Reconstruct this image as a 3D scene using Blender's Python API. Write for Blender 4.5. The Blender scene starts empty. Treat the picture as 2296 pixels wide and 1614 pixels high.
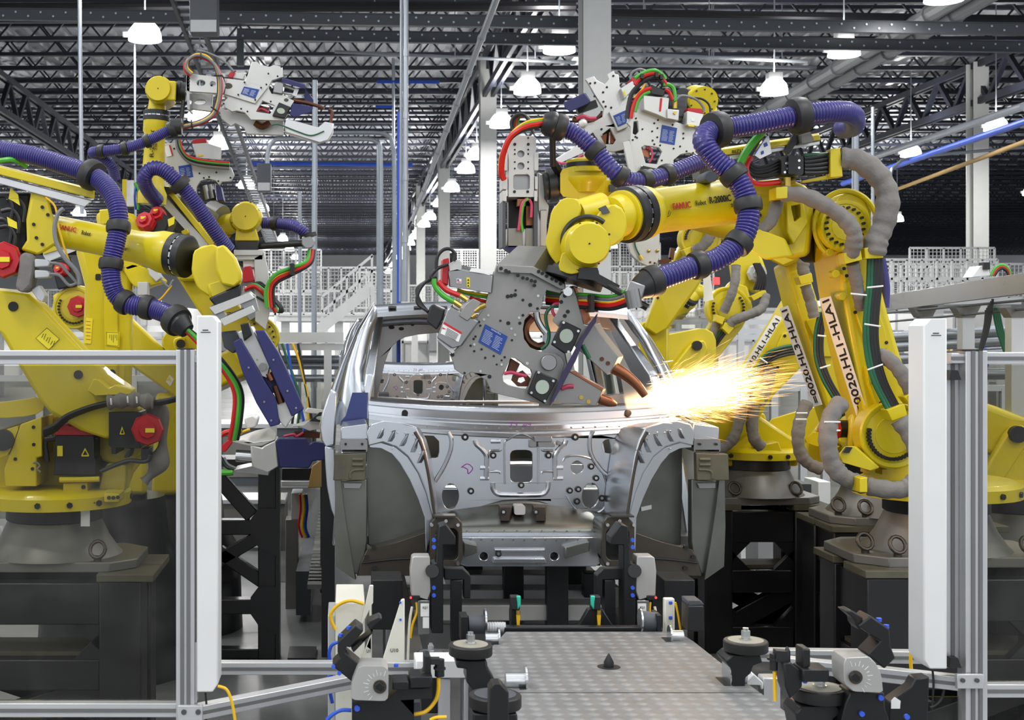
import bpy, bmesh, math, random
from mathutils import Vector, Matrix
from mathutils.geometry import tessellate_polygon
random.seed(7)
sc = bpy.context.scene
COL = sc.collection
# ---------------------------------------------------------------- camera
F = 2970.0            # focal length in pixels of the 2296 px wide frame
VX, VY = 772.0, 740.0 # where the hall's long direction vanishes
H = 2.0               # camera height in metres
cam_d = bpy.data.cameras.new('camera')
cam = bpy.data.objects.new('camera', cam_d)
COL.objects.link(cam)
cam.location = (0, 0, H)
cam.rotation_euler = (math.pi / 2, 0, 0)
cam_d.sensor_width = 36.0
cam_d.lens = F * 36.0 / 2296.0
cam_d.shift_x = (1148 - VX) / 2296.0
cam_d.shift_y = (VY - 807) / 2296.0
cam_d.clip_start = 0.1
cam_d.clip_end = 400
cam_d.dof.use_dof = True
cam_d.dof.focus_distance = 6.0
cam_d.dof.aperture_fstop = 9.0
sc.camera = cam
# ---------------------------------------------------------------- world, exposure
w = bpy.data.worlds.new('hall_air'); sc.world = w
w.use_nodes = True
bg = w.node_tree.nodes['Background']
bg.inputs[0].default_value = (0.90, 0.95, 1.0, 1)
bg.inputs[1].default_value = 1.0
# unseen hall surroundings: noise bands of bright and dark, added to vary reflections
wn = w.node_tree; wt = wn.nodes.new('ShaderNodeTexCoord'); wm = wn.nodes.new('ShaderNodeMapping'); wm.inputs['Scale'].default_value = (3.2, 3.2, 2.2)
wz = wn.nodes.new('ShaderNodeTexNoise'); wz.inputs['Scale'].default_value = 1.6; wz.inputs['Detail'].default_value = 4
wr = wn.nodes.new('ShaderNodeValToRGB'); wr.color_ramp.elements[0].position = .40; wr.color_ramp.elements[0].color = (.16, .17, .19, 1)
wr.color_ramp.elements[1].position = .66; wr.color_ramp.elements[1].color = (2.1, 2.2, 2.3, 1)
wn.links.new(wt.outputs['Generated'], wm.inputs[0]); wn.links.new(wm.outputs[0], wz.inputs['Vector']); wn.links.new(wz.outputs['Fac'], wr.inputs[0]); wn.links.new(wr.outputs[0], bg.inputs[0])
vs = sc.view_settings
vs.view_transform = 'Standard'; vs.look = 'None'
vs.exposure = 0.16; vs.gamma = 1.0
vs.use_curve_mapping = False
LAMP_POWER = 100.0
cy = sc.cycles
cy.max_bounces = 6; cy.diffuse_bounces = 2; cy.glossy_bounces = 3
cy.transmission_bounces = 4; cy.transparent_max_bounces = 12; cy.volume_bounces = 0
cy.caustics_reflective = False; cy.caustics_refractive = False
cy.sample_clamp_indirect = 4.0
# ---------------------------------------------------------------- helpers
def P(px, py, Y):
    return Vector(((px - VX) * Y / F, Y, H - (py - VY) * Y / F))
def S(Y):
    return Y / F
def FL(px, py, z):               # pixel -> point on the horizontal plane z
    Y = F * (H - z) / (py - VY)
    return Vector(((px - VX) * Y / F, Y, z))
def lin(c):
    c = c / 255.0
    return c / 12.92 if c <= 0.04045 else ((c + 0.055) / 1.055) ** 2.4
def RGB(r, g, b):
    return (lin(r), lin(g), lin(b), 1)
MATS = {}
SPLIT = {'gusset', 'seat_bracket', 'header_slots', 'boss', 'side_strap', 'plate_bolts', 'carriage_rib', 'turntable_block', 'tower_dimples', 'rail_end_bolt', 'hose_post', 'support_pin', 'jaw_gusset', 'blue_foot', 'lower_block', 'arm_hole', 'warning_label', 'cable_plug', 'rim_bolts', 'side_frame_post', 'guide_rods', 'cylinder_rod', 'copper_block', 'copper_core', 'right_rail', 'side_frame', 'bracket', 'post', 'hinge', 'slots', 'yellow_lug', 'rail', 'deck_rail', 'drum', 'side_connector', 'motor_plug', 'mount_plate', 'bearing_block', 'socket_screw', 'socket_screws', 'threaded_hole', 'screw', 'dowel_pin', 'cap_screws', 'hub_bolts', 'flange_bolts', 'copper_plug', 'brass_plug', 'hoop_holes', 'hole'}
def mat(name, rgb, rough=0.5, metal=0.0, var=0.06, scale=6.0, bump=0.0, bscale=40.0, emit=None, spec=0.5, coat=0.0):
    m = bpy.data.materials.new(name); m.use_nodes = True
    nt = m.node_tree; b = nt.nodes['Principled BSDF']
    b.inputs['Metallic'].default_value = metal
    b.inputs['Specular IOR Level'].default_value = spec
    b.inputs['Coat Weight'].default_value = coat
    tc = nt.nodes.new('ShaderNodeTexCoord')
    n = nt.nodes.new('ShaderNodeTexNoise'); n.inputs['Scale'].default_value = scale; n.inputs['Detail'].default_value = 5
    nt.links.new(tc.outputs['Object'], n.inputs['Vector'])
    mx = nt.nodes.new('ShaderNodeMix'); mx.data_type = 'RGBA'
    c = RGB(*rgb)
    lo = tuple(v * (1 - var * 2.2) for v in c[:3]) + (1,); hi = tuple(min(1, v * (1 + var * 1.6)) for v in c[:3]) + (1,)
    mx.inputs[6].default_value = lo; mx.inputs[7].default_value = hi
    nt.links.new(n.outputs['Fac'], mx.inputs[0])
    nt.links.new(mx.outputs[2], b.inputs['Base Color'])
    mr = nt.nodes.new('ShaderNodeMapRange')
    mr.inputs[3].default_value = max(0.02, rough - 0.08); mr.inputs[4].default_value = min(1, rough + 0.08)
    nt.links.new(n.outputs['Fac'], mr.inputs[0]); nt.links.new(mr.outputs[0], b.inputs['Roughness'])
    if bump:
        n2 = nt.nodes.new('ShaderNodeTexNoise'); n2.inputs['Scale'].default_value = bscale; n2.inputs['Detail'].default_value = 4
        nt.links.new(tc.outputs['Object'], n2.inputs['Vector'])
        bp = nt.nodes.new('ShaderNodeBump'); bp.inputs['Strength'].default_value = bump; bp.inputs['Distance'].default_value = 0.01
        nt.links.new(n2.outputs['Fac'], bp.inputs['Height']); nt.links.new(bp.outputs[0], b.inputs['Normal'])
    if emit:
        b.inputs['Emission Color'].default_value = RGB(*emit[:3]); b.inputs['Emission Strength'].default_value = emit[3]
    MATS[name] = m
    return m
YEL = mat('yellow_paint', (206, 186, 8), 0.38, var=0.07, scale=3, bump=0.05, bscale=60, coat=0.15)
YED = mat('yellow_paint_worn', (190, 166, 10), 0.45, var=0.12, scale=8, bump=0.06)
BLK = mat('black_plastic', (26, 26, 28), 0.42, var=0.1)
BLM = mat('black_oxide_steel', (30, 31, 33), 0.4, metal=0.3, var=0.15)
RUB = mat('black_rubber', (30, 29, 29), 0.5, var=0.1)
BLP = mat('black_steel_paint', (24, 23, 27), 0.34, var=0.15)
DUST = mat('dusty_black_plate', (88, 84, 68), 0.7, var=0.2, scale=14)
PUR = mat('purple_hose', (48, 42, 116), 0.32, var=0.08, coat=0.2)
NAVY = mat('dark_blue_cover', (31, 34, 90), 0.5, var=0.08)
ALU = mat('bare_aluminium_sheet', (200, 204, 210), 0.25, metal=0.95, var=0.05, scale=3, bump=0.06, bscale=4)
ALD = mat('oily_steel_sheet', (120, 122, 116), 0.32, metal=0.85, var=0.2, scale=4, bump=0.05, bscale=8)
BRN = mat('bronze_tinted_steel', (84, 77, 70), 0.4, metal=0.75, var=0.12)
GUN = mat('milled_aluminium', (196, 196, 193), 0.42, metal=0.7, var=0.06, scale=9, bump=0.02)
GUD = mat('shaded_milled_plate', (146, 145, 142), 0.42, metal=0.7, var=0.08, scale=9)  # milled aluminium with the front gun's shade painted into its colour
SILV = mat('silver_housing', (178, 177, 174), 0.45, metal=0.4, var=0.05)
DKV = mat('dark_violet_film', (50, 40, 76), 0.4, var=0.1)
GUM = mat('machined_metal', (150, 150, 150), 0.3, metal=0.9, var=0.08)
EXT = mat('extruded_aluminium', (205, 206, 208), 0.38, metal=0.6, var=0.04)
EXG = mat('profile_slot', (120, 121, 122), 0.5, metal=0.5, var=0.05)
WHT = mat('white_paint', (226, 227, 226), 0.42, var=0.03)
WFC = mat('dusty_wheel_face', (150, 146, 132), 0.6, var=0.12)
CRM = mat('cream_paint', (226, 224, 210), 0.5, var=0.04)
LGR = mat('light_grey_box', (186, 188, 190), 0.45, var=0.05)
GRY = mat('grey_casting', (118, 116, 112), 0.42, metal=0.35, var=0.1, scale=8)
DGR = mat('dark_grey_paint', (72, 76, 82), 0.5, var=0.08)
RED = mat('red_plastic', (186, 22, 34), 0.4, var=0.08)
REDH = mat('red_hose', (196, 26, 24), 0.35, var=0.08)
GRN = mat('green_hose', (72, 168, 50), 0.35, var=0.08)
DGN = mat('dark_green_cable', (24, 92, 60), 0.4)
YCB = mat('yellow_cable', (236, 186, 22), 0.4)
BCB = mat('blue_cable', (36, 82, 196), 0.4)
PNK = mat('pink_hose', (196, 62, 96), 0.4)
GCB = mat('grey_cable', (120, 122, 124), 0.5)
SLV = mat('grey_fabric_sleeve', (122, 118, 114), 0.85, var=0.16, scale=12, bump=1.0, bscale=16)
COP = mat('copper', (158, 102, 74), 0.32, metal=0.9, var=0.15)
COD = mat('dark_copper', (100, 68, 54), 0.38, metal=0.85, var=0.2)
BRS = mat('brass', (196, 166, 82), 0.3, metal=0.9)
BLU = mat('blue_cap', (54, 94, 214), 0.4)
BPL = mat('blue_nameplate', (26, 66, 150), 0.4, var=0.04)
LBL = mat('white_label', (236, 236, 234), 0.5, var=0.02)
INK = mat('black_ink', (18, 18, 20), 0.6)
RINK = mat('red_ink', (190, 30, 40), 0.6)
WINK = mat('white_ink', (210, 220, 235), 0.6)
VINK = mat('violet_marker', (140, 60, 170), 0.7)
YLB = mat('yellow_label', (232, 214, 40), 0.5)
TEAL = mat('teal_plastic', (46, 190, 160), 0.45)
LENS = mat('frosted_lens', (168, 180, 166), 0.5)
OAK = mat('cardboard', (190, 156, 96), 0.7, var=0.08)
CHAIN = mat('chrome', (214, 216, 218), 0.2, metal=0.95)
BFIL = mat('blue_protective_film', (62, 72, 128), 0.3, metal=0.35, var=0.1)

class MB:
    """collects geometry in world coordinates for ONE object"""
    def __init__(s):
        s.v = []; s.f = []
    def add(s, vs, fs):
        o = len(s.v); s.v += [Vector(x) for x in vs]; s.f += [tuple(i + o for i in f) for f in fs]
        return s
    def hull(s, front, back, holes_f=(), holes_b=()):
        loops_f = [front] + list(holes_f); loops_b = [back] + list(holes_b)
        A = [p for l in loops_f for p in l]; B = [p for l in loops_b for p in l]
        n = len(A)
        # project to the plane of the front loop
        nrm = Vector((0, 0, 0))
        for i in range(len(front)):
            a, b = front[i], front[(i + 1) % len(front)]
            nrm += a.cross(b)
        nrm = nrm.normalized() if nrm.length > 1e-12 else Vector((0, 1, 0))
        q = nrm.to_track_quat('Z', 'Y').inverted()
        tri = tessellate_polygon([[(q @ p).to_2d().to_3d() for p in l] for l in loops_f])
        fs = [tuple(t) for t in tri] + [tuple(n + i for i in reversed(t)) for t in tri]
        o = 0
        for l in loops_f:
            k = len(l)
            for i in range(k):
                j = (i + 1) % k
                fs.append((o + i, o + j, n + o + j, n + o + i))
            o += k
        return s.add(A + B, fs)
    def prism(s, poly, Y0, Y1, holes=(), yr=None):
        """outline drawn in pixels at depth yr, extruded straight from Y0 to Y1"""
        yr = yr or Y0
        def at(l, Y):
            r = []
            for p in l:
                q = P(p[0], p[1], yr); q.y = Y; r.append(q)
            return r
        return s.hull(at(poly, Y0), at(poly, Y1), [at(h, Y0) for h in holes], [at(h, Y1) for h in holes])
    def loft(s, pf, Yf, pb, Yb):
        """front outline in pixels at Yf joined to back outline in pixels at Yb"""
        return s.hull([P(a, b, Yf) for a, b in pf], [P(a, b, Yb) for a, b in pb])
    def slab(s, pts, vec, holes=()):
        vec = Vector(vec)
        return s.hull([Vector(p) for p in pts], [Vector(p) + vec for p in pts], [[Vector(p) for p in h] for h in holes], [[Vector(p) + vec for p in h] for h in holes])
    def lathe(s, a, b, prof, n=24):
        """profile [(t along a->b in 0..1, radius)], closed at both ends"""
        a = Vector(a); b = Vector(b); d = b - a
        ax = d.normalized(); u = ax.orthogonal().normalized(); w_ = ax.cross(u)
        vs = []; fs = []
        for t, r in prof:
            c = a + d * t
            for i in range(n):
                an = 2 * math.pi * i / n
                vs.append(c + u * (r * math.cos(an)) + w_ * (r * math.sin(an)))
        m = len(prof)
        for k in range(m - 1):
            for i in range(n):
                j = (i + 1) % n
                fs.append((k * n + i, k * n + j, (k + 1) * n + j, (k + 1) * n + i))
        fs.append(tuple(range(n))); fs.append(tuple((m - 1) * n + i for i in reversed(range(n))))
        return s.add(vs, fs)
    def cyl(s, a, b, r0, r1=None, n=16):
        return s.lathe(a, b, [(0, r0), (1, r1 if r1 is not None else r0)], n)
    def disc(s, px, py, Y0, Y1, rpx, n=32, r1=None):
        """cylinder whose axis is the depth direction, drawn in pixels at Y0"""
        a = P(px, py, Y0); b = a.copy(); b.y = Y1
        return s.cyl(a, b, rpx * S(Y0), (r1 if r1 is not None else rpx) * S(Y0), n)
    def tube(s, pts, r, n=10, smooth=True, rings=0.0, depth=0.13, closed=False):
        pts = [Vector(p) for p in pts]
        if smooth and len(pts) > 2:
            pts = spline(pts, 8)
        if rings:
            pts = resample(pts, rings / 3.0)
        m = len(pts); vs = []; fs = []
        u = None
        for i, p in enumerate(pts):
            t = (pts[min(i + 1, m - 1)] - pts[max(i - 1, 0)])
            t = t.normalized() if t.length > 1e-9 else Vector((0, 0, 1))
            if u is None:
                u = t.orthogonal().normalized()
            u = (u - t * u.dot(t))
            u = u.normalized() if u.length > 1e-6 else t.orthogonal().normalized()
            w_ = t.cross(u)
            rr = r(i / (m - 1)) if callable(r) else r
            if rings and i % 3 == 2:
                rr *= (1 - depth)
            for k in range(n):
                an = 2 * math.pi * k / n
                vs.append(p + u * (rr * math.cos(an)) + w_ * (rr * math.sin(an)))
        for k in range(m - 1):
            for i in range(n):
                j = (i + 1) % n
                fs.append((k * n + i, k * n + j, (k + 1) * n + j, (k + 1) * n + i))
        fs.append(tuple(range(n))); fs.append(tuple((m - 1) * n + i for i in reversed(range(n))))
        return s.add(vs, fs)
    def bar(s, a, b, wx, wz, up=(0, 0, 1)):
        """rectangular bar from a to b, wx across, wz along up"""
        a = Vector(a); b = Vector(b); t = (b - a).normalized(); up = Vector(up)
        if abs(t.dot(up)) > 0.98:
            up = Vector((0, 1, 0))
        x = t.cross(up).normalized(); z = x.cross(t).normalized()
        c = []
        for q in (a, b):
            for sx, sz in ((-1, -1), (1, -1), (1, 1), (-1, 1)):
                c.append(q + x * (sx * wx / 2) + z * (sz * wz / 2))
        return s.add(c, [(0, 1, 2, 3), (7, 6, 5, 4), (0, 4, 5, 1), (1, 5, 6, 2), (2, 6, 7, 3), (3, 7, 4, 0)])
    def box(s, x0, y0, x1, y1, Y0, Y1):
        """box whose front face is a pixel rectangle at Y0"""
        return s.prism([(x0, y0), (x1, y0), (x1, y1), (x0, y1)], Y0, Y1)
    def wbox(s, a, b):
        (x0, y0, z0), (x1, y1, z1) = a, b
        return s.add([(x0, y0, z0), (x1, y0, z0), (x1, y1, z0), (x0, y1, z0), (x0, y0, z1), (x1, y0, z1), (x1, y1, z1), (x0, y1, z1)],
                     [(0, 3, 2, 1), (4, 5, 6, 7), (0, 1, 5, 4), (1, 2, 6, 5), (2, 3, 7, 6), (3, 0, 4, 7)])
    def ball(s, c, r, n=10):
        c = Vector(c)
        return s.lathe(c - Vector((0, r, 0)), c + Vector((0, r, 0)), [(0.5 - 0.5 * math.cos(math.pi * k / 6), max(0.0004, r * math.sin(math.pi * k / 6))) for k in range(7)], n)

def spline(pts, n):
    out = []
    m = len(pts)
    for i in range(m - 1):
        p0 = pts[max(i - 1, 0)]; p1 = pts[i]; p2 = pts[i + 1]; p3 = pts[min(i + 2, m - 1)]
        for k in range(n):
            t = k / n
            out.append(0.5 * ((2 * p1) + (p2 - p0) * t + (2 * p0 - 5 * p1 + 4 * p2 - p3) * t * t + (3 * p1 - p0 - 3 * p2 + p3) * t ** 3))
    out.append(pts[-1])
    return out
def resample(pts, step):
    out = [pts[0]]; acc = 0.0
    for a, b in zip(pts, pts[1:]):
        L = (b - a).length
        while acc + L >= step and L > 1e-9:
            a = a + (b - a) * ((step - acc) / L); L = (b - a).length; acc = 0.0
            out.append(a)
        acc += L
    return out
def rnd(poly, k=1, w_=0.25):
    """round an outline's corners"""
    for _ in range(k):
        o = []
        n = len(poly)
        for i in range(n):
            a, b = poly[i], poly[(i + 1) % n]
            o.append((a[0] + (b[0] - a[0]) * w_, a[1] + (b[1] - a[1]) * w_))
            o.append((a[0] + (b[0] - a[0]) * (1 - w_), a[1] + (b[1] - a[1]) * (1 - w_)))
        poly = o
    return poly
def ell(cx, cy, rx, ry=None, n=20, rot=0.0):
    ry = ry or rx
    o = []
    for i in range(n):
        a = 2 * math.pi * i / n
        x, y = rx * math.cos(a), ry * math.sin(a)
        o.append((cx + x * math.cos(rot) - y * math.sin(rot), cy + x * math.sin(rot) + y * math.cos(rot)))
    return o
def rrect(x0, y0, x1, y1, r):
    o = []
    for cx, cy, a0 in ((x1 - r, y0 + r, -90), (x1 - r, y1 - r, 0), (x0 + r, y1 - r, 90), (x0 + r, y0 + r, 180)):
        for k in range(5):
            a = math.radians(a0 + k * 22.5)
            o.append((cx + r * math.cos(a), cy + r * math.sin(a)))
    return o

ROOT = {}
def prop(o, label=None, cat=None, group=None, kind=None):
    if label: o['label'] = label
    if cat: o['category'] = cat
    if group: o['group'] = group
    if kind: o['kind'] = kind
    return o
def thing(name, label, cat, base, group=None):
    o = bpy.data.objects.new(name, None); COL.objects.link(o)
    o.location = base; o.empty_display_size = 0.1
    prop(o, label, cat, group)
    ROOT[o.name] = Vector(base)
    return o
def islands(mb):
    p = list(range(len(mb.v)))
    def fd(i):
        while p[i] != i:
            p[i] = p[p[i]]; i = p[i]
        return i
    for f in mb.f:
        for k in f[1:]: p[fd(k)] = fd(f[0])
    g = {}
    for f in mb.f: g.setdefault(fd(f[0]), []).append(f)
    out = []
    for fs in g.values():
        ix = sorted({i for f in fs for i in f}); mp = {o: n for n, o in enumerate(ix)}
        q = MB(); q.v = [mb.v[i] for i in ix]; q.f = [tuple(mp[i] for i in f) for f in fs]; out.append(q)
    return out
def build(name, mb, m, parent=None, base=None, bevel=0.0, seg=2, label=None, flat=False, ang=35):
    if parent and name in SPLIT:
        il = islands(mb)
        if len(il) > 1:
            for q in il: o = build(name, q, m, parent, base, bevel, seg, label, flat, ang)
            return o
    off = ROOT[parent.name] if parent else Vector(base or (0, 0, 0))
    me = bpy.data.meshes.new(name)
    me.from_pydata([tuple(v - off) for v in mb.v], [], mb.f)
    bm = bmesh.new(); bm.from_mesh(me)
    bmesh.ops.recalc_face_normals(bm, faces=bm.faces)
    bm.to_mesh(me); bm.free()
    if not flat:
        me.shade_smooth(); me.set_sharp_from_angle(angle=math.radians(ang))
    me.materials.append(m)
    o = bpy.data.objects.new(name, me); COL.objects.link(o)
    if parent:
        o.parent = parent
    else:
        o.location = off
    ROOT[o.name] = off
    if bevel:
        b = o.modifiers.new('edge', 'BEVEL'); b.width = bevel; b.segments = seg; b.limit_method = 'ANGLE'; b.angle_limit = math.radians(40)
        b.use_clamp_overlap = True
    if label: o['label'] = label
    return o
def single(name, mb, m, label, cat, base=None, group=None, bevel=0.0, kind=None, flat=False):
    if base is None:
        n = len(mb.v); base = sum(mb.v, Vector()) / n; base = Vector((base.x, base.y, min(v.z for v in mb.v)))
    o = build(name, mb, m, None, base, bevel, flat=flat)
    return prop(o, label, cat, group, kind)
def struct(name, mb, m, bevel=0.0, parent=None, flat=False):
    o = build(name, mb, m, parent, None, bevel, flat=flat)
    if not parent: o['kind'] = 'structure'
    return o
def dup(o, loc=None, parent=None, label=None, group=None):
    c = o.copy(); COL.objects.link(c)
    if parent: c.parent = parent
    if loc is not None: c.location = loc
    ROOT[c.name] = ROOT[o.name] if parent else Vector(c.location)
    if label: c['label'] = label
    if group: c['group'] = group
    for ch in list(o.children):
        dup(ch, None, c)
    return c
def text(parent, name, s, p0, dx, up, h, m, width=None, bold=0.0, off=0.002):
    """lettering: p0 = lower left corner (world), dx = reading direction, up = letter-up direction, h = cap height"""
    cu = bpy.data.curves.new('t', 'FONT'); cu.body = s; cu.extrude = 0.004; cu.offset = bold; cu.resolution_u = 2
    ob = bpy.data.objects.new('t', cu)
    me = bpy.data.meshes.new_from_object(ob)
    bpy.data.objects.remove(ob); bpy.data.curves.remove(cu)
    xs = [v.co.x for v in me.vertices]; ys = [v.co.y for v in me.vertices]
    x0, x1, y0, y1 = min(xs), max(xs), min(ys), max(ys)
    k = h / 0.70
    kx = (width / (x1 - x0)) if width else k
    dx = Vector(dx).normalized(); up = Vector(up).normalized(); nz = dx.cross(up).normalized()
    p0 = Vector(p0) + nz * off
    o_ = ROOT[parent.name]
    for v in me.vertices:
        v.co = p0 + dx * ((v.co.x - x0) * kx) + up * (v.co.y * k) + nz * (v.co.z * 0.25) - o_
    me.name = name
    me.materials.append(m)
    o = bpy.data.objects.new(name, me); COL.objects.link(o); o.parent = parent
    ROOT[o.name] = o_
    return o
def ptext(parent, name, s, a, b, hpx, Y, m, bold=0.0, off=0.002, width=True):
    """lettering written from pixel a to pixel b on a camera-facing face at depth Y"""
    A = P(a[0], a[1], Y); B = P(b[0], b[1], Y)
    d = B - A
    up = Vector((0, -1, 0)).cross(d.normalized())
    return text(parent, name, s, A, d, up, hpx * S(Y), m, d.length if width else None, bold, off)
def bolts(mb, pts, Y, rpx, t=0.012, n=6):
    for x, y in pts:
        mb.disc(x, y, Y - t, Y + 0.002, rpx, n)
    return mb
def ring(cx, cy, r, n, a0=0, a1=360):
    return [(cx + r * math.cos(math.radians(a0 + (a1 - a0) * i / n)), cy + r * math.sin(math.radians(a0 + (a1 - a0) * i / n))) for i in range(n)]
def PP(l, Y):
    """pixel path -> world; entries (x, y) at depth Y or (x, y, own depth)"""
    return [P(q[0], q[1], q[2] if len(q) > 2 else Y) for q in l]
def cable(parent, name, l, Y, rpx, m, n=8, label=None):
    return build(name, MB().tube(PP(l, Y), rpx * S(Y), n), m, parent, label=label)
# ---------------------------------------------------------------- the hall
def floor_mat():
    m = bpy.data.materials.new('sealed_concrete'); m.use_nodes = True
    nt = m.node_tree; b = nt.nodes['Principled BSDF']
    tc = nt.nodes.new('ShaderNodeTexCoord')
    n = nt.nodes.new('ShaderNodeTexNoise'); n.inputs['Scale'].default_value = 1.3; n.inputs['Detail'].default_value = 8
    nt.links.new(tc.outputs['Object'], n.inputs['Vector'])
    cr = nt.nodes.new('ShaderNodeValToRGB')
    cr.color_ramp.elements[0].position = 0.3; cr.color_ramp.elements[0].color = RGB(92, 93, 93)
    cr.color_ramp.elements[1].position = 0.7; cr.color_ramp.elements[1].color = RGB(146, 147, 146)
    nt.links.new(n.outputs['Fac'], cr.inputs[0]); nt.links.new(cr.outputs[0], b.inputs['Base Color'])
    b.inputs['Roughness'].default_value = 0.35
    return m
CONC = floor_mat()
def deck_mat():
    m = bpy.data.materials.new('galvanised_roof_deck'); m.use_nodes = True
    nt = m.node_tree; b = nt.nodes['Principled BSDF']
    tc = nt.nodes.new('ShaderNodeTexCoord')
    n = nt.nodes.new('ShaderNodeTexNoise'); n.inputs['Scale'].default_value = 0.6; n.inputs['Detail'].default_value = 6
    nt.links.new(tc.outputs['Object'], n.inputs['Vector'])
    cr = nt.nodes.new('ShaderNodeValToRGB')
    cr.color_ramp.elements[0].color = RGB(128, 131, 138); cr.color_ramp.elements[1].color = RGB(186, 189, 195)
    nt.links.new(n.outputs['Fac'], cr.inputs[0]); nt.links.new(cr.outputs[0], b.inputs['Base Color'])
    b.inputs['Roughness'].default_value = 0.45; b.inputs['Metallic'].default_value = 0.2
    return m
DECK = deck_mat()
JST = mat('navy_joist_paint', (32, 36, 50), 0.5, var=0.12, scale=2)
BEAM = mat('slate_strut_steel', (58, 62, 68), 0.38, metal=0.3, var=0.08)
COLW = mat('white_column_paint', (206, 207, 204), 0.5, var=0.03)
DULL = mat('dull_pipe', (140, 142, 144), 0.55, metal=0.3)
GALV = mat('galvanised_pipe', (160, 166, 174), 0.34, metal=0.65, var=0.08)
WALLM = mat('white_wall_panel', (214, 217, 220), 0.6, var=0.03, scale=0.5)
ZC = 9.75             # underside of the roof deck
YB = 128.0            # back wall
struct('floor', MB().wbox((-60, -12, -0.3), (80, YB, 0)), CONC)
# corrugated roof deck, flutes run across the joists
mb = MB(); vs = []; fs = []
x = -52.0; k = 0
prof = []
while x < 78:
    prof += [(x, 0), (x + 0.20, 0), (x + 0.24, 0.075), (x + 0.40, 0.075), (x + 0.44, 0)]
    x += 0.44
for Y in (14.0, YB):
    for (x, z) in prof:
        vs.append((x, Y, ZC + z))
n = len(prof)
for i in range(n - 1):
    fs.append((i, i + 1, n + i + 1, n + i))
mb.add(vs, fs)
struct('ceiling', mb, DECK, flat=True)
struct('wall_back', MB().wbox((-60, YB, 0), (80, YB + 0.3, ZC)), WALLM)
# open-web joists
def joist_mesh():
    m = MB(); zt = ZC - 0.03; zb = ZC - 0.82; x0, x1 = -38.0, 66.0
    for z in (zt - 0.05, zb):
        m.bar((x0, 0, z), (x1, 0, z), 0.14, 0.09)
    p = 0.62; x = x0; up = True
    while x < x1 - p:
        a = (x, 0, zb if up else zt - 0.05); b = (x + p, 0, zt - 0.05 if up else zb)
        m.bar(a, b, 0.045, 0.045); x += p; up = not up
    return m
J0 = None
for i in range(56):
    Y = 22.5 + 1.8 * i
    if J0 is None:
        J0 = build('roof_joist', joist_mesh(), JST, None, (0, 0, ZC - 0.9), flat=True)
        prop(J0, 'long navy open-web steel joist spanning crosswise under the corrugated roof deck', 'joist', 'parallel roof joists under the metal deck')
        J0.location = (0, Y, ZC - 0.9)
    else:
        dup(J0, (0, Y, ZC - 0.9))
# deep girders along the column rows
def girder(X, label, y0=24.0, y1=122.0):
    m = MB(); zt = ZC - 0.95; zb = zt - 0.95
    for z in (zt, zb):
        m.bar((X - 0.1, y0, z), (X - 0.1, y1, z), 0.09, 0.16); m.bar((X + 0.1, y0, z), (X + 0.1, y1, z), 0.09, 0.16)
    y = y0; up = True
    while y < y1 - 1:
        m.bar((X, y, zb if up else zt), (X, y + 0.95, zt if up else zb), 0.12, 0.12); y += 0.95; up = not up
    single('roof_girder', m, JST, label, 'girder', (X, y0, zb), flat=True)
girder(3.57, 'deep navy truss girder running away over the central row of white columns')
girder(16.3, 'deep navy truss girder running away over the right row of white columns')
girder(-9.2, 'deep navy truss girder running away over the hall left of the robots')
# white H columns
COLG = 'white steel columns of the building'
def column(X, Y, wd, label, zt=ZC - 0.9):
    m = MB(); h = wd / 2; t = 0.03
    m.wbox((X - h, Y - h, 0), (X + h, Y - h + t, zt)); m.wbox((X - h, Y + h - t, 0), (X + h, Y + h, zt)); m.wbox((X - t / 2, Y - h + t, 0), (X + t / 2, Y + h - t, zt))
    m.wbox((X - h - .06, Y - h - .06, 0), (X + h + .06, Y + h + .06, 0.03))
    m.wbox((X - h, Y - h - 0.01, 0), (X - h + 0.03, Y - h + t, zt))
    single('building_column', m, COLW, label, 'column', (X, Y, 0), COLG, flat=True)
column(3.57, 18.9, 0.395, 'wide white column rising out of the picture behind the centre robot')
for i, (Y, l) in enumerate([(33.0, 'white column second in the central row, left of the nearest one'), (47.5, 'slim white column third in the central row'),
                            (62.0, 'thin white column fourth in the central row, beside the sloping conduit'), (76.5, 'thin distant white column fifth in the central row'), (91.0, 'very thin far white column last in the central row')]):
    column(3.57, Y, 0.40, l)
column(16.25, 34.0, 0.40, 'white column at right that meets the diagonal truss girder')
column(16.25, 62.0, 0.40, 'white column at right half hidden behind the white railings')
# high bay lamps
EMI = bpy.data.materials.new('lamp_glow'); EMI.use_nodes = True
e_ = EMI.node_tree.nodes['Principled BSDF']; e_.inputs['Emission Color'].default_value = (1, 0.99, 0.97, 1); e_.inputs['Emission Strength'].default_value = 9.0
e_.inputs['Base Color'].default_value = (1, 1, 1, 1)
LZ = H + 4.72
def lamp_proto():
    o = thing('high_bay_lamp', 'white high-bay lamp hanging over the hall', 'ceiling lamp', (0, 0, LZ))
    z = Vector((0, 0, 1))
    b = Vector((0, 0, LZ))
    build('lamp_shade', MB().lathe(b, b + z, [(0.0, 0.27), (0.10, 0.262), (0.2, 0.23), (0.27, 0.17), (0.28, 0.12)], 20), EMI, o, label='glowing white bowl reflector')
    hs = build('ballast_housing', MB().wbox((-0.14, -0.11, LZ + 0.28), (0.14, 0.11, LZ + 0.42)), WHT, o)
    build('bracket', MB().bar((-0.28, 0, LZ + 0.12), (-0.14, 0, LZ + 0.3), 0.04, 0.03).wbox((-0.36, -0.03, LZ + 0.06), (-0.26, 0.03, LZ + 0.14)), WHT, o)
    build('hanger_rod', MB().cyl((0, 0, LZ + 0.42), (0, 0, ZC + 0.085), 0.012, n=6), GALV, o)
    return o
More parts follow.
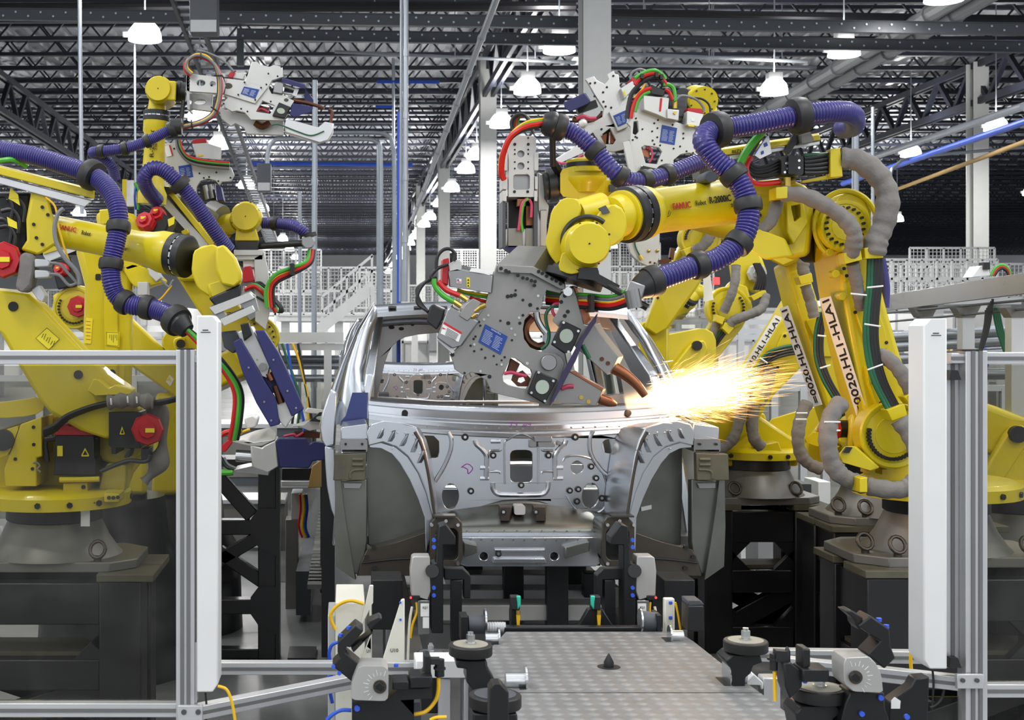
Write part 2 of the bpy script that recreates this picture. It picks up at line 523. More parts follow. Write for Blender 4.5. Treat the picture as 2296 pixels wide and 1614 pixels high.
LP0 = lamp_proto()
used = [False]
def lamp(X, Y, label, group, light=False):
    if not used[0]:
        o = LP0; used[0] = True; o.location = (X, Y, LZ); o['label'] = label; o['group'] = group; ROOT[o.name] = Vector(o.location)
    else:
        o = dup(LP0, (X, Y, LZ), None, label, group)
    return o
def lamp_light(X, Y, power):
    ld = bpy.data.lights.new('lamp_light', 'AREA'); ld.shape = 'DISK'; ld.size = 0.5; ld.energy = power; ld.color = (1, 0.985, 0.96)
    lo = bpy.data.objects.new('lamp_light', ld); COL.objects.link(lo); lo.location = (X, Y, LZ - 0.02)
    lu = bpy.data.lights.new('lamp_uplight', 'AREA'); lu.shape = 'DISK'; lu.size = 0.4; lu.energy = power * UPLIGHT * (1.0 if Y < 46 else 2.2); lu.color = (1, .985, .96)
    l2 = bpy.data.objects.new('lamp_uplight', lu); COL.objects.link(l2); l2.location = (X, Y, LZ + .45); l2.rotation_euler = (math.pi, 0, 0)
UPLIGHT = 0.36
def lampY(py): return 4.72 * F / (VY - py)
rows = [(-3.25, [21.6, 29.8, 34.4, 44.0, 52.5, 61, 70, 79, 88, 97], 'left lamp row above the tall left robot'),
        (3.65, [22.5, 26.4, 30.8, 36.5, 39.7, 45.0, 50.5, 56.5, 60.5, 64.5, 68.5, 73.5, 78, 83, 88, 93, 98, 104, 110], 'lamp row running away along the central columns'),
        (8.6, [19.0, 22.8, 26.5, 31, 44, 52, 60, 68], 'lamp row above the right robots'),
        (15.4, [31.3, 36.0, 51.0, 60, 68, 76, 84], 'lamp row along the right column row'),
        (24.0, [46.3, 57.5, 68, 76, 84, 92], 'outer lamp row at far right'),
        (-10.9, [54.5, 40.0, 66, 78], 'outer lamp row at far left')]
spec = {(-3.25, 0): 'brightest hanging lamp at left, above the upright robot arm', (-3.25, 1): 'hanging lamp half hidden behind the raised welding gun at left',
        (-3.25, 2): 'hanging lamp just above the red-capped servo unit at left', (-3.25, 3): 'hanging lamp beside the cable ladder at left',
        (3.65, 0): 'large hanging lamp right under the dark strut beam, left of the wide column', (3.65, 1): 'hanging lamp with a side bracket, second in the central row',
        (3.65, 2): 'hanging lamp partly hidden by the second white column', (8.6, 0): 'lamp cut off by the top edge near the silver pipes',
        (8.6, 1): 'hanging lamp under the strut beam beside the silver pipes', (8.6, 2): 'hanging lamp above the black hose ring of the front robot',
        (15.4, 0): 'hanging lamp in front of the blue conduit, right of the right column', (15.4, 1): 'hanging lamp left of the right white column', }
for X, ys, g in rows:
    for i, Y in enumerate(ys):
        lamp(X, Y, spec.get((X, i), 'small distant lamp of the ' + g), g)
        if Y < 45:
            lamp_light(X, Y, LAMP_POWER * (1.0 if Y < 24 else 1.7))
# the same lamp grid carries on over the welding cell and behind the camera
for X in (-10.9, -3.25, 3.65, 8.6):
    for Y in (-7.0, -2.0, 3.5, 8.5, 13.5, 18.0):
        if (X, Y) in ((8.6, 18.0), (3.65, 18.0)): continue
        lamp_light(X, Y, LAMP_POWER * (1.0 if Y < 10 else 0.75))
for X in (-16.0, -3.25, 3.65, 8.6, 20.0):
    for Y in (48, 55, 68, 82, 98, 112):
        lamp_light(X, Y, LAMP_POWER * 5)
# ---------------------------------------------------------------- overhead services
def strut_beam(name, a, b, Y, hgt, label, drop=None):
    A = P(a[0], a[1], Y); B = P(b[0], b[1], Y)
    o = thing(name, label, 'beam', (A + B) / 2)
    m = MB().bar(A, B, 0.13, hgt)
    for s_ in (-1, 1):
        m.bar(A + Vector((0, -0.065, s_ * hgt / 2)), B + Vector((0, -0.065, s_ * hgt / 2)), 0.02, 0.015)
    if drop:
        m.bar(A + Vector((0.05, 0, 0)), A + Vector((0.05, 0, -drop)), 0.11, 0.12)
    build('web', m, BEAM, o)
    d = MB(); L = (B - A).length; n = int(L / 0.19)
    for i in range(n):
        c = A + (B - A) * ((i + 0.5) / n) + Vector((0, -0.067, 0.03 if i % 2 else -0.03))
        d.cyl(c, c - Vector((0, 0.012, 0)), 0.017, n=6)
    ob = build('bolt_heads', d, GALV, o, label='row of bright bolt heads'); ob['kind'] = 'stuff'
    return o
strut_beam('strut_beam', (-60, 32), (2400, 68), 20.2, 0.165, 'upper dark strut beam crossing the whole hall near the roof')
strut_beam('strut_beam', (532, 78), (2400, 108), 21.2, 0.165, 'lower dark strut beam that turns down at its left end', 0.5)
def pipe(name, a, b, Ya, Yb, r, m, label, cat='pipe', group=None, rings=0, hang=0):
    A = P(a[0], a[1], Ya); B = P(b[0], b[1], Yb)
    mb = MB().cyl(A, B, r, n=10)
    for i in range(hang):
        c = A + (B - A) * ((i + .5) / hang); mb.cyl(c, (c.x, c.y, ZC + .08), .012, n=6)
    if rings:
        for i in range(1, rings):
            c = A + (B - A) * (i / rings); t = (B - A).normalized() * 0.04
            mb.cyl(c - t, c + t, r * 1.25, n=10)
    return single(name, mb, m, label, cat, (A + B) / 2, group)
pipe('sprinkler_main', (-60, 18), (1290, 14), 23, 23, 0.09, BLP, 'black sprinkler main above the upper strut beam at left')
pipe('sprinkler_main', (1370, 32), (2400, 48), 24, 24, 0.10, BLP, 'black sprinkler main above the upper strut beam at right')
pipe('steel_conduit', (910, -20), (908, 676), 16, 16, 0.033, GALV, 'tall vertical galvanised conduit left of the sloping one', rings=5)
pipe('steel_conduit', (900, -20), (898, 676), 16.2, 16.2, 0.02, GALV, 'thin strut alongside the tall galvanised conduit')
pipe('steel_conduit', (1116, -10), (925, 492), 16, 30, 0.045, GALV, 'long sloping silver conduit coming down across the hall', rings=9)
pipe('steel_conduit', (178, -10), (184, 480), 18, 18, 0.028, GALV, 'thin vertical galvanised rod at far left')
pipe('steel_conduit', (672, 430), (672, 1010), 22, 22, 0.03, GALV, 'thin vertical conduit left of the cable box')
pipe('steel_conduit', (706, 180), (703, 1089), 17, 17, 0.035, GALV, 'vertical silver conduit behind the raised welding gun', rings=4)
pipe('steel_conduit', (302, 100), (306, 1010), 22, 22, 0.018, GALV, 'vertical conduit left of the upright robot arm')
pipe('steel_conduit', (849, 316), (849, 690), 24, 24, 0.04, GALV, 'vertical conduit below the long bend, beside the tall conduit')
pipe('steel_conduit', (882, 130), (884, 968), 26, 26, 0.03, GALV, 'slim vertical conduit left of the blue pipe')
pipe('blue_pipe', (895, 250), (893, 1079), 17.5, 17.5, 0.028, BCB, 'vertical blue compressed-air pipe beside the tall conduit')
pipe('blue_pipe', (845, 183), (985, 184), 26, 26, 0.035, BCB, 'upper short horizontal blue pipe near the sloping conduit')
pipe('blue_pipe', (842, 239), (880, 239), 26, 26, 0.03, BCB, 'lower short horizontal blue pipe near the sloping conduit')
pipe('blue_pipe', (560, 366), (925, 370), 34, 34, 0.05, BCB, 'horizontal blue pipe behind the cable ladder')
pipe('blue_pipe', (2330, 262), (1890, 412), 20, 31, 0.06, BCB, 'sloping blue pipe crossing the right column')
pipe('silver_pipe', (2175, -20), (1690, 262), 21.6, 34, 0.14, DULL, 'upper of two fat silver pipes receding at right', rings=8)
pipe('silver_pipe', (2235, -20), (1735, 262), 21.6, 34, 0.14, DULL, 'lower of two fat silver pipes receding at right', rings=8)
pipe('silver_pipe', (2296, 238), (1900, 372), 22, 34, 0.07, GALV, 'thin silver pipe above the blue pipe at right')
pipe('beige_pipe', (2330, 306), (2010, 425), 20, 31, 0.04, OAK, 'thin beige sloping pipe at far right')
pipe('steel_conduit', (750, 116), (1290, 140), 27, 27, 0.035, GALV, 'upper pale horizontal conduit behind the strut beams', hang=3)
pipe('steel_conduit', (1370, 120), (1810, 138), 27, 27, 0.04, GALV, 'pale horizontal conduit right of the wide column', hang=3)
pipe('steel_conduit', (1370, 145), (1830, 152), 29, 29, 0.04, GALV, 'second pale horizontal conduit right of the wide column', hang=3)
pipe('vertical_hanger', (1918, 290), (1918, 1037), 20, 20, 0.05, GALV, 'galvanised hanger below the right end of the purple hose')
pipe('vertical_hanger', (1958, 987), (1957, 240), 24, 24, 0.03, GALV, 'thin galvanised hanger right of the grey sleeve')
def bent(name, pts, Y, r, label, m=GALV):
    single(name, MB().tube(PP(pts, Y), r, 10), m, label, 'conduit', P(pts[0][0], pts[0][1], Y))
bent('bent_conduit', [(600, 390), (600, 345), (612, 318), (640, 312), (760, 312), (820, 312), (844, 318), (853, 340), (855, 480), (855, 640), (855, 1022)], 21, 0.035, 'bent conduit running right from the grey hanging box')
bent('bent_conduit', [(745, 298), (840, 298), (868, 304), (880, 325), (884, 420), (884, 998)], 23, 0.04, 'upper bent conduit with a long corner near the tall pipe')
bent('bent_conduit', [(1994, 520), (1996, 400), (2010, 370), (2060, 352), (2296, 330)], 26, 0.03, 'thin bent conduit right of the grey sleeve')
# cable ladder and boxes
a0, a1 = P(384, -10, 17.5), P(430, -10, 17.5); b0, b1 = P(600, 548, 40), P(624, 548, 40)
cl = thing('cable_ladder', 'long dark cable ladder running away below the roof at left', 'cable tray', (a0 + a1) / 2)
build('rail', MB().bar(a0, b0, 0.05, 0.1), BEAM, cl); build('rail', MB().bar(a1, b1, 0.05, 0.1), BEAM, cl)
for i in range(70):
    t = (i + .5) / 70; t2 = t
    build('rung', MB().bar(a0 + (b0 - a0) * t, a1 + (b1 - a1) * t, 0.05, 0.03), GALV if i % 2 else LGR, cl)
def cabinet(name, x0, y0, x1, y1, Y, dep, m, label, cat, bev=0.01):
    t = thing(name, label, cat, P((x0 + x1) / 2, y1, Y))
    build('housing', MB().box(x0, y0, x1, y1, Y, Y + dep), m, t, bevel=bev)
    build('cover', MB().box(x0 + 2, y1 - (y1 - y0) * 0.3, x1 - 2, y1 - 1, Y - 0.02, Y), LGR, t)
    return t
cabinet('junction_box', 425, -20, 487, 72, 17.2, 0.3, DGR, 'dark grey junction box below the cable ladder at the top edge', 'junction box')
cabinet('junction_box', 576, 366, 607, 428, 20.85, 0.25, DGR, 'grey hanging box at the end of the bent conduit', 'junction box')
# mezzanines with white railings
def railing(parent, x0, x1, ytop, ybot, Y, n, mesh=True):
    m = MB(); r = 0.022
    for k in range(3):
        y = ytop + (ybot - ytop) * k / 2.0
        m.bar(P(x0, y, Y), P(x1, y, Y), 0.04, 0.05)
    build('rail', m, WHT, parent)
    m2 = MB()
    for k in range(n + 1):
        x = x0 + (x1 - x0) * k / n
        m2.bar(P(x, ytop, Y), P(x, ybot, Y), 0.04, 0.04)
    build('posts', m2, WHT, parent)
    if mesh:
        g = MB(); st = 0.09 / S(Y)
        x = x0
        while x < x1:
            g.bar(P(x, ytop, Y), P(x, ybot, Y), 0.012, 0.012); x += st
        y = ytop
        while y < ybot:
            g.bar(P(x0, y, Y), P(x1, y, Y), 0.012, 0.012); y += st
        build('wire_mesh', g, WHT, parent)
def mezz(x0, x1, ydeck, Y, dep, label, rails, legs):
    t = thing('mezzanine', label, 'mezzanine', P((x0 + x1) / 2, ydeck, Y) * 1.0)
    build('deck', MB().box(x0, ydeck, x1, ydeck + 14, Y, Y + dep), WHT, t)
    for r in rails: railing(t, *r)
    for x in legs:
        p = P(x, ydeck, Y + 0.3); build('leg', MB().wbox((p.x - .1, p.y - .1, 0), (p.x + .1, p.y + .1, p.z)), WHT, t)
    return t
mezz(1930, 2290, 668, 27, 5, 'white steel platform with railings behind the right fence', [(1965, 2236, 582, 668, 27, 8), (2040, 2230, 556, 640, 31, 5), (1985, 2296, 592, 668, 29.5, 9)], [1950, 2100, 2250])
mezz(620, 905, 706, 32, 6, 'white steel platform with tall railings left of the sloping conduit', [(625, 905, 600, 706, 32, 10), (580, 720, 560, 660, 36, 5), (800, 905, 610, 690, 37, 4)], [640, 760, 890])
mezz(905, 1290, 722, 44, 7.4, 'far white steel platform behind the car roof', [(905, 1290, 640, 722, 44, 12), (1000, 1250, 560, 650, 50, 7)], [930, 1100, 1270])
mezz(1340, 1600, 712, 38, 4.5, 'white steel platform seen between the right robots', [(1345, 1600, 610, 712, 38, 8), (1360, 1480, 545, 650, 42, 4)], [1350, 1500])
mezz(-40, 330, 730, 40, 8, 'far white steel platform behind the left robots', [(-40, 330, 650, 730, 40, 10)], [0, 200])
# stairs at left of the car
st = thing('steel_stair', 'white open steel stair with handrails behind the left aluminium rail', 'stairs', P(720, 745, 24))
for yo in (0.0, 0.9):
    build('stringer', MB().bar(P(712, 742, 24 + yo), P(838, 640, 24 + yo), 0.05, 0.2), WHT, st)
    for dy in (-70, -36):
        build('handrail', MB().bar(P(722, 735 + dy, 24 + yo), P(836, 642 + dy, 24 + yo), 0.04, 0.05), WHT, st)
    m = MB()
    for k in range(5):
        x = 722 + k * 28; y = 735 - k * 23
        m.bar(P(x, y, 24 + yo), P(x, y - 70, 24 + yo), 0.04, 0.04)
    build('rail_posts', m, WHT, st)
m = MB()
for k in range(8):
    x = 722 + k * 15; y = 736 - k * 12.5; m.bar(P(x, y, 24), P(x, y, 24.9), 0.25, 0.03)
build('treads', m, LGR, st)
for yo in (0.0, .9):
    for x_, y_ in ((715, 742), (836, 642)):
        p = P(x_, y_, 24 + yo); build('leg', MB().wbox((p.x - .04, p.y - .04, 0), (p.x + .04, p.y + .04, p.z)), WHT, st)
# white machine enclosures in the depth of the hall
def enclosure(x0, y0, x1, Y, dep, label, m=WHT, name='machine_enclosure'):
    t = thing(name, label, 'machine enclosure', (P((x0 + x1) / 2, y0, Y).x, Y + dep / 2, 0))
    a = P(x0, y0, Y); b = P(x1, y0, Y)
    build('cabinet', MB().wbox((a.x, Y, 0), (b.x, Y + dep, a.z)), m, t, bevel=0.03)
    g = MB()
    n = max(2, int((b.x - a.x) / 1.0))
    for i in range(n + 1):
        x = a.x + (b.x - a.x) * i / n
        g.wbox((x - .04, Y - .05, 0), (x + .04, Y, a.z))
    g.wbox((a.x, Y - .05, a.z - .12), (b.x, Y, a.z)); g.wbox((a.x, Y - .05, a.z * .55), (b.x, Y, a.z * .55 + .1))
    build('frame_ribs', g, EXT, t)
    return t
enclosure(560, 700, 960, 52, 6, 'long pale enclosure far behind the stair')
enclosure(-60, 690, 420, 56, 6, 'long pale enclosure far behind the left robots')
enclosure(1000, 690, 1480, 60, 6, 'long pale enclosure far behind the centre robot gun')
enclosure(1560, 690, 2330, 50, 6, 'long pale enclosure far behind the right robots')
# ---------------------------------------------------------------- car body in white
CXW = 0.83            # centre line of the car
def mirror(mb):
    m = MB(); m.v = [Vector((2 * CXW - v.x, v.y, v.z)) for v in mb.v]; m.f = list(mb.f); return m
def sheet(mb, rows, t=0.006):
    """grid of world points (list of rows) given a small thickness"""
    nr, nc = len(rows), len(rows[0])
    vs = [p for r in rows for p in r]
    nrm = (rows[0][-1] - rows[0][0]).cross(rows[-1][0] - rows[0][0]).normalized() * t
    vs2 = [p + nrm for p in vs]; n = len(vs)
    fs = []
    for i in range(nr - 1):
        for j in range(nc - 1):
            a, b, c, d = i * nc + j, i * nc + j + 1, (i + 1) * nc + j + 1, (i + 1) * nc + j
            fs.append((a, b, c, d)); fs.append((n + d, n + c, n + b, n + a))
    def side(a, b): fs.append((a, b, n + b, n + a))
    for j in range(nc - 1):
        side(j, j + 1); side((nr - 1) * nc + j + 1, (nr - 1) * nc + j)
    for i in range(nr - 1):
        side((i + 1) * nc, i * nc); side(i * nc + nc - 1, (i + 1) * nc + nc - 1)
    return mb.add(vs + vs2, fs)
car = thing('car_body', 'bare aluminium car body shell being welded, nearest of the two on the line', 'car body', (CXW, 6.2, 0.9))
YF = 6.25
# firewall
fw = [(905, 960), (1040, 966), (1166, 969), (1300, 966), (1440, 958), (1462, 1010), (1440, 1090), (1412, 1140), (1370, 1162), (1315, 1166), (1260, 1140), (1210, 1124), (1166, 1120), (1125, 1122), (1070, 1138), (1035, 1164), (985, 1160), (950, 1120), (925, 1060), (905, 1000)]
holes = [rnd([(937, 976), (984, 978), (985, 1024), (972, 1028), (958, 1024), (940, 1000)], 1), rrect(1144, 1009, 1194, 1082, 12), rrect(1350, 984, 1401, 1017, 15),
         ell(1010, 1113, 19, 29), ell(1294, 1048, 14, 15), ell(1324, 1111, 19, 29, 20, 0.12)]
build('firewall', MB().prism(fw, YF, YF + 0.02, holes), ALU, car, bevel=0.003)
# ribs pressed into the firewall
rb = MB()
def rib(pts, r, Y=YF): rb.tube(PP(pts, Y), r * S(Y), 10)
rib([(1105, 1082), (1106, 1096), (1116, 1107), (1140, 1109), (1190, 1109), (1217, 1107), (1227, 1096), (1229, 1080)], 6)
rib([(1065, 986), (1069, 996), (1080, 1006), (1090, 1020), (1091, 1040), (1090, 1073)], 6)
rib([(1269, 986), (1265, 996), (1254, 1006), (1245, 1020), (1244, 1040), (1245, 1073)], 6)
rib([(1076, 1048), (1096, 1048)], 5); rib([(1076, 1072), (1096, 1072)], 5); rib([(1240, 1048), (1262, 1048)], 5); rib([(1240, 1072), (1262, 1072)], 5)
rib([(1100, 989), (1122, 989)], 5)
rib([(1132, 1085), (1131, 1000), (1140, 985), (1168, 974), (1196, 985), (1206, 1000), (1206, 1085)], 2.5)
rib([(1098, 1018), (1100, 1010), (1120, 1010), (1122, 1004)], 3); rib([(1098, 1057), (1118, 1057), (1122, 1062)], 3)
rib([(1216, 1006), (1218, 1010), (1240, 1010)], 3); rib([(1214, 1062), (1218, 1057), (1240, 1057)], 3)
rib([(1005, 968), (1012, 985), (1010, 1010), (996, 1045), (975, 1080)], 5); rib([(1330, 966), (1322, 985), (1326, 1020), (1350, 1055), (1378, 1075)], 5)
rib([(1262, 1034), (1270, 1024), (1300, 1022), (1336, 1034), (1352, 1060), (1364, 1110), (1352, 1142), (1322, 1152), (1290, 1140), (1270, 1110)], 2.5)
build('pressed_ribs', rb, ALU, car)
# bracket with hinge tabs on the firewall
build('bracket', MB().box(1198, 978, 1238, 990, YF - 0.03, YF).box(1186, 986, 1204, 1003, YF - 0.012, YF).box(1206, 990, 1244, 1002, YF - 0.02, YF).box(1248, 988, 1260, 998, YF - 0.01, YF), GUM, car, bevel=0.003)
# curved lower part of the firewall
prof = [(1118, 6.26), (1128, 6.25), (1140, 6.21), (1156, 6.15), (1172, 6.11), (1184, 6.09), (1194, 6.085), (1201, 6.085)]
rows = []
for (y, Y) in prof:
    r = []
    for k in range(25):
        x = 985 + (1400 - 985) * k / 24
        dip = 26 * max(0, (abs(x - 1166) / 190.0)) ** 1.5 * max(0, (1 - (y - 1118) / 60))
        r.append(P(x, y + dip, Y))
    rows.append(r)
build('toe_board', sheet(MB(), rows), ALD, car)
tb = MB()
for c in (1135, 1210):
    s_ = -1 if c < 1166 else 1
    tb.loft([(c - 14, 1135), (c + 12, 1135), (c + 10 + 3 * s_, 1168), (c - 10 + 3 * s_, 1168)], 6.10, [(c - 18, 1130), (c + 16, 1130), (c + 16, 1172), (c - 16, 1172)], 6.2)
build('seat_bracket', tb, BRN, car, bevel=0.004)
build('drain_window', MB().prism(rrect(1153, 1133, 1178, 1154, 5), 6.12, 6.19), LGR, car)
# flange + weld spots
fl = MB().box(1030, 1194, 1345, 1203, 6.07, 6.09)
build('flange', fl, ALU, car)
ws = MB()
for k in range(11):
    ws.disc(1048 + k * 28, 1192, 6.078, 6.09, 2.6, 8)
for k in range(12):
    ws.disc(1055 + k * 24, 1209 + (k % 3), 5.997, 6.01, 2.6, 8)
for k in range(19):
    ws.disc(930 + k * 27, 961 - abs(k - 9) * 0.6, 6.236, 6.25, 2.0, 8)
ob = build('spot_welds', ws, GUM, car, label='row of small round weld spots'); ob['kind'] = 'stuff'
# front crossmember
cm = [(1022, 1204), (1345, 1204), (1348, 1262), (1335, 1270), (1045, 1270), (1024, 1262)]
build('cross_member', MB().prism(cm, 6.0, 6.07, [ell(1085, 1247, 9), ell(1243, 1247, 9)]), ALU, car, bevel=0.004)
build('cross_member_shade', MB().box(1024, 1204, 1346, 1268, 6.075, 6.2), BLK, car, label='black block imitating the shade behind the cross member')  # shade of the hollow built as a solid black block
build('cross_member_lip', MB().prism([(1108, 1252), (1222, 1252), (1226, 1262), (1104, 1262)], 5.975, 6.0).tube(PP([(1108, 1232), (1222, 1232)], 5.998), 0.008), ALU, car, bevel=0.003)
for s_, x0 in ((-1, 1040), (1, 1262)):
    build('gusset', MB().prism([(x0, 1216), (x0 + 30, 1222), (x0 + 30, 1240), (x0, 1250)] if s_ < 0 else [(x0 + 60, 1214), (x0 + 5, 1228), (x0 + 5, 1252), (x0 + 60, 1236)], 5.95, 6.0), ALD, car, bevel=0.004)
# rubber grommets with a bright stud
for (x, y, Y, r) in [(1043, 980, YF, 8), (1290, 980, YF, 8), (1106, 1021, YF, 7.5), (1230, 1021, YF, 7.5), (1169, 1088, YF, 7), (1056, 1101, YF, 7.5), (1326, 1046, YF, 7), (1337, 1072, YF, 7),
                     (1278, 1100, YF, 7), (1297, 1097, YF, 7), (1294, 1124, YF, 7.5), (1350, 1117, YF, 7.5), (1129, 1148, 6.1, 7), (1202, 1148, 6.1, 7), (1118, 1242, 6.0, 7)]:
    g = build('grommet', MB().disc(x, y, Y - 0.014, Y + 0.004, r, 14), RUB, car)
    build('stud', MB().disc(x, y, Y - 0.028, Y - 0.013, 3.4, 8), CHAIN, g)
# cowl panel below the windscreen
prof = [(0, 6.52), (3, 6.50), (6, 6.42), (14, 6.40), (17, 6.375), (34, 6.36), (36, 6.34), (41, 6.335), (44, 6.31), (53, 6.305), (55, 6.285), (62, 6.28), (63, 6.25), (71, 6.245)]
rows = []
for (dy, Y) in prof:
    r = []
    for k in range(33):
        u = k / 32.0
        x = 820 + (1545 - 820) * u
        top = 893 + 17 * (1 - abs(2 * u - 1.0) ** 2.2)
        x_ = x + (0 if dy < 25 else (1166 - x) * 0.02)
        r.append(P(x_, top + dy * (1 - 0.12 * abs(2 * u - 1)), Y))
    rows.append(r)
build('cowl_panel', sheet(MB(), rows), ALU, car, ang=25)
ch = MB()
for (x, y) in ((908, 926), (1409, 926)):
    ch.disc(x, y, 6.35, 6.38, 7, 16)
build('cowl_hole', ch, INK, car)
text(car, 'marker_writing', 'T3  #4', P(1141, 955, 6.298), (1, 0, 0), (0, 0, 1), 9 * S(6.3), VINK, width=50 * S(6.3), off=0.004)
build('marker_scribble', MB().tube(PP([(1034, 1048), (1048, 1040), (1060, 1050), (1050, 1062), (1048, 1052), (1036, 1046)], YF - 0.002), 0.0022, 6), VINK, car)
# ---- left front structure, mirrored to the right
Yt = 5.9
def both(name, mb, m, bevel=0.0, label=None, ang=35):
    build(name, mb, m, car, bevel=bevel, label=label, ang=ang)
    build(name, mirror(mb), m, car, bevel=bevel, label=label, ang=ang)
# wheelhouse inner panel
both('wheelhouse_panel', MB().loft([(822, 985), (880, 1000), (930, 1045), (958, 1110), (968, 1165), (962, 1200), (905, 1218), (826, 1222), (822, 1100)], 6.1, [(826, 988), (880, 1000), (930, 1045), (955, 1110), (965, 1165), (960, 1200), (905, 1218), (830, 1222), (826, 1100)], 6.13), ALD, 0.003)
# arch band
outer = [(828, 990), (858, 992), (888, 1002), (915, 1024), (938, 1060), (956, 1105), (968, 1150), (974, 1172)]
inner = [(828, 1004), (856, 1006), (876, 1016), (897, 1040), (918, 1075), (938, 1120), (952, 1160), (955, 1240)]
both('wheel_arch', MB().loft(outer + list(reversed(inner)), Yt, [(x + 2, y - 2) for x, y in outer] + [(x, y) for x, y in reversed(inner)], 6.1), ALU, 0.004)
# tower top, faceted and crinkled
tow = [(826, 1000), (822, 968), (832, 950), (858, 943), (905, 948), (935, 958), (948, 985), (958, 1020), (966, 1075), (974, 1130), (975, 1165), (968, 1150), (956, 1105), (938, 1060), (915, 1024), (888, 1002), (858, 992)]
both('strut_tower', MB().loft(tow, Yt - 0.01, [(834, 985), (830, 962), (838, 950), (858, 945), (905, 948), (940, 958), (956, 985), (966, 1020), (974, 1075), (980, 1130), (980, 1165), (968, 1150), (956, 1105), (938, 1060), (915, 1024), (888, 1002), (858, 985)], 6.24), ALU, 0.006)
cr = MB()
for (x0, y0, x1, y1) in ((850, 985, 858, 962), (874, 992, 884, 966), (900, 1002, 914, 974), (925, 1016, 936, 984), (940, 1040, 950, 1010)):
    cr.loft([(x0, y0 - 4), (x1 + 2, y1), (x1 - 3, y1)], Yt - 0.028, [(x0 - 9, y0), (x0 + 9, y0), (x1 + 8, y1 - 4), (x1 - 8, y1 - 4)][:3], Yt + 0.0)
for (x, y) in ((858, 966), (879, 967), (891, 970), (908, 970), (927, 974), (933, 995), (941, 1017), (906, 986), (879, 1006)):
    cr.disc(x, y, Yt - 0.018, Yt, 2.4, 8)
both('tower_dimples', cr, ALU, 0.002)
# flange strip down the inner side of the tower
both('tower_flange', MB().tube(PP([(930, 968), (946, 1000), (958, 1050), (968, 1110), (975, 1160)], Yt - 0.012), 0.007), BRN)
# outer wheelhouse panels
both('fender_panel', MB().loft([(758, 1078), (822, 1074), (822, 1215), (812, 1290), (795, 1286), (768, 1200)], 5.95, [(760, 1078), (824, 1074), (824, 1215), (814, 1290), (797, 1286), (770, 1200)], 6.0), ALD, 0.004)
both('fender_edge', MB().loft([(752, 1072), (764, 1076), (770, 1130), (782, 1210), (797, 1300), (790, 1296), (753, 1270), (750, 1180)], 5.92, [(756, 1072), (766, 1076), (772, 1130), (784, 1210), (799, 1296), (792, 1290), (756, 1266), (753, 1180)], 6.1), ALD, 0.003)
both('bracket_plate', MB().prism([(750, 1018), (821, 1016), (820, 1077), (747, 1077)], 5.88, 5.93), DUST, 0.004, 'olive bracket plate')
for yy in (1030, 1042):
    both('bead', MB().tube(PP([(790, yy), (814, yy)], 5.88), 0.008, 8), DUST)
both('bead', MB().tube(PP([(785, 1072), (786, 1060), (795, 1054), (816, 1053)], 5.88), 0.006, 8), DUST)
both('tab', MB().prism([(770, 1083), (812, 1083), (808, 1095), (770, 1094)], 5.93, 5.95), GUM, 0.002)
bx = rrect(764, 984, 824, 1014, 6)
both('rail_end', MB().prism(bx, 5.9, 6.1, [rrect(767, 1008, 821, 1013, 2)]), GUM, 0.003)
both('rail_end_bolt', MB().disc(775, 996, 5.885, 5.91, 3, 8).disc(812, 996, 5.885, 5.91, 3, 8), INK)
both('shotgun_panel', MB().loft([(764, 958), (822, 950), (826, 984), (764, 984)], 5.92, [(768, 945), (818, 938), (826, 958), (766, 958)], 6.15), ALU, 0.004)
# brown lower sill
both('lower_panel', MB().loft([(822, 1232), (880, 1218), (955, 1192), (962, 1200), (960, 1265), (935, 1288), (800, 1291), (808, 1262)], 5.93, [(822, 1222), (880, 1208), (955, 1182), (962, 1195), (960, 1260), (935, 1280), (800, 1283), (808, 1255)], 6.12), BRN, 0.004)
sb = MB().tube(PP([(812, 1262), (880, 1254), (958, 1250)], 5.925), 0.005, 8)
for (x, y) in ((838, 1228), (822, 1250), (840, 1275)):
    sb.prism(rrect(x - 5, y - 4, x + 5, y + 3, 2), 5.915, 5.94)
both('slots', sb, INK)
# frame rail end plates with a hollow socket
pl = [(968, 1170), (978, 1160), (1026, 1160), (1036, 1172), (1038, 1250), (1030, 1270), (975, 1272), (964, 1262), (964, 1180)]
both('rail_end_plate', MB().prism(pl, 5.85, 5.87, [rrect(976, 1184, 1028, 1256, 14)]), BRN, 0.003)
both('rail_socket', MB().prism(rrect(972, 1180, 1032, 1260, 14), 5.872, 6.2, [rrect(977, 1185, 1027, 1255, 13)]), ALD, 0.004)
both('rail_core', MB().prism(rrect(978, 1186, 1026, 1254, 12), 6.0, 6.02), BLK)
bt = MB()
for (x, y) in ((968, 1177), (1000, 1168), (1027, 1177), (1027, 1264), (972, 1264)):
    bt.disc(x, y, 5.83, 5.85, 4, 8)
both('plate_bolts', bt, CHAIN)
both('plate_lip', MB().prism([(972, 1156), (1022, 1156), (1022, 1160), (972, 1160)], 5.8, 5.87), BRN)
# blue protective film at the left cowl corner and a label in the right wheelhouse
build('protective_film', MB().loft([(790, 880), (823, 880), (823, 938), (768, 958), (764, 945), (775, 932)], 6.2, [(794, 880), (826, 880), (826, 938), (770, 958), (768, 945), (778, 932)], 6.3), BFIL, car, label='dark blue protective film')
build('sticker', MB().prism([(1437, 1137), (1461, 1132), (1461, 1141), (1438, 1146)], 6.09, 6.1), LBL, car, label='white barcode label')
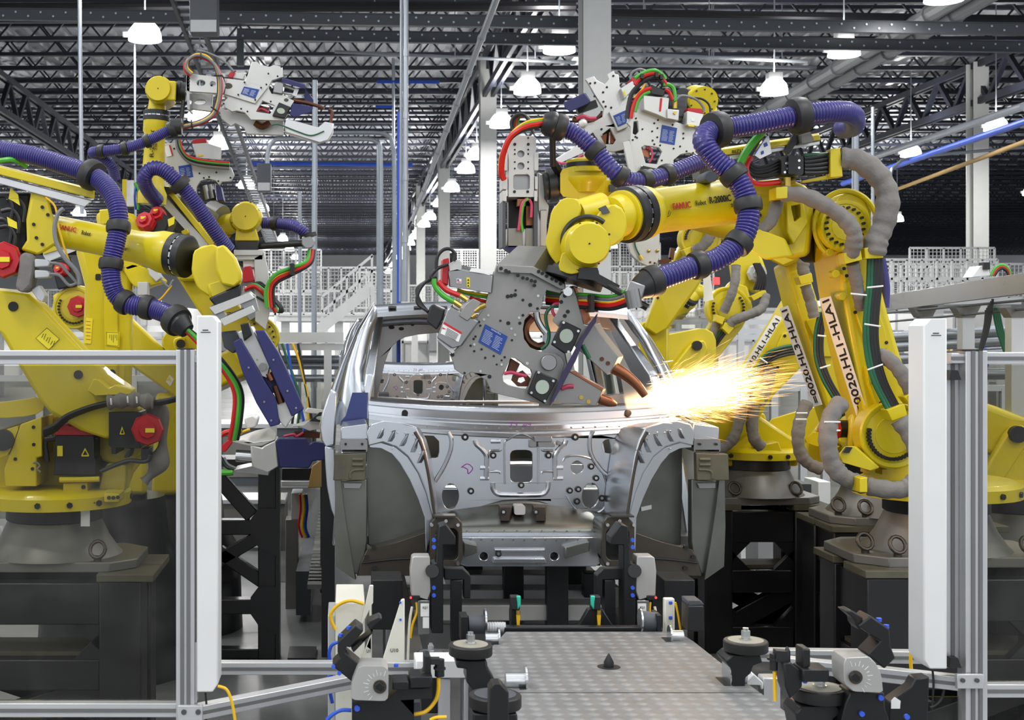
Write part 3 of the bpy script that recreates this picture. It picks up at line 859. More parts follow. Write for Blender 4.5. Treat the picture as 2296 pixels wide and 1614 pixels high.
# A pillars, header, roof
def pillar(name, lo, hi, ylo, yhi, m):
    """strip between an outer and an inner pixel polyline, depth running from ylo to yhi"""
    n = len(lo); rows = []
    for i in range(n):
        t = i / (n - 1); Y = ylo + (yhi - ylo) * t
        a = P(lo[i][0], lo[i][1], Y); b = P(hi[i][0], hi[i][1], Y)
        mid = (a + b) / 2 + Vector((0, -0.02, 0.015))
        rows.append([a, (a * .6 + mid * .4) + Vector((0, -.012, 0)), mid, (b * .6 + mid * .4) + Vector((0, -.012, 0)), b, b + Vector((0, .07, 0)), a + Vector((0, .09, 0)), a])
    mb = MB(); vs = [p for r in rows for p in r[:-1]]; k = 7; fs = []
    for i in range(n - 1):
        for j in range(k):
            fs.append((i * k + j, i * k + (j + 1) % k, (i + 1) * k + (j + 1) % k, (i + 1) * k + j))
    fs.append(tuple(range(k))); fs.append(tuple((n - 1) * k + j for j in range(k)))
    build(name, mb.add(vs, fs), m, car, ang=50)
pillar('windscreen_pillar', [(748, 955), (758, 900), (778, 815), (806, 740), (838, 682)], [(822, 940), (820, 890), (812, 832), (828, 770), (848, 709)], 6.25, 7.0, ALU)
pillar('windscreen_pillar', [(1560, 945), (1530, 880), (1503, 827), (1462, 760), (1412, 693)], [(1512, 930), (1496, 880), (1474, 830), (1442, 770), (1404, 714)], 6.3, 7.0, ALU)
pillar('door_frame', [(716, 985), (724, 925), (746, 860), (770, 800), (800, 735), (838, 678)], [(748, 985), (752, 925), (764, 870), (782, 815), (806, 750), (842, 688)], 6.45, 7.3, ALU)
hd = []
for (dy, Y) in ((34, 6.98), (26, 6.98), (20, 7.0), (8, 7.03), (2, 7.1), (0, 7.25), (0.5, 7.6), (6, 8.4), (14, 9.4)):
    r = []
    for k in range(21):
        u = k / 20.0; x = 838 + (1414 - 838) * u
        top = 677 + 12 * abs(2 * u - 0.9) ** 2.5
        p = P(x, top + dy * (0.75 if dy > 1 else 1), 7.0); 
        z = p.z
        xx = CXW + (p.x - CXW) * (1 - 0.02 * max(0, Y - 7.2))
        r.append(Vector((xx, Y, z)))
    hd.append(r)
build('roof_panel', sheet(MB(), hd, 0.01), ALU, car, ang=30)
rh = MB()
for k in range(9):
    x = 880 + k * 57; rh.prism(rrect(x - 9, 686, x + 9, 691, 2), 6.985, 7.03)
build('header_slots', rh, DGR, car)
# inner rear hoop seen through the windscreen
hoop = [(832, 704), (1412, 704), (1430, 760), (1452, 905), (832, 905), (822, 830)]
hole = [(846, 900), (852, 860), (866, 800), (884, 768), (916, 752), (1000, 744), (1290, 744), (1345, 752), (1372, 780), (1388, 830), (1402, 900)]
build('roof_hoop', MB().prism(hoop, 7.5, 7.62, [rnd(hole, 1)]), GUM, car, bevel=0.01)
hh = MB()
for (x, y, rx, ry) in ((878, 734, 7, 4), (900, 737, 6, 4), (925, 728, 4, 3), (970, 728, 5, 3), (836, 800, 5, 14), (832, 860, 4, 6), (850, 745, 4, 4)):
    hh.prism(ell(x, y, rx, ry, 12), 7.49, 7.52)
build('hoop_holes', hh, INK, car)
build('hoop_rib', MB().tube(PP([(856, 725), (930, 720), (1010, 722)], 7.49), 0.02).tube(PP([(842, 760), (834, 820), (832, 890)], 7.49), 0.018), ALU, car)
pillar('centre_pillar', [(1366, 905), (1360, 850), (1346, 780), (1335, 715)], [(1398, 905), (1386, 840), (1370, 780), (1352, 715)], 8.4, 8.6, ALD)
pillar('rear_pillar', [(1418, 900), (1405, 830), (1385, 760), (1366, 715)], [(1428, 905), (1420, 850), (1402, 790), (1378, 730)], 7.8, 8.0, ALU)
# side body and floor
def ring_side(mx):
    sx = mx
    o = [(6.45, 0.95), (6.4, 1.35), (6.55, 1.78), (7.3, 2.1), (9.6, 2.08), (10.3, 1.7), (10.4, 1.0), (9.9, .95), (9.7, 1.3), (9.2, 1.3), (9.0, 0.9), (7.2, .85)]
    h1 = [(6.75, 1.05), (6.72, 1.6), (7.3, 2.0), (8.0, 2.02), (8.05, 1.05)]
    h2 = [(8.25, 1.05), (8.2, 2.0), (9.0, 1.98), (9.0, 1.35), (8.8, 1.05)]
    s_ = 1 if sx < CXW else -1
    f = lambda l: [Vector((sx + s_ * .21 * max(0, b - 1.0), a, b)) for a, b in l]
    return MB().slab(f(o), (0.05, 0, 0), [f(h1), f(h2)])
build('side_frame', ring_side(-0.06), ALU, car, bevel=0.01); build('side_frame', ring_side(2 * CXW + 0.01), ALU, car, bevel=0.01)
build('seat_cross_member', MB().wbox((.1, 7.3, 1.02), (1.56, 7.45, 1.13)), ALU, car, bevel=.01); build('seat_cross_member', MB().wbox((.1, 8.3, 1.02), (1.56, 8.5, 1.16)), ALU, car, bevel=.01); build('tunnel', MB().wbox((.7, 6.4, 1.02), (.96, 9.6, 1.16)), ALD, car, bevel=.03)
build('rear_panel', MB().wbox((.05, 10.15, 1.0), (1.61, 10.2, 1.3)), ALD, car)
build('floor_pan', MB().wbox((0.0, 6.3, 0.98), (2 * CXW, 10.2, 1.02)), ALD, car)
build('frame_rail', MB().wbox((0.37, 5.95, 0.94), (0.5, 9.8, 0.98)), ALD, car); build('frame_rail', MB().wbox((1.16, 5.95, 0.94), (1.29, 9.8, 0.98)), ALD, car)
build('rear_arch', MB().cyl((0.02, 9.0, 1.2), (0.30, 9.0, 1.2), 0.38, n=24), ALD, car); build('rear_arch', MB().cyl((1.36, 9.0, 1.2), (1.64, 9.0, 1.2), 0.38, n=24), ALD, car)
lip = [(728, 1000), (729, 1040), (733, 1090), (742, 1140), (752, 1165), (757, 1150), (752, 1090), (750, 1005)]
build('side_lip', MB().loft(lip, 6.15, [(x + 2, y) for x, y in lip], 6.35), ALU, car, bevel=0.006)
build('side_cheek', MB().loft([(720, 985), (716, 955), (722, 925), (742, 870), (756, 880), (750, 1000), (730, 1003)], 6.2, [(722, 985), (720, 955), (726, 925), (744, 870), (758, 880), (752, 1000), (733, 1003)], 6.45), ALU, car, bevel=0.01)
car2 = dup(car, (CXW, 6.2 + 8.74, 0.9), None, 'second bare car body waiting behind, seen through the windscreen opening of the first')
# ---------------------------------------------------------------- robot building blocks
def tangent(pts, i):
    return (pts[min(i + 1, len(pts) - 1)] - pts[max(i - 1, 0)]).normalized()
def hose(parent, l, Y, rpx, clamps=(), m=PUR, pitch=8.0, name='dress_hose', cr=1.27, cw=0.75, n=16):
    """corrugated hose along pixel path l; clamps are (px, py[, size]) points near it"""
    pts = PP(l, Y); sp = spline(pts, 10)
    o = build(name, MB().tube(sp, rpx * S(Y), n, smooth=False, rings=pitch * S(Y)), m, parent, ang=80)
    for c in clamps:
        k = c[2] if len(c) > 2 else 1.0
        best = min(range(len(sp)), key=lambda i: (VX + sp[i].x * F / sp[i].y - c[0]) ** 2 + (VY + (H - sp[i].z) * F / sp[i].y - c[1]) ** 2)
        p = sp[best]; t = tangent(sp, best); r = rpx * S(Y)
        h = r * cw * (0.8 + 0.4 * (k - 1))
        build('hose_clamp', MB().lathe(p - t * h, p + t * h, [(0, r * 1.02), (0.06, r * 1.2 * k), (0.3, r * cr * k), (0.7, r * cr * k), (0.94, r * 1.2 * k), (1, r * 1.02)], 20), RUB, o)
    return o
def sleeve(parent, l, Y, rpx, name='fabric_sleeve', m=None, wob=0.09):
    pts = spline(PP(l, Y), 8); R0 = rpx * S(Y)
    rng = random.Random(int(l[0][0] * 7 + l[0][1]))
    ph = [rng.random() * 6 for _ in range(3)]
    f = lambda t: R0 * (1 + wob * math.sin(t * 21 + ph[0]) * 0.5 + wob * math.sin(t * 63 + ph[1]) * 0.6)
    return build(name, MB().tube(pts, f, 12, smooth=False), m or SLV, parent, ang=60)
def bundle(parent, l, Y, items, name='cable'):
    """parallel cables: items = [(dx, dy, r px, material)]"""
    for dx, dy, r, m in items:
        build(name, MB().tube(PP([(q[0] + dx, q[1] + dy) + tuple(q[2:]) for q in l], Y), r * S(Y), 8), m, parent)
def tie(parent, x, y, Y, wpx, ang=0.0, m=None, name='cable_tie'):
    c, s_ = math.cos(ang), math.sin(ang)
    build(name, MB().tube([P(x - wpx * c, y - wpx * s_, Y), P(x, y, Y - 0.004), P(x + wpx * c, y + wpx * s_, Y)], 2.0 * S(Y), 6), m or LBL, parent)
def bolt_ring(parent, cx, cy, Y, r, n, a0, a1, rp=4.5, name='bolt_ring', t=0.02):
    o = build(name, bolts(MB(), ring(cx, cy, r, n, a0, a1), Y, rp, t, 8), BLM, parent)
    return o
def riser(x0, x1, y0, y1, zt, label, holes=True):
    t = thing('robot_riser', label, 'robot stand', ((x0 + x1) / 2, (y0 + y1) / 2, 0), 'black steel robot risers')
    p = min(0.2, (y1 - y0) * .4)
    for (a, b) in ((x0, y0), (x1 - p, y0), (x0, y1 - p), (x1 - p, y1 - p)):
        build('post', MB().wbox((a, b, 0), (a + p, b + p, zt)), BLP, t, bevel=0.008)
        build('top_pad', MB().wbox((a - .01, b - .01, zt), (a + p * 1.3, b + p * 1.3, zt + 0.035)), DUST, t, bevel=0.004)
    for z0, z1 in ((zt - 0.2, zt - 0.01), (zt * .42, zt * .42 + .14), (0.0, 0.16)):
        m = MB()
        m.wbox((x0 + p, y0 + .02, z0), (x1 - p, y0 + .12, z1)); m.wbox((x0 + p, y1 - .12, z0), (x1 - p, y1 - .02, z1))
        m.wbox((x0 + .02, y0 + p, z0), (x0 + .12, y1 - p, z1)); m.wbox((x1 - .12, y0 + p, z0), (x1 - .02, y1 - p, z1))
        build('cross_beam', m, BLP, t, bevel=0.006)
    g = MB()
    for z in (zt - .2, zt * .42 + .14, 0.16):
        for (xa, s_) in ((x0 + p, 1), (x1 - p, -1)):
            g.slab([(xa, y0 + .03, z + (.0 if z > zt - .3 else 0)), (xa + s_ * .12, y0 + .03, z), (xa, y0 + .03, z + (-.12 if z > zt - .3 else .12))], (0, .05, 0))
    build('gusset', g, BLP, t)
    build('brace', MB().bar((x0 + p, y0 + .1, 0.16), (x1 - p, y0 + .1, zt * .42), 0.08, 0.12), BLP, t, bevel=0.006)
    build('brace', MB().bar((x0 + p, y1 - .1, zt * .42), (x1 - p, y1 - .1, .16), 0.08, 0.12), BLP, t, bevel=0.006)
    build('shelf_plate', MB().wbox((x0 + .05, y0 + .1, zt * .42 + .14), (x1 - .05, y1 - .1, zt * .42 + .16)), DUST, t)
    return t
def base_cast(parent, X, Y, z0, R=0.33, h=0.42, half=0.42, hy=None):
    """grey foot casting standing on z0, black bearing ring and eye bolts"""
    hy = hy or half; c = min(.12, hy * .4)
    pl = [(X - half, Y - hy + c, z0), (X - half + c, Y - hy, z0), (X + half - c, Y - hy, z0), (X + half, Y - hy + c, z0), (X + half, Y + hy - c, z0), (X + half - c, Y + hy, z0), (X - half + c, Y + hy, z0), (X - half, Y + hy - c, z0)]
    build('foot_plate', MB().slab(pl, (0, 0, 0.045)), GRY, parent, bevel=0.006)
    a = Vector((X, Y, z0 + .045)); b = Vector((X, Y, z0 + h))
    build('foot_casting', MB().lathe(a, b, [(0, R * 1.12), (0.08, R * 1.05), (0.35, R * 0.9), (0.62, R * 0.8), (0.70, R * 0.77)], 36), GRY, parent)
    build('bearing_ring', MB().lathe(a, b, [(0.70, R * 0.76), (0.72, R * 0.80), (0.98, R * 0.80), (1.0, R * 0.76)], 36), BLK, parent)
    for dx, dy in ((-half + .06, -hy + .13), (-half + .17, -hy + .03), (half - .17, -hy + .03)):
        c = Vector((X + dx, Y + dy, z0 + .1))
        pts = [c + Vector((0.035 * math.cos(k * math.pi / 6), 0.02 * math.sin(k * math.pi / 6), 0.035 * math.sin(k * math.pi / 6))) for k in range(13)]
        e = MB().tube(pts, 0.009, 8, smooth=False).cyl(c - Vector((0, 0, .06)), c - Vector((0, 0, .03)), 0.018)
        build('eye_bolt', e, BRN, parent)
    build('foot_bolt', MB().cyl((X - half + .32, Y - hy + .06, z0 + .045), (X - half + .32, Y - hy + .06, z0 + .085), 0.022, n=6), BLM, parent)
    return z0 + h
def turntable(parent, X, Y, z, R=0.33, h=0.1):
    build('turntable', MB().lathe((X, Y, z), (X, Y, z + h), [(0, R * .82), (0.1, R), (0.75, R), (0.9, R * .95), (1, R * .9)], 40), YEL, parent)
    b = MB()
    for k in range(16):
        a = 2 * math.pi * k / 16
        c = Vector((X + R * 0.99 * math.cos(a), Y + R * .99 * math.sin(a), z + h * .45)); d = Vector((math.cos(a), math.sin(a), 0))
        if k % 4 < 3: b.cyl(c, c + d * .014, 0.014, n=6)
    build('rim_bolts', b, BLM, parent)
    return z + h
def servo(parent, x, y, Y, rpx, axis=(0, -1, 0), L=0.25, body=True, label=True, m=None):
    """servo motor: dark square body with red octagonal cap facing axis, cap face centred on pixel x, y"""
    ax = Vector(axis).normalized(); c = P(x, y, Y); r = rpx * S(Y)
    if body:
        build('servo_body', MB().lathe(c - ax * L, c - ax * 0.05, [(0, r * .8), (1, r * .8)], 8), BLK, parent, bevel=0.01)
    o = build('servo_cap', MB().lathe(c - ax * .06, c, [(0, r * .98), (.55, r), (.6, r * .96), (1, r * .9)], 8), m or RED, parent, ang=20)
    build('cap_boss', MB().lathe(c, c + ax * .02, [(0, r * .55), (1, r * .48)], 8), m or RED, o, ang=20)
    if label:
        u = Vector((1, 0, 0)); p = c + ax * .021 + Vector((r * .12, 0, 0))
        build('warning_label', MB().slab([p + Vector((-r * .25, 0, -r * .13)), p + Vector((r * .3, 0, -r * .13)), p + Vector((r * .3, 0, r * .13)), p + Vector((-r * .25, 0, r * .13))], ax * .003), YLB, o)
    return o
def wrist_cap(parent, x, y, Y, rpx, dep=0.22, name='wrist_cap'):
    a = P(x, y, Y); b = a + Vector((0, dep, 0)); r = rpx * S(Y)
    o = build(name, MB().lathe(a, b, [(0, r * .86), (.05, r * .93), (.12, r * .95), (.14, r), (.5, r), (1, r)], 36), YEL, parent, ang=30)
    bolts_ = bolts(MB(), ring(x, y, rpx * .94, 8, 20, 380), Y + dep * .12, rpx * .05, 0.008)
    build('cap_screws', bolts_, BLM, o)
    build('centre_plug', MB().disc(x, y, Y - 0.003, Y + .01, rpx * .04, 10), INK, o)
    return o
def arm_tube(parent, a, b, Ya, Yb, ra, rb, name='upper_arm', n=28, m=None):
    A = P(a[0], a[1], Ya); B = P(b[0], b[1], Yb)
    return build(name, MB().lathe(A, B, [(0, ra * S(Ya) * 1.14), (.05, ra * S(Ya) * 1.14), (.14, ra * S(Ya)), (.5, (ra * S(Ya) + rb * S(Yb)) / 2), (1, rb * S(Yb))], n), m or YEL, parent)
def flange_ring(parent, c, t, r, w_, name='bearing_flange', m=None):
    """dark ring centred at world c with axis t"""
    t = t.normalized()
    o = build(name, MB().lathe(c - t * w_ / 2, c + t * w_ / 2, [(0, r * .9), (.06, r), (.44, r), (.46, r * .93), (.54, r * .93), (.56, r), (.94, r), (1, r * .9)], 36), m or BLK, parent)
    bm_ = MB(); u = t.orthogonal().normalized(); v = t.cross(u)
    for k in range(18):
        an = 2 * math.pi * k / 18; d = u * math.cos(an) + v * math.sin(an)
        bm_.cyl(c + d * r * .92, c + d * r * .97, .012, n=6)
    build('flange_bolts', bm_, CHAIN, o)
    return o
def hub(parent, x, y, Y, r, dep=0.2, bolts_n=22, a0=0, a1=360, rr=0.72, name='joint_hub'):
    a = P(x, y, Y); b = a + Vector((0, dep, 0)); R = r * S(Y)
    o = build(name, MB().lathe(a, b, [(0, R * .55), (.02, R * .56), (.06, R * .82), (.02, R * .86), (.02, R * .96), (.1, R), (1, R)], 40), YEL, parent)
    bolt_ring(o, x, y, Y + .012, r * rr, bolts_n, a0, a1, r * .055, 'hub_bolts', 0.03)
    return o
# ---------------------------------------------------------------- welding gun building blocks
def insulator(parent, poly, cx, cy, rx, ry, Y, rot=0.0, bolts_p=()):
    o = build('insulator_block', MB().prism(poly, Y - 0.03, Y), BLK, parent, bevel=0.004)
    build('transformer_window', MB().prism(ell(cx, cy, rx, ry, 20, rot), Y - 0.036, Y - 0.03), LENS, o)
    if bolts_p: build('socket_screws', bolts(MB(), bolts_p, Y - 0.03, rx * .2, .018, 10), CHAIN, o)
    return o
def nameplate(parent, poly, Y, lines=9, title='CENTERLINE'):
    o = build('nameplate', MB().prism(poly, Y - 0.004, Y), BPL, parent)
    m = MB(); a, b, c, d = [Vector((p[0], p[1])) for p in poly]   # tl tr br bl
    rng = random.Random(3)
    for k in range(lines):
        t = 0.25 + 0.68 * k / lines
        for (s0, s1) in ((.08, .38 + .1 * rng.random()), (.55, .78 + .12 * rng.random())):
            p = a.lerp(d, t); q = b.lerp(c, t)
            u = p.lerp(q, s0); v = p.lerp(q, s1)
            m.tube([P(u.x, u.y, Y - .0045), P(v.x, v.y, Y - .0045)], .0012 if True else 0, 4, smooth=False)
    build('plate_print', m, WINK, o)
    return o
def holes_on(parent, pts, Y, r, m=None, name='threaded_hole'):
    return build(name, bolts(MB(), pts, Y, r, 0.003, 8), m or INK, parent)
# ---------------------------------------------------------------- front right robot (label HL1)
R1 = thing('welding_robot', 'large yellow front robot with strip label 0020.HL1, holding the sparking gun', 'robot', (2.87, 6.45, 0.93), 'yellow welding robots right of the car')
riser(2.36, 3.34, 5.98, 6.58, 0.88, 'black steel riser under the front right robot, nearest the right light curtain')
zt = base_cast(R1, 2.84, 6.36, 0.915, 0.30, 0.29, 0.47, .31)
zt = turntable(R1, 2.84, 6.36, zt, 0.38, 0.085)
Y0 = 6.1
build('carriage', MB().loft([(1935, 1092), (1935, 1050), (1900, 1000), (1905, 930), (1960, 900), (2160, 900), (2200, 1092)], 6.25, [(1940, 1092), (1940, 1050), (1885, 1000), (1880, 940), (1950, 900), (2150, 900), (2190, 1092)], 6.75), YEL, R1, bevel=0.02)
build('carriage_rib', MB().prism([(1948, 1050), (1962, 1050), (1962, 1062), (1948, 1062)], 6.15, 6.25).prism([(1978, 1052), (1990, 1052), (1990, 1064), (1978, 1064)], 6.17, 6.25), YED, R1)
# lower arm: hub face towards us, long orange-lit side towards the weld
fr = [(1868, 470), (1884, 436), (1912, 428), (1940, 440), (1954, 470), (1955, 520), (1962, 590), (1990, 700), (2020, 800), (2052, 890), (2070, 950), (2072, 1000), (2055, 1040), (2010, 1052), (1965, 1030), (1948, 985), (1940, 930), (1905, 740), (1878, 580)]
bk = [(1814, 500), (1826, 458), (1856, 436), (1900, 440), (1930, 480), (1935, 520), (1945, 590), (1970, 700), (1995, 800), (2025, 890), (2045, 950), (2045, 1000), (2030, 1040), (1990, 1048), (1935, 1025), (1908, 985), (1892, 930), (1846, 740), (1820, 580)]
build('lower_arm', MB().loft(fr, Y0, bk, Y0 + 0.28), YEL, R1, bevel=0.02, seg=3)
hub(R1, 1897, 506, Y0 - 0.06, 58, 0.1, 20, 100, 460)
hub(R1, 2005, 975, Y0 - 0.06, 76, 0.1, 26, -20, 200)
build('hub_rim', MB().tube([P(1897 + 70 * math.cos(a * .2), 506 + 78 * math.sin(a * .2), Y0 - .005) for a in range(-20, 10)], 6 * S(6.1), 8), YEL, R1)
# the coding label on the side of the arm
LB = [(1843, 668), (1868, 662), (1953, 930), (1928, 936)]
def lab_on_arm(parent, quad, Yq, s, name='coding_label', inkm=None):
    """white strip label: quad tl, tr, br, bl in pixels, text reads upward from the bottom"""
    q = [P(a, b, Y) for (a, b), Y in zip(quad, Yq)]
    n = (q[1] - q[0]).cross(q[3] - q[0]).normalized()
    if n.y > 0: n = -n
    o = build(name, MB().slab([v + n * .012 for v in q], n * .002), LBL, parent)
    up = q[0] - q[3]; L = up.length; wd = (q[1] - q[0]).length
    p0 = q[2] + (q[3] - q[2]) * 0.18 + up * 0.03 + n * .015
    text(o, 'label_text', s, p0, up, (q[3] - q[2]), wd * .62, INK, width=L * .94, bold=0.012, off=0.001)
    return o
lab_on_arm(R1, LB, (6.215, 6.105, 6.105, 6.215), '=0020.HL1-HLA1')
# plates, bosses and clamp brackets on the arm
build('cover_plate', MB().prism(rnd([(1915, 688), (1962, 672), (1985, 740), (1992, 780), (1962, 792), (1945, 778)], 1, .12), Y0 - 0.015, Y0 + .02), YEL, R1, bevel=0.004)
holes_on(R1, [(1918, 700), (1988, 768), (1957, 782)], Y0 - .015, 4)
bs = MB()
for (x, y) in ((1875, 614), (1890, 664), (1862, 565)):
    bs.disc(x, y, Y0 - 0.03, Y0 + .03, 9, 16)
build('boss', bs, YEL, R1, bevel=0.003)
def clampbox(parent, poly, Y, dep=.08, lab=None):
    o = build('clamp_bracket', MB().prism(poly, Y - dep, Y), YEL, parent, bevel=0.003)
    return o
clampbox(R1, [(1893, 567), (1930, 558), (1934, 582), (1896, 592)], 6.0)
clampbox(R1, [(1938, 556), (1981, 550), (1981, 578), (1940, 580)], 6.0)
clampbox(R1, [(1989, 919), (2028, 905), (2035, 932), (2000, 944)], 6.0)
J2 = clampbox(R1, [(2028, 890), (2058, 872), (2066, 896), (2042, 908)], 6.0)
ptext(J2, 'joint_mark', 'J2', (2036, 897), (2056, 886), 8, 5.915, INK)
ptext(J2, 'joint_mark', '+  -', (2040, 905), (2060, 894), 5, 5.915, INK)
build('side_strap', MB().prism([(1879, 570), (1893, 566), (1904, 625), (1896, 632)], Y0 - .02, Y0 + .02).prism([(1942, 820), (1956, 850), (1984, 920), (1972, 926), (1948, 860)], Y0 - .03, Y0 + .02), YEL, R1, bevel=0.003)
holes_on(R1, [(1890, 580), (1893, 602), (1899, 618), (1958, 858), (1975, 904), (1984, 934)], Y0 - .03, 4)
stp = build('stop_bracket', MB().loft([(1880, 1018), (1895, 1000), (1918, 1000), (1972, 1048), (1955, 1056), (1886, 1036)], 5.98, [(1890, 1012), (1900, 1000), (1924, 1000), (1975, 1045), (1958, 1052), (1896, 1030)], 6.2), YEL, R1, bevel=0.006)
build('stop_pad', MB().prism([(1890, 1014), (1899, 1002), (1912, 1003), (1904, 1016)], 5.965, 5.985), BLK, stp)
# servo motor on joint 2, seen behind the sleeve
servo(R1, 1848, 962, 6.3, 26, (-1, -.2, 0), 0.3, label=False)
# upper body (joint 3 casing)
ub = [(1642, 418), (1700, 405), (1762, 398), (1800, 415), (1822, 440), (1818, 520), (1812, 572), (1772, 580), (1720, 566), (1690, 540), (1655, 500), (1640, 470)]
build('elbow_casing', MB().loft(ub, 6.1, [(x + 6, y + 2) for x, y in ub], 6.55), YEL, R1, bevel=0.03, seg=3)
build('elbow_bottom', MB().loft([(1668, 538), (1700, 512), (1760, 535), (1778, 575), (1716, 583), (1680, 560)], 5.98, [(1668, 538), (1710, 512), (1765, 535), (1782, 572), (1726, 580), (1690, 560)], 6.3), YEL, R1, bevel=0.01)
build('elbow_lug', MB().prism([(1762, 450), (1800, 445), (1812, 500), (1780, 548), (1765, 520)], 6.03, 6.12, [[(1774, 462), (1794, 458), (1796, 486), (1782, 498)]]), YEL, R1, bevel=0.006)
holes_on(R1, [(1703, 482), (1716, 505), (1764, 552), (1690, 545)], 6.095, 5)
build('joint_gap', MB().cyl(P(1836, 520, 6.36), P(1812, 520, 6.4), 70 * S(6.3), n=32), BLK, R1, label='dark joint seal between casing and lower arm')
# upper arm reaching towards the camera
A = P(1672, 447, 6.28); B = P(1432, 478, 5.85); ax = (B - A).normalized()
arm = build('upper_arm', MB().lathe(A, B, [(0, .108), (.5, .103), (.89, .1), (.92, .112), (.95, .118), (1, .118)], 36), YEL, R1)
flange_ring(R1, B + ax * .045, ax, .125, .1)
build('inner_sleeve', MB().cyl(B + ax * .09, B + ax * .18, .098, .085, n=28), YEL, R1)
flange_ring(R1, B + ax * .10, ax, .11, .03, 'bolt_flange', YEL)
pA = P(1512, 465, 5.87); pB = P(1650, 440, 6.14)
dirv = (A - B).normalized(); upv = Vector((0, -1, 0)).cross(dirv)
upv = (upv - dirv * upv.dot(dirv)).normalized()
nrm_ = dirv.cross(upv)
def on_arm(t, s):  # point on the camera side of the arm, t along from wrist to elbow, s up
    return B + (A - B) * t + nrm_ * .104 + upv * s
tp = on_arm(.14, -.012)
text(arm, 'maker_mark', 'FANUC', tp, dirv, upv, .028, RINK, width=.118, bold=.012, off=.004)
text(arm, 'model_mark', 'Robot', on_arm(.345, -.008), dirv, upv, .024, INK, width=.07, bold=-.01, off=.004)
text(arm, 'model_mark', 'R-2000iC', on_arm(.47, -.006), dirv, upv, .03, INK, width=.15, bold=.015, off=.006)
text(arm, 'model_mark', '210F', on_arm(.66, -.034), dirv, upv, .016, INK, width=.05, bold=.008, off=.006)
build('scuff_marks', MB().tube([on_arm(.12, -.02), on_arm(.10, -.035), on_arm(.07, -.04)], .0015, 4).tube([on_arm(.08, -.032), on_arm(.03, -.05)], .0015, 4).tube([on_arm(.11, -.012), on_arm(.09, -.03)], .0015, 4), INK, arm)
# wrist
YW = 5.6
build('wrist_body', MB().loft(rnd([(1340, 475), (1372, 455), (1402, 470), (1408, 515), (1392, 545), (1350, 560), (1322, 520)], 1), YW + .06, rnd([(1340, 470), (1372, 452), (1402, 468), (1408, 515), (1392, 545), (1350, 560), (1325, 520)], 1), YW + .34), YEL, R1, bevel=0.02)
build('wrist_window', MB().prism([(1344, 466), (1358, 460), (1368, 476), (1352, 480)], YW + .05, YW + .08), DGR, R1)
build('wrist_fork', MB().loft(rnd([(1228, 520), (1236, 472), (1262, 444), (1296, 446), (1304, 470), (1280, 520), (1262, 560), (1256, 602), (1232, 572), (1222, 545)], 1, .15), YW + .05, rnd([(1228, 520), (1240, 470), (1266, 442), (1300, 446), (1318, 470), (1300, 540), (1280, 580), (1262, 598), (1236, 572), (1224, 545)], 1, .15), YW + .4), YEL, R1, bevel=0.015)
build('fork_boss', MB().cyl(P(1292, 482, YW + .14), P(1350, 470, YW + .2), 34 * S(YW), 40 * S(YW), n=28), YEL, R1)
wc = wrist_cap(R1, 1322, 546, YW - .12, 52, .34)
bnd = build('black_band', MB().tube([P(1318 + 56 * math.cos(a), 541 + 55 * math.sin(a), YW + .03) for a in [math.radians(160 + 10 * k) for k in range(16)]], 6 * S(YW), 8), BLK, wc)
build('hand_casting', MB().loft(rnd([(1262, 560), (1300, 590), (1345, 585), (1338, 602), (1300, 612), (1276, 615), (1250, 604)], 1, .2), YW - .06, rnd([(1262, 556), (1300, 580), (1345, 580), (1338, 600), (1300, 612), (1276, 615), (1250, 604)], 1, .2), YW + .26), YEL, R1, bevel=0.01)
fa = P(1300, 592, YW + .08); fb = P(1285, 632, YW + .08)
build('tool_flange', MB().lathe(fa, fb, [(0, .085), (.3, .098), (.6, .11), (.62, .125), (1, .125)], 32), BLK, R1)
# cable sleeves, cables
sleeve(R1, [(1886, 356, 6.0), (1925, 360, 5.98), (1970, 395, 5.96), (1990, 440, 5.95), (1982, 500, 5.95), (1965, 540, 5.95), (1960, 572, 5.95)], 5.95, 25)
sleeve(R1, [(1752, 434, 5.95), (1800, 438, 5.92), (1850, 460, 5.9), (1892, 490, 5.9), (1914, 520, 5.9), (1914, 548, 5.92), (1906, 575, 5.95)], 5.92, 18)
sleeve(R1, [(1912, 590, 5.97), (1920, 630, 6.0), (1926, 665, 6.02), (1932, 690, 6.05)], 6, 14)
sleeve(R1, [(1972, 795, 6.02), (2000, 812, 5.97), (2030, 850, 5.95), (2050, 895, 5.96), (2062, 940, 6.0), (2068, 990, 6.0)], 5.97, 17)
sleeve(R1, [(2016, 940, 5.9), (2040, 975, 5.88), (2060, 1020, 5.87), (2058, 1065, 5.87), (2035, 1092, 5.87), (2000, 1098, 5.88), (1945, 1090, 5.92)], 5.88, 20)
sleeve(R1, [(1886, 902, 5.98), (1862, 935, 5.94), (1856, 985, 5.92), (1864, 1035, 5.92), (1885, 1065, 5.92), (1915, 1080, 5.94), (1940, 1088, 5.96)], 5.93, 20)
sleeve(R1, [(1745, 445, 6.02), (1735, 480, 6.0), (1720, 505, 6.0), (1690, 525, 6.02)], 6.0, 14)
clampbox(R1, [(1928, 1072), (1945, 1070), (1945, 1104), (1928, 1104)], 5.95, .12)
clampbox(R1, [(1740, 420), (1766, 418), (1766, 444), (1740, 446)], 6.0, .1)
cb = [(-14, 0, 4.5, DGN), (-7, 0, 4.5, DGN), (0, 0, 5, BLK), (7, 0, 5, BLK), (14, 0, 4.5, BLK)]
bundle(R1, [(1962, 575, 5.98), (1960, 640, 5.98), (1955, 690, 5.98), (1952, 750, 5.98), (1958, 805, 5.98), (1972, 855, 5.97), (1994, 900, 5.96), (2008, 925, 5.95)], 5.97, cb, 'arm_cable')
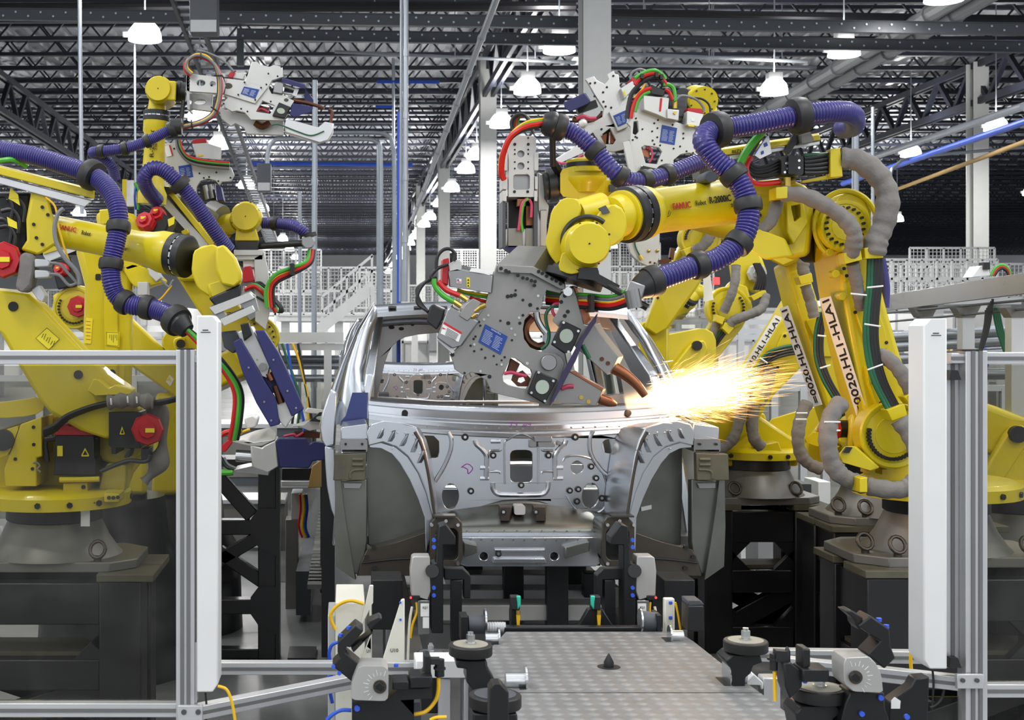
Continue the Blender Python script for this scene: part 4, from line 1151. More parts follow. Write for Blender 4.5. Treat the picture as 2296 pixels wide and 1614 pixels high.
for (x, y, a) in ((1962, 643, -.1), (1956, 729, .15), (1962, 823, -.35), (1925, 660, .1), (1866, 946, 0), (1866, 965, 0)):
    tie(R1, x, y, 5.9, 18, a)
# yellow bracket and connector block on the elbow
build('cable_bracket', MB().prism([(1862, 334), (1884, 331), (1890, 396), (1866, 400), (1800, 410), (1798, 405), (1858, 392), (1864, 380)], 6.0, 6.03).prism([(1862, 334), (1884, 331), (1890, 396), (1862, 398)], 5.97, 6.03), YEL, R1, bevel=0.003)
cbk = build('connector_block', MB().prism(rrect(1752, 350, 1802, 392, 5), 5.92, 6.02), BLK, R1, bevel=0.005)
holes_on(cbk, [(1764, 366), (1766, 378), (1760, 386), (1792, 360), (1792, 376), (1770, 356)], 5.92, 3, CHAIN, 'screw')
build('block_cover', MB().prism(rrect(1768, 348, 1788, 390, 3), 5.90, 5.92), BLM, cbk)
for k in range(5):
    cable(R1, 'arm_cable', [(1752, 356 + 8 * k, 5.96), (1720, 372 + 6 * k, 5.95), (1690, 372 + 7 * k, 5.94), (1678, 340 + 12 * k, 5.95), (1704, 300 + 6 * k, 5.95), (1740, 262 + 5 * k, 5.93)] if k < 3 else [(1752, 356 + 8 * k, 5.96), (1710, 388 + 2 * k, 5.95), (1680, 384 + k, 5.94), (1672, 372, 5.94)], 5.95, 4, BLK)
    cable(R1, 'arm_cable', [(1802, 356 + 8 * k, 5.96), (1830, 352 + 9 * k, 5.98), (1862, 345 + 10 * k, 6.0)], 5.98, 5, BLK)
cable(R1, 'green_hose', [(1660, 366, 5.92), (1680, 330, 5.9), (1720, 285, 5.88), (1760, 258, 5.88)], 5.9, 9, GRN)
cable(R1, 'green_hose', [(1802, 350, 5.98), (1862, 347, 6)], 5.98, 6, DGN)
cable(R1, 'red_hose', [(1684, 352, 5.94), (1674, 375, 5.93), (1680, 400, 5.93), (1700, 412, 5.95), (1748, 409, 5.97)], 5.95, 6, REDH)
build('brass_fitting', MB().cyl(P(1748, 409, 5.97), P(1780, 405, 5.98), 9 * S(6), n=8).cyl(P(1765, 398, 5.96), P(1765, 418, 5.96), 8 * S(6), n=8), BRS, R1)
tg = build('info_card', MB().prism([(1716, 308), (1724, 303), (1730, 344), (1704, 356), (1690, 346)], 5.86, 5.863), LBL, R1, label='white data card on the green hose')
tg2 = build('card_print', MB().prism([(1716, 308), (1719, 306), (1693, 347), (1690, 346)], 5.857, 5.86).prism([(1712, 322), (1719, 318), (1722, 326), (1714, 330)], 5.857, 5.86).prism([(1706, 340), (1712, 337), (1713, 344), (1707, 347)], 5.857, 5.86), BPL, tg)
# linear guide with yellow cover on top of the elbow
gd = build('linear_guide', MB().loft([(1612, 352), (1838, 316), (1838, 324), (1612, 362)], 5.98, [(1612, 350), (1838, 314), (1838, 322), (1612, 360)], 6.1), EXT, R1, bevel=0.003)
gc = build('guide_cover', MB().loft([(1610, 336), (1836, 302), (1840, 314), (1612, 350)], 5.97, [(1612, 332), (1836, 298), (1840, 310), (1614, 346)], 6.12), YEL, gd, bevel=0.004)
ptext(gc, 'maker_mark', 'BIZLINK', (1642, 344), (1684, 338), 7, 5.965, INK, bold=.02)
build('end_stop', MB().prism([(1794, 302), (1818, 296), (1826, 312), (1824, 318), (1796, 322)], 5.92, 6.05), GRY, gd, bevel=0.004)
build('guide_bracket', MB().prism([(1780, 300), (1792, 285), (1800, 300), (1770, 345), (1758, 340)], 5.95, 5.98), BLK, gd)
build('gearbox', MB().prism(rnd([(1580, 385), (1610, 378), (1614, 405), (1578, 408)], 1), 5.95, 6.1), DGR, R1, bevel=.006)
# purple dress hose
hose(R1, [(1890, 288, 6.35), (1914, 282, 6.2), (1912, 258, 6.0), (1880, 250, 5.88), (1800, 258, 5.82), (1700, 277, 5.8), (1630, 288, 5.78), (1590, 296, 5.74), (1578, 318, 5.7), (1604, 358, 5.68), (1645, 392, 5.66), (1672, 440, 5.64), (1678, 490, 5.62), (1660, 540, 5.6), (1610, 580, 5.57), (1560, 596, 5.54), (1500, 617, 5.5), (1452, 634, 5.47)], 5.7, 25,
     [(1792, 262, 1.35), (1605, 292, 1.35), (1644, 390), (1676, 462), (1656, 545), (1566, 594), (1462, 630, 1.1)])
build('lower_hose', MB().tube(PP([(1975, 580, 6.3), (1985, 640, 6.3), (1984, 690, 6.3)], 6.3), 10 * S(6.3), 12), PUR, R1)
hg = build('hose_end_grip', MB().lathe(P(1468, 628, 5.48), P(1425, 650, 5.45), [(0, .05), (.2, .062), (.6, .055), (1, .04)], 20), BLK, R1)
# gun holder rod with a clamp
rod = build('hose_support_rod', MB().tube(PP([(1290, 618, 5.6), (1330, 622, 5.58), (1390, 655, 5.5), (1452, 690, 5.46)], 5.5), 8 * S(5.5), 8).prism([(1300, 600), (1340, 600), (1344, 615), (1390, 640), (1384, 655), (1330, 628), (1296, 624)], 5.52, 5.58), BLK, R1)
build('rod_clamp', MB().loft([(1398, 660), (1412, 628), (1448, 640), (1440, 668), (1420, 690), (1404, 682)], 5.4, [(1400, 660), (1414, 630), (1446, 642), (1440, 668), (1420, 688), (1406, 680)], 5.5), GUM, rod, bevel=0.006)
build('rod_clamp', MB().cyl(P(1416, 650, 5.39), P(1424, 690, 5.39), 17 * S(5.4), n=18), GUM, rod)

# ---------------------------------------------------------------- gun at the weld
YG = 5.72
G1 = thing('spot_welding_gun', 'big spot welding gun of milled plates reaching into the windscreen opening, sparks at its tips', 'welding gun', P(1180, 760, YG), 'spot welding guns')
z_ = lambda l: [(900 + a * .2726, 520 + b * .2726) for a, b in l]
plate = z_([(785, 268), (810, 250), (1090, 280), (1345, 425), (1308, 505), (1195, 478), (1166, 540), (1158, 610), (1130, 655), (1060, 655), (1015, 720), (1000, 800), (1010, 880), (1060, 950), (1150, 985), (1270, 1000), (1320, 1030), (1342, 1080), (1330, 1150), (1300, 1230), (1228, 1425), (1090, 1400), (740, 1320), (700, 1220), (600, 1160), (565, 1155), (530, 1186), (440, 1130), (428, 1075), (400, 1005), (480, 935), (600, 740), (690, 600), (735, 440)])
hol = [z_([(900, 1035), (940, 1039), (990, 1075), (1010, 1095), (1065, 1130), (1078, 1170), (1050, 1260), (1030, 1290), (980, 1285), (880, 1260), (840, 1230), (832, 1190)])]
build('main_plate', MB().prism(plate, YG, YG + .03, hol), GUD, G1, bevel=0.003)
build('rear_plate', MB().prism(plate, YG + .12, YG + .15, hol), GUD, G1, bevel=0.003)
build('spacer_block', MB().prism(z_([(700, 620), (1000, 700), (960, 900), (700, 1200), (520, 1080), (520, 950)]), YG + .03, YG + .12), GUM, G1)
build('top_bracket', MB().loft(z_([(785, 268), (1090, 285), (1345, 428), (1350, 470), (1300, 470), (1060, 340), (790, 330)]), YG - .03, z_([(960, 110), (1200, 120), (1345, 390), (1350, 430), (1300, 430), (1060, 290), (860, 210)]), YG + .2), GUD, G1, bevel=0.003)
holes_on(G1, z_([(820, 300), (860, 318), (885, 330), (960, 358), (1000, 378), (1035, 385), (1070, 400), (1100, 408), (1095, 440), (1130, 325), (1160, 340), (1195, 362), (1240, 385), (1275, 402), (1310, 425)]), YG - .032, 4.2, BLM, 'socket_screw')
holes_on(G1, z_([(875, 530), (905, 525), (935, 518), (1170, 1065), (1215, 1080), (1260, 1090)]), YG - .002, 4.5, BLM, 'socket_screw')
bo = MB()
for (x, y, r) in [(880, 750, 5), (1060, 600, 5), (975, 750, 4), (1000, 560, 3.5), (940, 480, 3), (1120, 630, 3.5), (1000, 685, 3.5), (690, 1035, 3), (760, 1020, 3), (850, 1030, 3), (910, 890, 3), (650, 770, 3), (610, 860, 3), (595, 880, 3), (660, 965, 3), (420, 1010, 5), (520, 1160, 3), (725, 1190, 5), (715, 1280, 3), (815, 730, 3), (640, 740, 3), (785, 1090, 2.5), (825, 1055, 2.5), (600, 980, 3), (570, 935, 3)]:
    bo.disc(900 + x * .2726, 520 + y * .2726, YG - .004, YG, r * .9, 10)
build('threaded_hole', bo, INK, G1)
bo = MB()
for (x, y, r) in [(905, 795, 3), (935, 845, 3), (968, 705, 3), (1125, 525, 3), (715, 685, 3), (680, 720, 3), (600, 925, 3), (650, 1145, 3), (1035, 1080, 3.5), (825, 1090, 3)]:
    bo.disc(900 + x * .2726, 520 + y * .2726, YG - .005, YG, r, 10)
build('dowel_pin', bo, CHAIN, G1)
build('pivot_boss', MB().disc(*z_([(1215, 1075)])[0], YG - .03, YG, 18, 24), GUM, G1, bevel=.003)
npl = nameplate(G1, z_([(690, 758), (875, 860), (815, 1010), (635, 905)]), YG - .002, 9)
ptext(npl, 'plate_title', 'centerline', z_([(735, 803)])[0], z_([(815, 848)])[0], 4.5, YG - .007, WINK)
# throat with copper shunt
build('copper_shunt', MB().tube(PP(z_([(1080, 700), (1030, 760), (1020, 830), (1050, 900), (1120, 940), (1180, 930)]), YG + .07), 9 * S(YG), 10), COD, G1)
build('copper_shunt', MB().prism(z_([(920, 1180), (1000, 1140), (1060, 1200), (1040, 1270), (960, 1270), (910, 1220)]), YG + .05, YG + .08, [z_([(965, 1200), (1010, 1190), (1025, 1225), (985, 1245), (955, 1230)])]), COD, G1)
build('copper_block', MB().prism(z_([(905, 1040), (975, 1085), (940, 1160), (870, 1150)]), YG + .06, YG + .1), COD, G1)
build('throat_ring', MB().tube(PP(z_([(1110, 660), (1120, 720), (1150, 780), (1190, 830)]), YG + .03), 8 * S(YG), 10), CHAIN, G1)
# upper jaw
uj = z_([(1300, 530), (1320, 500), (1370, 450), (1420, 465), (1440, 520), (1500, 760), (1545, 770), (1590, 760), (1630, 830), (1785, 1030), (1745, 1110), (1690, 1178), (1500, 1005), (1440, 960), (1310, 800), (1240, 730), (1290, 640)])
build('upper_jaw', MB().loft(uj, YG - .01, [(x + 12, y - 3) for x, y in uj], YG + .09), GUD, G1, bevel=.003)
build('jaw_edge', MB().loft(z_([(1415, 450), (1440, 460), (1555, 715), (1500, 780)]), YG + .0, z_([(1470, 480), (1490, 490), (1560, 720), (1510, 770)]), YG + .14), COP, G1)
build('jaw_pin', MB().cyl(P(*z_([(1370, 490)])[0], YG - .03), P(*z_([(1400, 480)])[0], YG + .14), 10 * S(YG), n=16), CHAIN, G1)
holes_on(G1, z_([(1345, 525), (1315, 575), (1345, 690), (1370, 655)]), YG - .012, 4.5, BLM, 'socket_screw')
holes_on(G1, z_([(1650, 1045), (1700, 1080)]), YG - .012, 5, COD, 'copper_plug')
insulator(G1, z_([(1325, 725), (1482, 800), (1400, 985), (1345, 1000), (1235, 925)]), *z_([(1358, 855)])[0], 15, 16, YG - .02, .4, z_([(1335, 745), (1455, 815), (1260, 905), (1375, 985)]))
insulator(G1, z_([(1115, 1140), (1285, 1215), (1180, 1415), (1040, 1330)]), *z_([(1160, 1275)])[0], 15, 16, YG - .02, .4, z_([(1130, 1155), (1250, 1225), (1070, 1322), (1180, 1390)]))
# lower jaw
lj = z_([(1330, 1160), (1380, 1145), (1655, 1305), (1600, 1430), (1430, 1410), (1240, 1405)])
build('lower_jaw', MB().loft(lj, YG + .0, [(x + 8, y - 4) for x, y in lj], YG + .08), GUD, G1, bevel=.003)
build('jaw_edge', MB().loft(z_([(1380, 1145), (1410, 1150), (1660, 1285), (1655, 1310)]), YG - .004, z_([(1400, 1140), (1430, 1140), (1665, 1280), (1660, 1300)]), YG + .09), COP, G1)
holes_on(G1, z_([(1480, 1360), (1540, 1395)]), YG - .002, 5, BRS, 'brass_plug')
build('lower_electrode', MB().lathe(P(*z_([(1620, 1365)])[0], YG + .04), P(*z_([(1765, 1418)])[0], YG + .06), [(0, 12 * S(YG)), (.6, 12 * S(YG)), (.8, 9 * S(YG)), (1, 5 * S(YG))], 16), COP, G1)
build('upper_electrode', MB().tube(PP(z_([(1735, 1110), (1830, 1165), (1930, 1250), (2005, 1345)]), YG + .05), lambda t: (15 - 6 * t) * S(YG), 14), COP, G1)
# thin purple splash shield seen edge-on
sh = z_([(1612, 668), (1600, 740), (1500, 890), (1430, 1060), (1330, 1250), (1225, 1432), (1240, 1370), (1330, 1150), (1420, 980), (1540, 760)])
build('splash_shield', MB().loft(sh, YG - .06, [(x + 1, y) for x, y in sh], YG + .02), DKV, G1)
# servo drive, upper
dv = z_([(385, 320), (470, 300), (755, 360), (745, 505), (390, 450)])
d1 = build('drive_unit', MB().loft(dv, YG - .02, [(x + 8, y - 8) for x, y in dv], YG + .13), GUM, G1, bevel=.005)
build('drive_head', MB().prism(z_([(388, 262), (450, 228), (500, 240), (500, 320), (395, 330)]), YG - .02, YG + .08), GUN, d1, bevel=.004)
build('red_end_cap', MB().prism(z_([(340, 225), (390, 212), (395, 262), (385, 440), (335, 425)]), YG - .01, YG + .1), RED, d1, bevel=.004)
build('white_label', MB().prism(z_([(575, 295), (760, 315), (750, 350), (560, 325)]), YG - .024, YG - .02), LBL, d1)
yl = build('warning_label', MB().prism(z_([(535, 372), (562, 376), (565, 455), (538, 460)]), YG - .026, YG - .021), YLB, d1)
wt = MB()
for k in range(3):
    c = (550, 393 + 24 * k); wt.prism(z_([(c[0], c[1] - 9), (c[0] + 9, c[1] + 7), (c[0] - 9, c[1] + 7)]), YG - .028, YG - .026)
build('warning_triangles', wt, INK, yl)
build('flag_label', MB().prism(z_([(455, 383), (495, 388), (492, 425), (455, 420)]), YG - .026, YG - .021), LBL, d1)
build('flag_stripes', MB().prism(z_([(460, 402), (490, 405), (490, 408), (460, 405)]), YG - .028, YG - .026).prism(z_([(460, 412), (490, 415), (490, 418), (460, 415)]), YG - .028, YG - .026), RINK, d1)
build('flag_canton', MB().prism(z_([(460, 388), (474, 390), (474, 400), (460, 399)]), YG - .028, YG - .026), BPL, d1)
# servo motor, lower
mo = z_([(290, 872), (372, 645), (410, 610), (640, 735), (500, 935), (415, 960)])
d2 = build('servo_motor', MB().loft(mo, YG - .05, [(x + 6, y - 8) for x, y in mo], YG + .13), GUM, G1, bevel=.006)
lb = build('data_label', MB().prism(z_([(350, 738), (498, 825), (470, 905), (322, 835)]), YG - .055, YG - .05), LBL, d2)
build('label_band', MB().prism(z_([(350, 738), (498, 825), (494, 842), (345, 755)]), YG - .057, YG - .055), RINK, lb)
tl = MB()
for k in range(6):
    a = z_([(375 + 3 * k - k * 6, 790 + 11 * k)])[0]; b = z_([(470 - k * 5, 845 + 9 * k)])[0]
    tl.tube([P(a[0], a[1], YG - .056), P(b[0], b[1], YG - .056)], .0012, 4, smooth=False)
build('label_print', tl, INK, lb)
build('arrow_mark', MB().prism(z_([(335, 790), (345, 782), (345, 788), (365, 795), (360, 800), (345, 795), (342, 800)]), YG - .057, YG - .055), RINK, lb)
co = z_([(232, 612), (268, 600), (355, 640), (335, 720), (290, 808), (205, 735)])
build('motor_connector', MB().loft(co, YG - .04, [(x + 3, y - 3) for x, y in co], YG + .07), BLK, d2, bevel=.006)
build('mounting_rail', MB().prism(z_([(300, 892), (330, 880), (440, 985), (420, 1000)]), YG - .03, YG + .05), EXT, d2)
mf = build('manifold', MB().prism(z_([(475, 690), (520, 600), (590, 545), (660, 580), (590, 690), (545, 735)]), YG - .06, YG + .05), GUD, G1, bevel=.004)
for (a, b) in (((480, 520), (540, 560)), ((430, 570), (490, 610)), ((600, 650), (640, 620)), ((640, 620), (690, 600)), ((575, 700), (610, 680))):
    p, q = z_([a, b]); build('brass_fitting', MB().cyl(P(p[0], p[1], YG - .05), P(q[0], q[1], YG - .05), 6 * S(YG), n=8), BRS, mf)
def gcab(name, l, r, m, Y=YG - .04):
    return cable(G1, name, z_(l) if len(l[0]) < 3 else [(900 + a * .2726, 520 + b * .2726, y) for a, b, y in l], Y, r, m)
gcab('green_hose', [(265, 385), (280, 450), (340, 520), (430, 575)], 6, GRN)
gcab('red_hose', [(300, 405), (360, 470), (420, 500), (485, 525)], 6, REDH)
for k in range(4):
    gcab('motor_cable', [(290 - k * 12, 370 + k * 6), (200 - k * 16, 410 + k * 10), (140 - k * 4, 500), (135 + k * 10, 590), (215 + k * 6, 650 + 8 * k)], 3.6, BLK, YG - .03 + .012 * k)
gcab('motor_cable', [(385, 265), (300, 300), (245, 360), (260, 395)], 4, BLK)
gcab('motor_cable', [(430, 240), (440, 180), (400, 140), (340, 150), (295, 210), (285, 320)], 4, BLK)
build('cable_plug', MB().cyl(P(*z_([(430, 255)])[0], YG), P(*z_([(425, 175)])[0], YG), 8 * S(YG), n=10), BLK, G1)
gcab('green_hose', [(1300, 610), (1230, 620), (1190, 680), (1195, 760), (1215, 840), (1200, 920), (1150, 965)], 4, DGN, YG + .02)
gcab('pink_hose', [(1300, 590), (1250, 600), (1245, 660), (1290, 715)], 3.5, PNK, YG + .02)
gcab('pink_hose', [(845, 1165), (900, 1155), (960, 1170), (1030, 1185)], 4, PNK, YG - .01)
gcab('green_hose', [(1490, 930), (1520, 990), (1545, 1040)], 5, DGN, YG - .03)
gcab('red_hose', [(1315, 1290), (1370, 1270), (1415, 1270)], 5, PNK, YG - .01)
gcab('green_hose', [(460, 480), (560, 510), (720, 540)], 4, GRN, YG + .03)
gcab('yellow_cable', [(460, 470), (560, 498), (720, 520)], 2.5, YCB, YG + .02)
gcab('red_hose', [(560, 540), (640, 560), (710, 575)], 4, REDH, YG + .04)
for k, (m_, r) in enumerate([(GRN, 4), (GCB, 4), (YCB, 2.5), (REDH, 6), (BLK, 5)]):
    cable(R1, 'gun_hose', [(1225, 655 + 6 * k, 5.82), (1310, 660 + 7 * k, 5.7), (1370, 664 + 7 * k, 5.55), (1408, 650 + 8 * k, 5.46)], 5.6, r, m_)
build('hose_strap', MB().box(1325, 660, 1333, 700, 5.6, 5.7), BLK, R1)
# ---------------------------------------------------------------- second right robot (label HL3)
GR_R = 'yellow welding robots right of the car'
R2 = thing('welding_robot', 'yellow robot with strip label 0020.HL3, directly behind the front right robot', 'robot', (3.05, 7.65, 0.95), GR_R)
riser(2.66, 3.55, 7.2, 7.7, 0.90, 'black steel riser with a small pale tag, behind the nearest right riser')
zt = base_cast(R2, 3.1, 7.46, 0.935, 0.33, 0.34, 0.43, .27); turntable(R2, 3.1, 7.46, zt, 0.36, 0.085)
build('carriage', MB().loft([(1806, 1040), (1806, 985), (1850, 930), (1990, 930), (1990, 1040)], 7.45, [(1812, 1040), (1812, 985), (1850, 930), (1985, 930), (1985, 1040)], 7.9), YEL, R2, bevel=.02)
fr2 = [(1757, 585), (1802, 572), (1816, 620), (1852, 740), (1892, 880), (1904, 960), (1896, 1005), (1876, 990), (1830, 830), (1786, 690)]
bk2 = [(1732, 600), (1756, 576), (1795, 574), (1808, 620), (1845, 740), (1885, 880), (1897, 960), (1890, 1002), (1850, 992), (1806, 860), (1764, 730)]
bk2 = [(1732, 600), (1790, 574), (1808, 620), (1845, 740), (1885, 880), (1897, 960), (1890, 1002), (1850, 992), (1803, 850), (1762, 720)]
build('lower_arm', MB().loft(fr2, 7.15, bk2, 7.4), YEL, R2, bevel=.015)
lab_on_arm(R2, [(1752, 690), (1771, 683), (1848, 905), (1829, 910)], (7.25, 7.16, 7.16, 7.25), '=0020.HL3-HLA1')
build('elbow_casing', MB().loft([(1680, 505), (1760, 480), (1815, 500), (1820, 575), (1760, 600), (1700, 570)], 7.1, [(1680, 505), (1760, 480), (1815, 500), (1820, 575), (1760, 600), (1700, 570)], 7.5), YEL, R2, bevel=.02)
arm_tube(R2, (1440, 440), (1720, 525), 6.75, 7.3, 38, 40)
flange_ring(R2, P(1415, 430, 6.72), P(1440, 440, 6.75) - P(1720, 525, 7.3), .09, .1)
build('wrist_body', MB().loft(rnd([(1340, 405), (1398, 400), (1402, 436), (1352, 446)], 1), 6.65, rnd([(1340, 405), (1398, 400), (1402, 436), (1352, 446)], 1), 6.85), YEL, R2, bevel=.01)
build('wrist_window', MB().prism([(1366, 414), (1380, 412), (1380, 428), (1366, 430)], 6.635, 6.66), DGR, R2)
build('wrist_fork', MB().loft(rnd([(1256, 380), (1290, 372), (1350, 374), (1362, 392), (1352, 446), (1300, 446), (1256, 440)], 1, .15), 6.62, rnd([(1256, 380), (1290, 372), (1350, 374), (1362, 392), (1352, 446), (1300, 446), (1256, 440)], 1, .15), 6.9), YEL, R2, bevel=.015)
a = P(1314, 388, 6.7); b = P(1314, 356, 6.7)
build('wrist_cap', MB().lathe(a, b, [(0, .11), (.25, .11), (.3, .1), (.85, .1), (1, .07)], 30), YEL, R2)
build('black_band', MB().lathe(a.lerp(b, .38), a.lerp(b, .68), [(0, .103), (1, .103)], 30), BLK, R2)
a = P(1310, 412, 6.6); b = P(1310, 398, 6.6)
build('lower_cap', MB().lathe(P(1312, 432, 6.66), P(1312, 398, 6.66), [(0, .06), (.5, .085), (.8, .1), (1, .1)], 28), YEL, R2)
build('tool_flange', MB().lathe(P(1258, 414, 6.74), P(1220, 418, 6.74), [(0, .075), (.3, .075), (.32, .09), (.8, .09), (.82, .07), (1, .07)], 28), BLK, R2)
sleeve(R2, [(1806, 575, 7.05), (1800, 600, 7.05), (1808, 622, 7.05)], 7.05, 13)
sleeve(R2, [(1806, 640, 7.05), (1818, 680, 7.05), (1826, 712, 7.05)], 7.05, 12)
clampbox(R2, [(1790, 620), (1820, 612), (1824, 632), (1796, 638)], 7.08)
build('cover_plate', MB().prism([(1808, 718), (1840, 706), (1870, 800), (1846, 800)], 7.13, 7.16), YEL, R2, bevel=.004)
bundle(R2, [(1846, 700, 7.05), (1836, 745, 7.05), (1836, 800, 7.05), (1852, 850, 7.04), (1880, 900, 7.03), (1895, 940, 7.03)], 7.05, [(-8, 0, 3.5, DGN), (-2, 0, 3.5, BLK), (4, 0, 3.5, BLK), (9, 0, 3.5, BLK)], 'arm_cable')
tie(R2, 1843, 753, 7.0, 10, .1); tie(R2, 1850, 822, 7.0, 12, -.3)
sleeve(R2, [(1810, 902, 7.1), (1796, 935, 7.08), (1789, 980, 7.05), (1796, 1018, 7.05), (1815, 1040, 7.05), (1842, 1052, 7.05)], 7.05, 14)
tie(R2, 1798, 926, 7.0, 12); tie(R2, 1796, 940, 7.0, 12)
build('stop_bracket', MB().loft([(1804, 984), (1822, 968), (1845, 970), (1848, 1000), (1836, 1002), (1806, 992)], 7.05, [(1806, 982), (1824, 968), (1845, 970), (1848, 1000), (1836, 1002), (1808, 992)], 7.25), YEL, R2, bevel=.005)
hb = hose(R2, [(1245, 282, 6.5), (1290, 300, 6.5), (1335, 338, 6.48), (1372, 380, 6.45), (1405, 403, 6.45), (1445, 405, 6.48), (1500, 390, 6.55), (1560, 366, 6.62), (1610, 344, 6.7)], 6.5, 20, [(1255, 283, 1.2), (1336, 340), (1392, 397), (1445, 405), (1497, 391)])
build('hose_head', MB().lathe(P(1252, 283, 6.5), P(1216, 274, 6.5), [(0, .05), (.3, .065), (.6, .065), (1, .045)], 18), BLK, R2)
build('hose_post', MB().cyl(P(1238, 285, 6.52), P(1240, 372, 6.6), .016).bar(P(1240, 365, 6.62), P(1262, 400, 6.7), .03, .03), BLK, R2)
build('junction_block', MB().prism([(1566, 350), (1596, 344), (1598, 392), (1570, 398)], 6.75, 6.9), DGR, R2, bevel=.005)
for k, (m_, r) in enumerate([(YCB, 3), (GRN, 4), (REDH, 7), (BLK, 5)]):
    cable(R2, 'gun_hose', [(1222, 266 + 5 * k, 6.5), (1180, 274 + 5 * k, 6.5), (1146, 300 + 3 * k, 6.52), (1124 + k * 2, 345, 6.55), (1120 + k * 2, 385, 6.58), (1130, 402, 6.6)], 6.5, r, m_)
# gun G2: tall slim gun seen from its edge
Y2 = 6.74
G2 = thing('spot_welding_gun', 'tall slim welding gun seen end-on, hanging upright left of the second robot wrist', 'welding gun', P(1170, 550, Y2), 'spot welding guns')
z6 = lambda l: [(1100 + a * .2416, 130 + b * .2416) for a, b in l]
build('main_plate', MB().prism(z6([(180, 730), (230, 715), (400, 725), (425, 745), (420, 880), (405, 940), (405, 1290), (165, 1290), (165, 940), (160, 870)]), Y2 - .08, Y2 - .05, [ell(1168, 345, 8, 8, 16), ell(1168, 372, 8, 8, 16), rrect(1151, 391, 1188, 425, 6)]), GUN, G2, bevel=.003)
build('spacer_block', MB().box(1142, 312, 1196, 440, Y2 - .05, Y2 + .1), GUM, G2, bevel=.004)
tb_ = MB()
for (a, b, c, d) in ((112, 880, 160, 1045), (112, 1100, 155, 1220), (112, 1230, 150, 1330), (405, 880, 445, 1045), (412, 1100, 440, 1220), (405, 1230, 435, 1330)):
    q = z6([(a, b), (c, d)]); build('side_block', MB().box(q[0][0], q[0][1], q[1][0], q[1][1], Y2 - .09, Y2 + .05), GUN, G2, bevel=.003)
holes_on(G2, z6([(225, 800), (350, 800), (222, 1240), (345, 1240)]), Y2 - .082, 3.4, BLM, 'socket_screw')
holes_on(G2, z6([(225, 850), (350, 850), (225, 890), (350, 890), (225, 965), (350, 965), (225, 1025), (350, 1025), (350, 740)]), Y2 - .082, 2, INK)
build('side_frame', MB().box(1127, 440, 1134, 555, Y2 - .08, Y2 + .1).box(1197, 440, 1206, 555, Y2 - .08, Y2 + .1).box(1127, 440, 1206, 447, Y2 - .06, Y2 + .1), DGR, G2, bevel=.003)
build('dark_core', MB().box(1140, 447, 1196, 512, Y2 + .05, Y2 + .1), BLK, G2)
build('copper_block', MB().box(1160, 443, 1178, 462, Y2 - .06, Y2 + .02).box(1180, 462, 1194, 505, Y2 - .02, Y2 + .04), COP, G2)
cable(G2, 'green_hose', z6([(350, 1305), (310, 1340), (290, 1440), (285, 1530), (300, 1610)]), Y2 - .08, 3.5, GRN)
cable(G2, 'pink_hose', z6([(330, 1310), (290, 1360), (275, 1470), (260, 1600)]), Y2 - .08, 3.5, PNK); cable(G2, 'pink_hose', z6([(355, 1310), (380, 1360), (375, 1480)]), Y2 - .07, 3.5, PNK)
build('lower_block', MB().box(1138, 511, 1172, 556, Y2 - .05, Y2 + .1).box(1178, 511, 1202, 556, Y2 - .05, Y2 + .1), GUM, G2, bevel=.004)
build('blue_foot', MB().prism([(1128, 551), (1182, 551), (1168, 566), (1150, 566)], Y2 - .05, Y2 + .08), NAVY, G2)
build('right_rail', MB().box(1212, 470, 1226, 552, Y2, Y2 + .1).prism(z6([(440, 1060), (505, 1090), (500, 1300), (545, 1370), (520, 1560), (470, 1570), (440, 1400)]), Y2 + .02, Y2 + .06), GUN, G2, bevel=.004)
for k in range(4):
    cable(G2, 'motor_cable', [(1150 + 2 * k, 300 - 2 * k), (1146 + 6 * k, 272 - 3 * k), (1162 + 5 * k, 256 + k), (1180 + 3 * k, 262 + 3 * k), (1196, 300)], Y2 - .02 + .015 * k, 3.4, [BLK, BLK, REDH, GRN][k])
# ---------------------------------------------------------------- two guns raised behind
def gun_face(label, plate, Y, hole_l, np_, ins, zf, dark=GUN, name='spot_welding_gun'):
    g = thing(name, label, 'welding gun', P(*zf([plate[0]])[0], Y), 'spot welding guns')
    p = zf(plate); h = [zf(x) for x in hole_l]
    build('main_plate', MB().prism(p, Y, Y + .03, h), dark, g, bevel=.003)
    build('rear_plate', MB().prism(p, Y + .13, Y + .16, h), dark, g, bevel=.003)
    if np_: nameplate(g, zf(np_), Y - .002, 9)
    if ins: insulator(g, zf(ins[0]), *zf([ins[1]])[0], ins[2], ins[2], Y - .005, 0, zf(ins[0]))
    return g
Y3 = 8.0
pl3 = [(1265, 600), (1275, 570), (1330, 545), (1330, 500), (1385, 470), (1440, 440), (1530, 520), (1660, 575), (1880, 640), (1965, 720), (1935, 900), (1840, 880), (1760, 895), (1700, 945), (1700, 1030), (1560, 1035), (1400, 1000), (1380, 1085), (1340, 1080), (1290, 830), (1300, 740), (1300, 640)]
G3 = gun_face('upright welding gun with a blue nameplate and black plug, over the front robot hose', pl3, Y3, [[(1400, 830), (1430, 812), (1560, 830), (1592, 870), (1545, 985), (1440, 975)], [(1330, 590), (1365, 585), (1378, 680), (1345, 715), (1320, 700)]], [(1592, 620), (1732, 650), (1708, 806), (1570, 780)], ([(1405, 1000), (1560, 1035), (1545, 1100), (1390, 1090)], (1485, 1065), 9), z6)
build('spacer_block', MB().prism(z6([(1420, 640), (1700, 680), (1680, 800), (1420, 780)]), Y3 + .03, Y3 + .13), GUM, G3)
build('side_plate', MB().prism(z6([(1230, 780), (1290, 765), (1350, 1070), (1290, 1065)]), Y3 - .03, Y3), GUN, G3, bevel=.003)
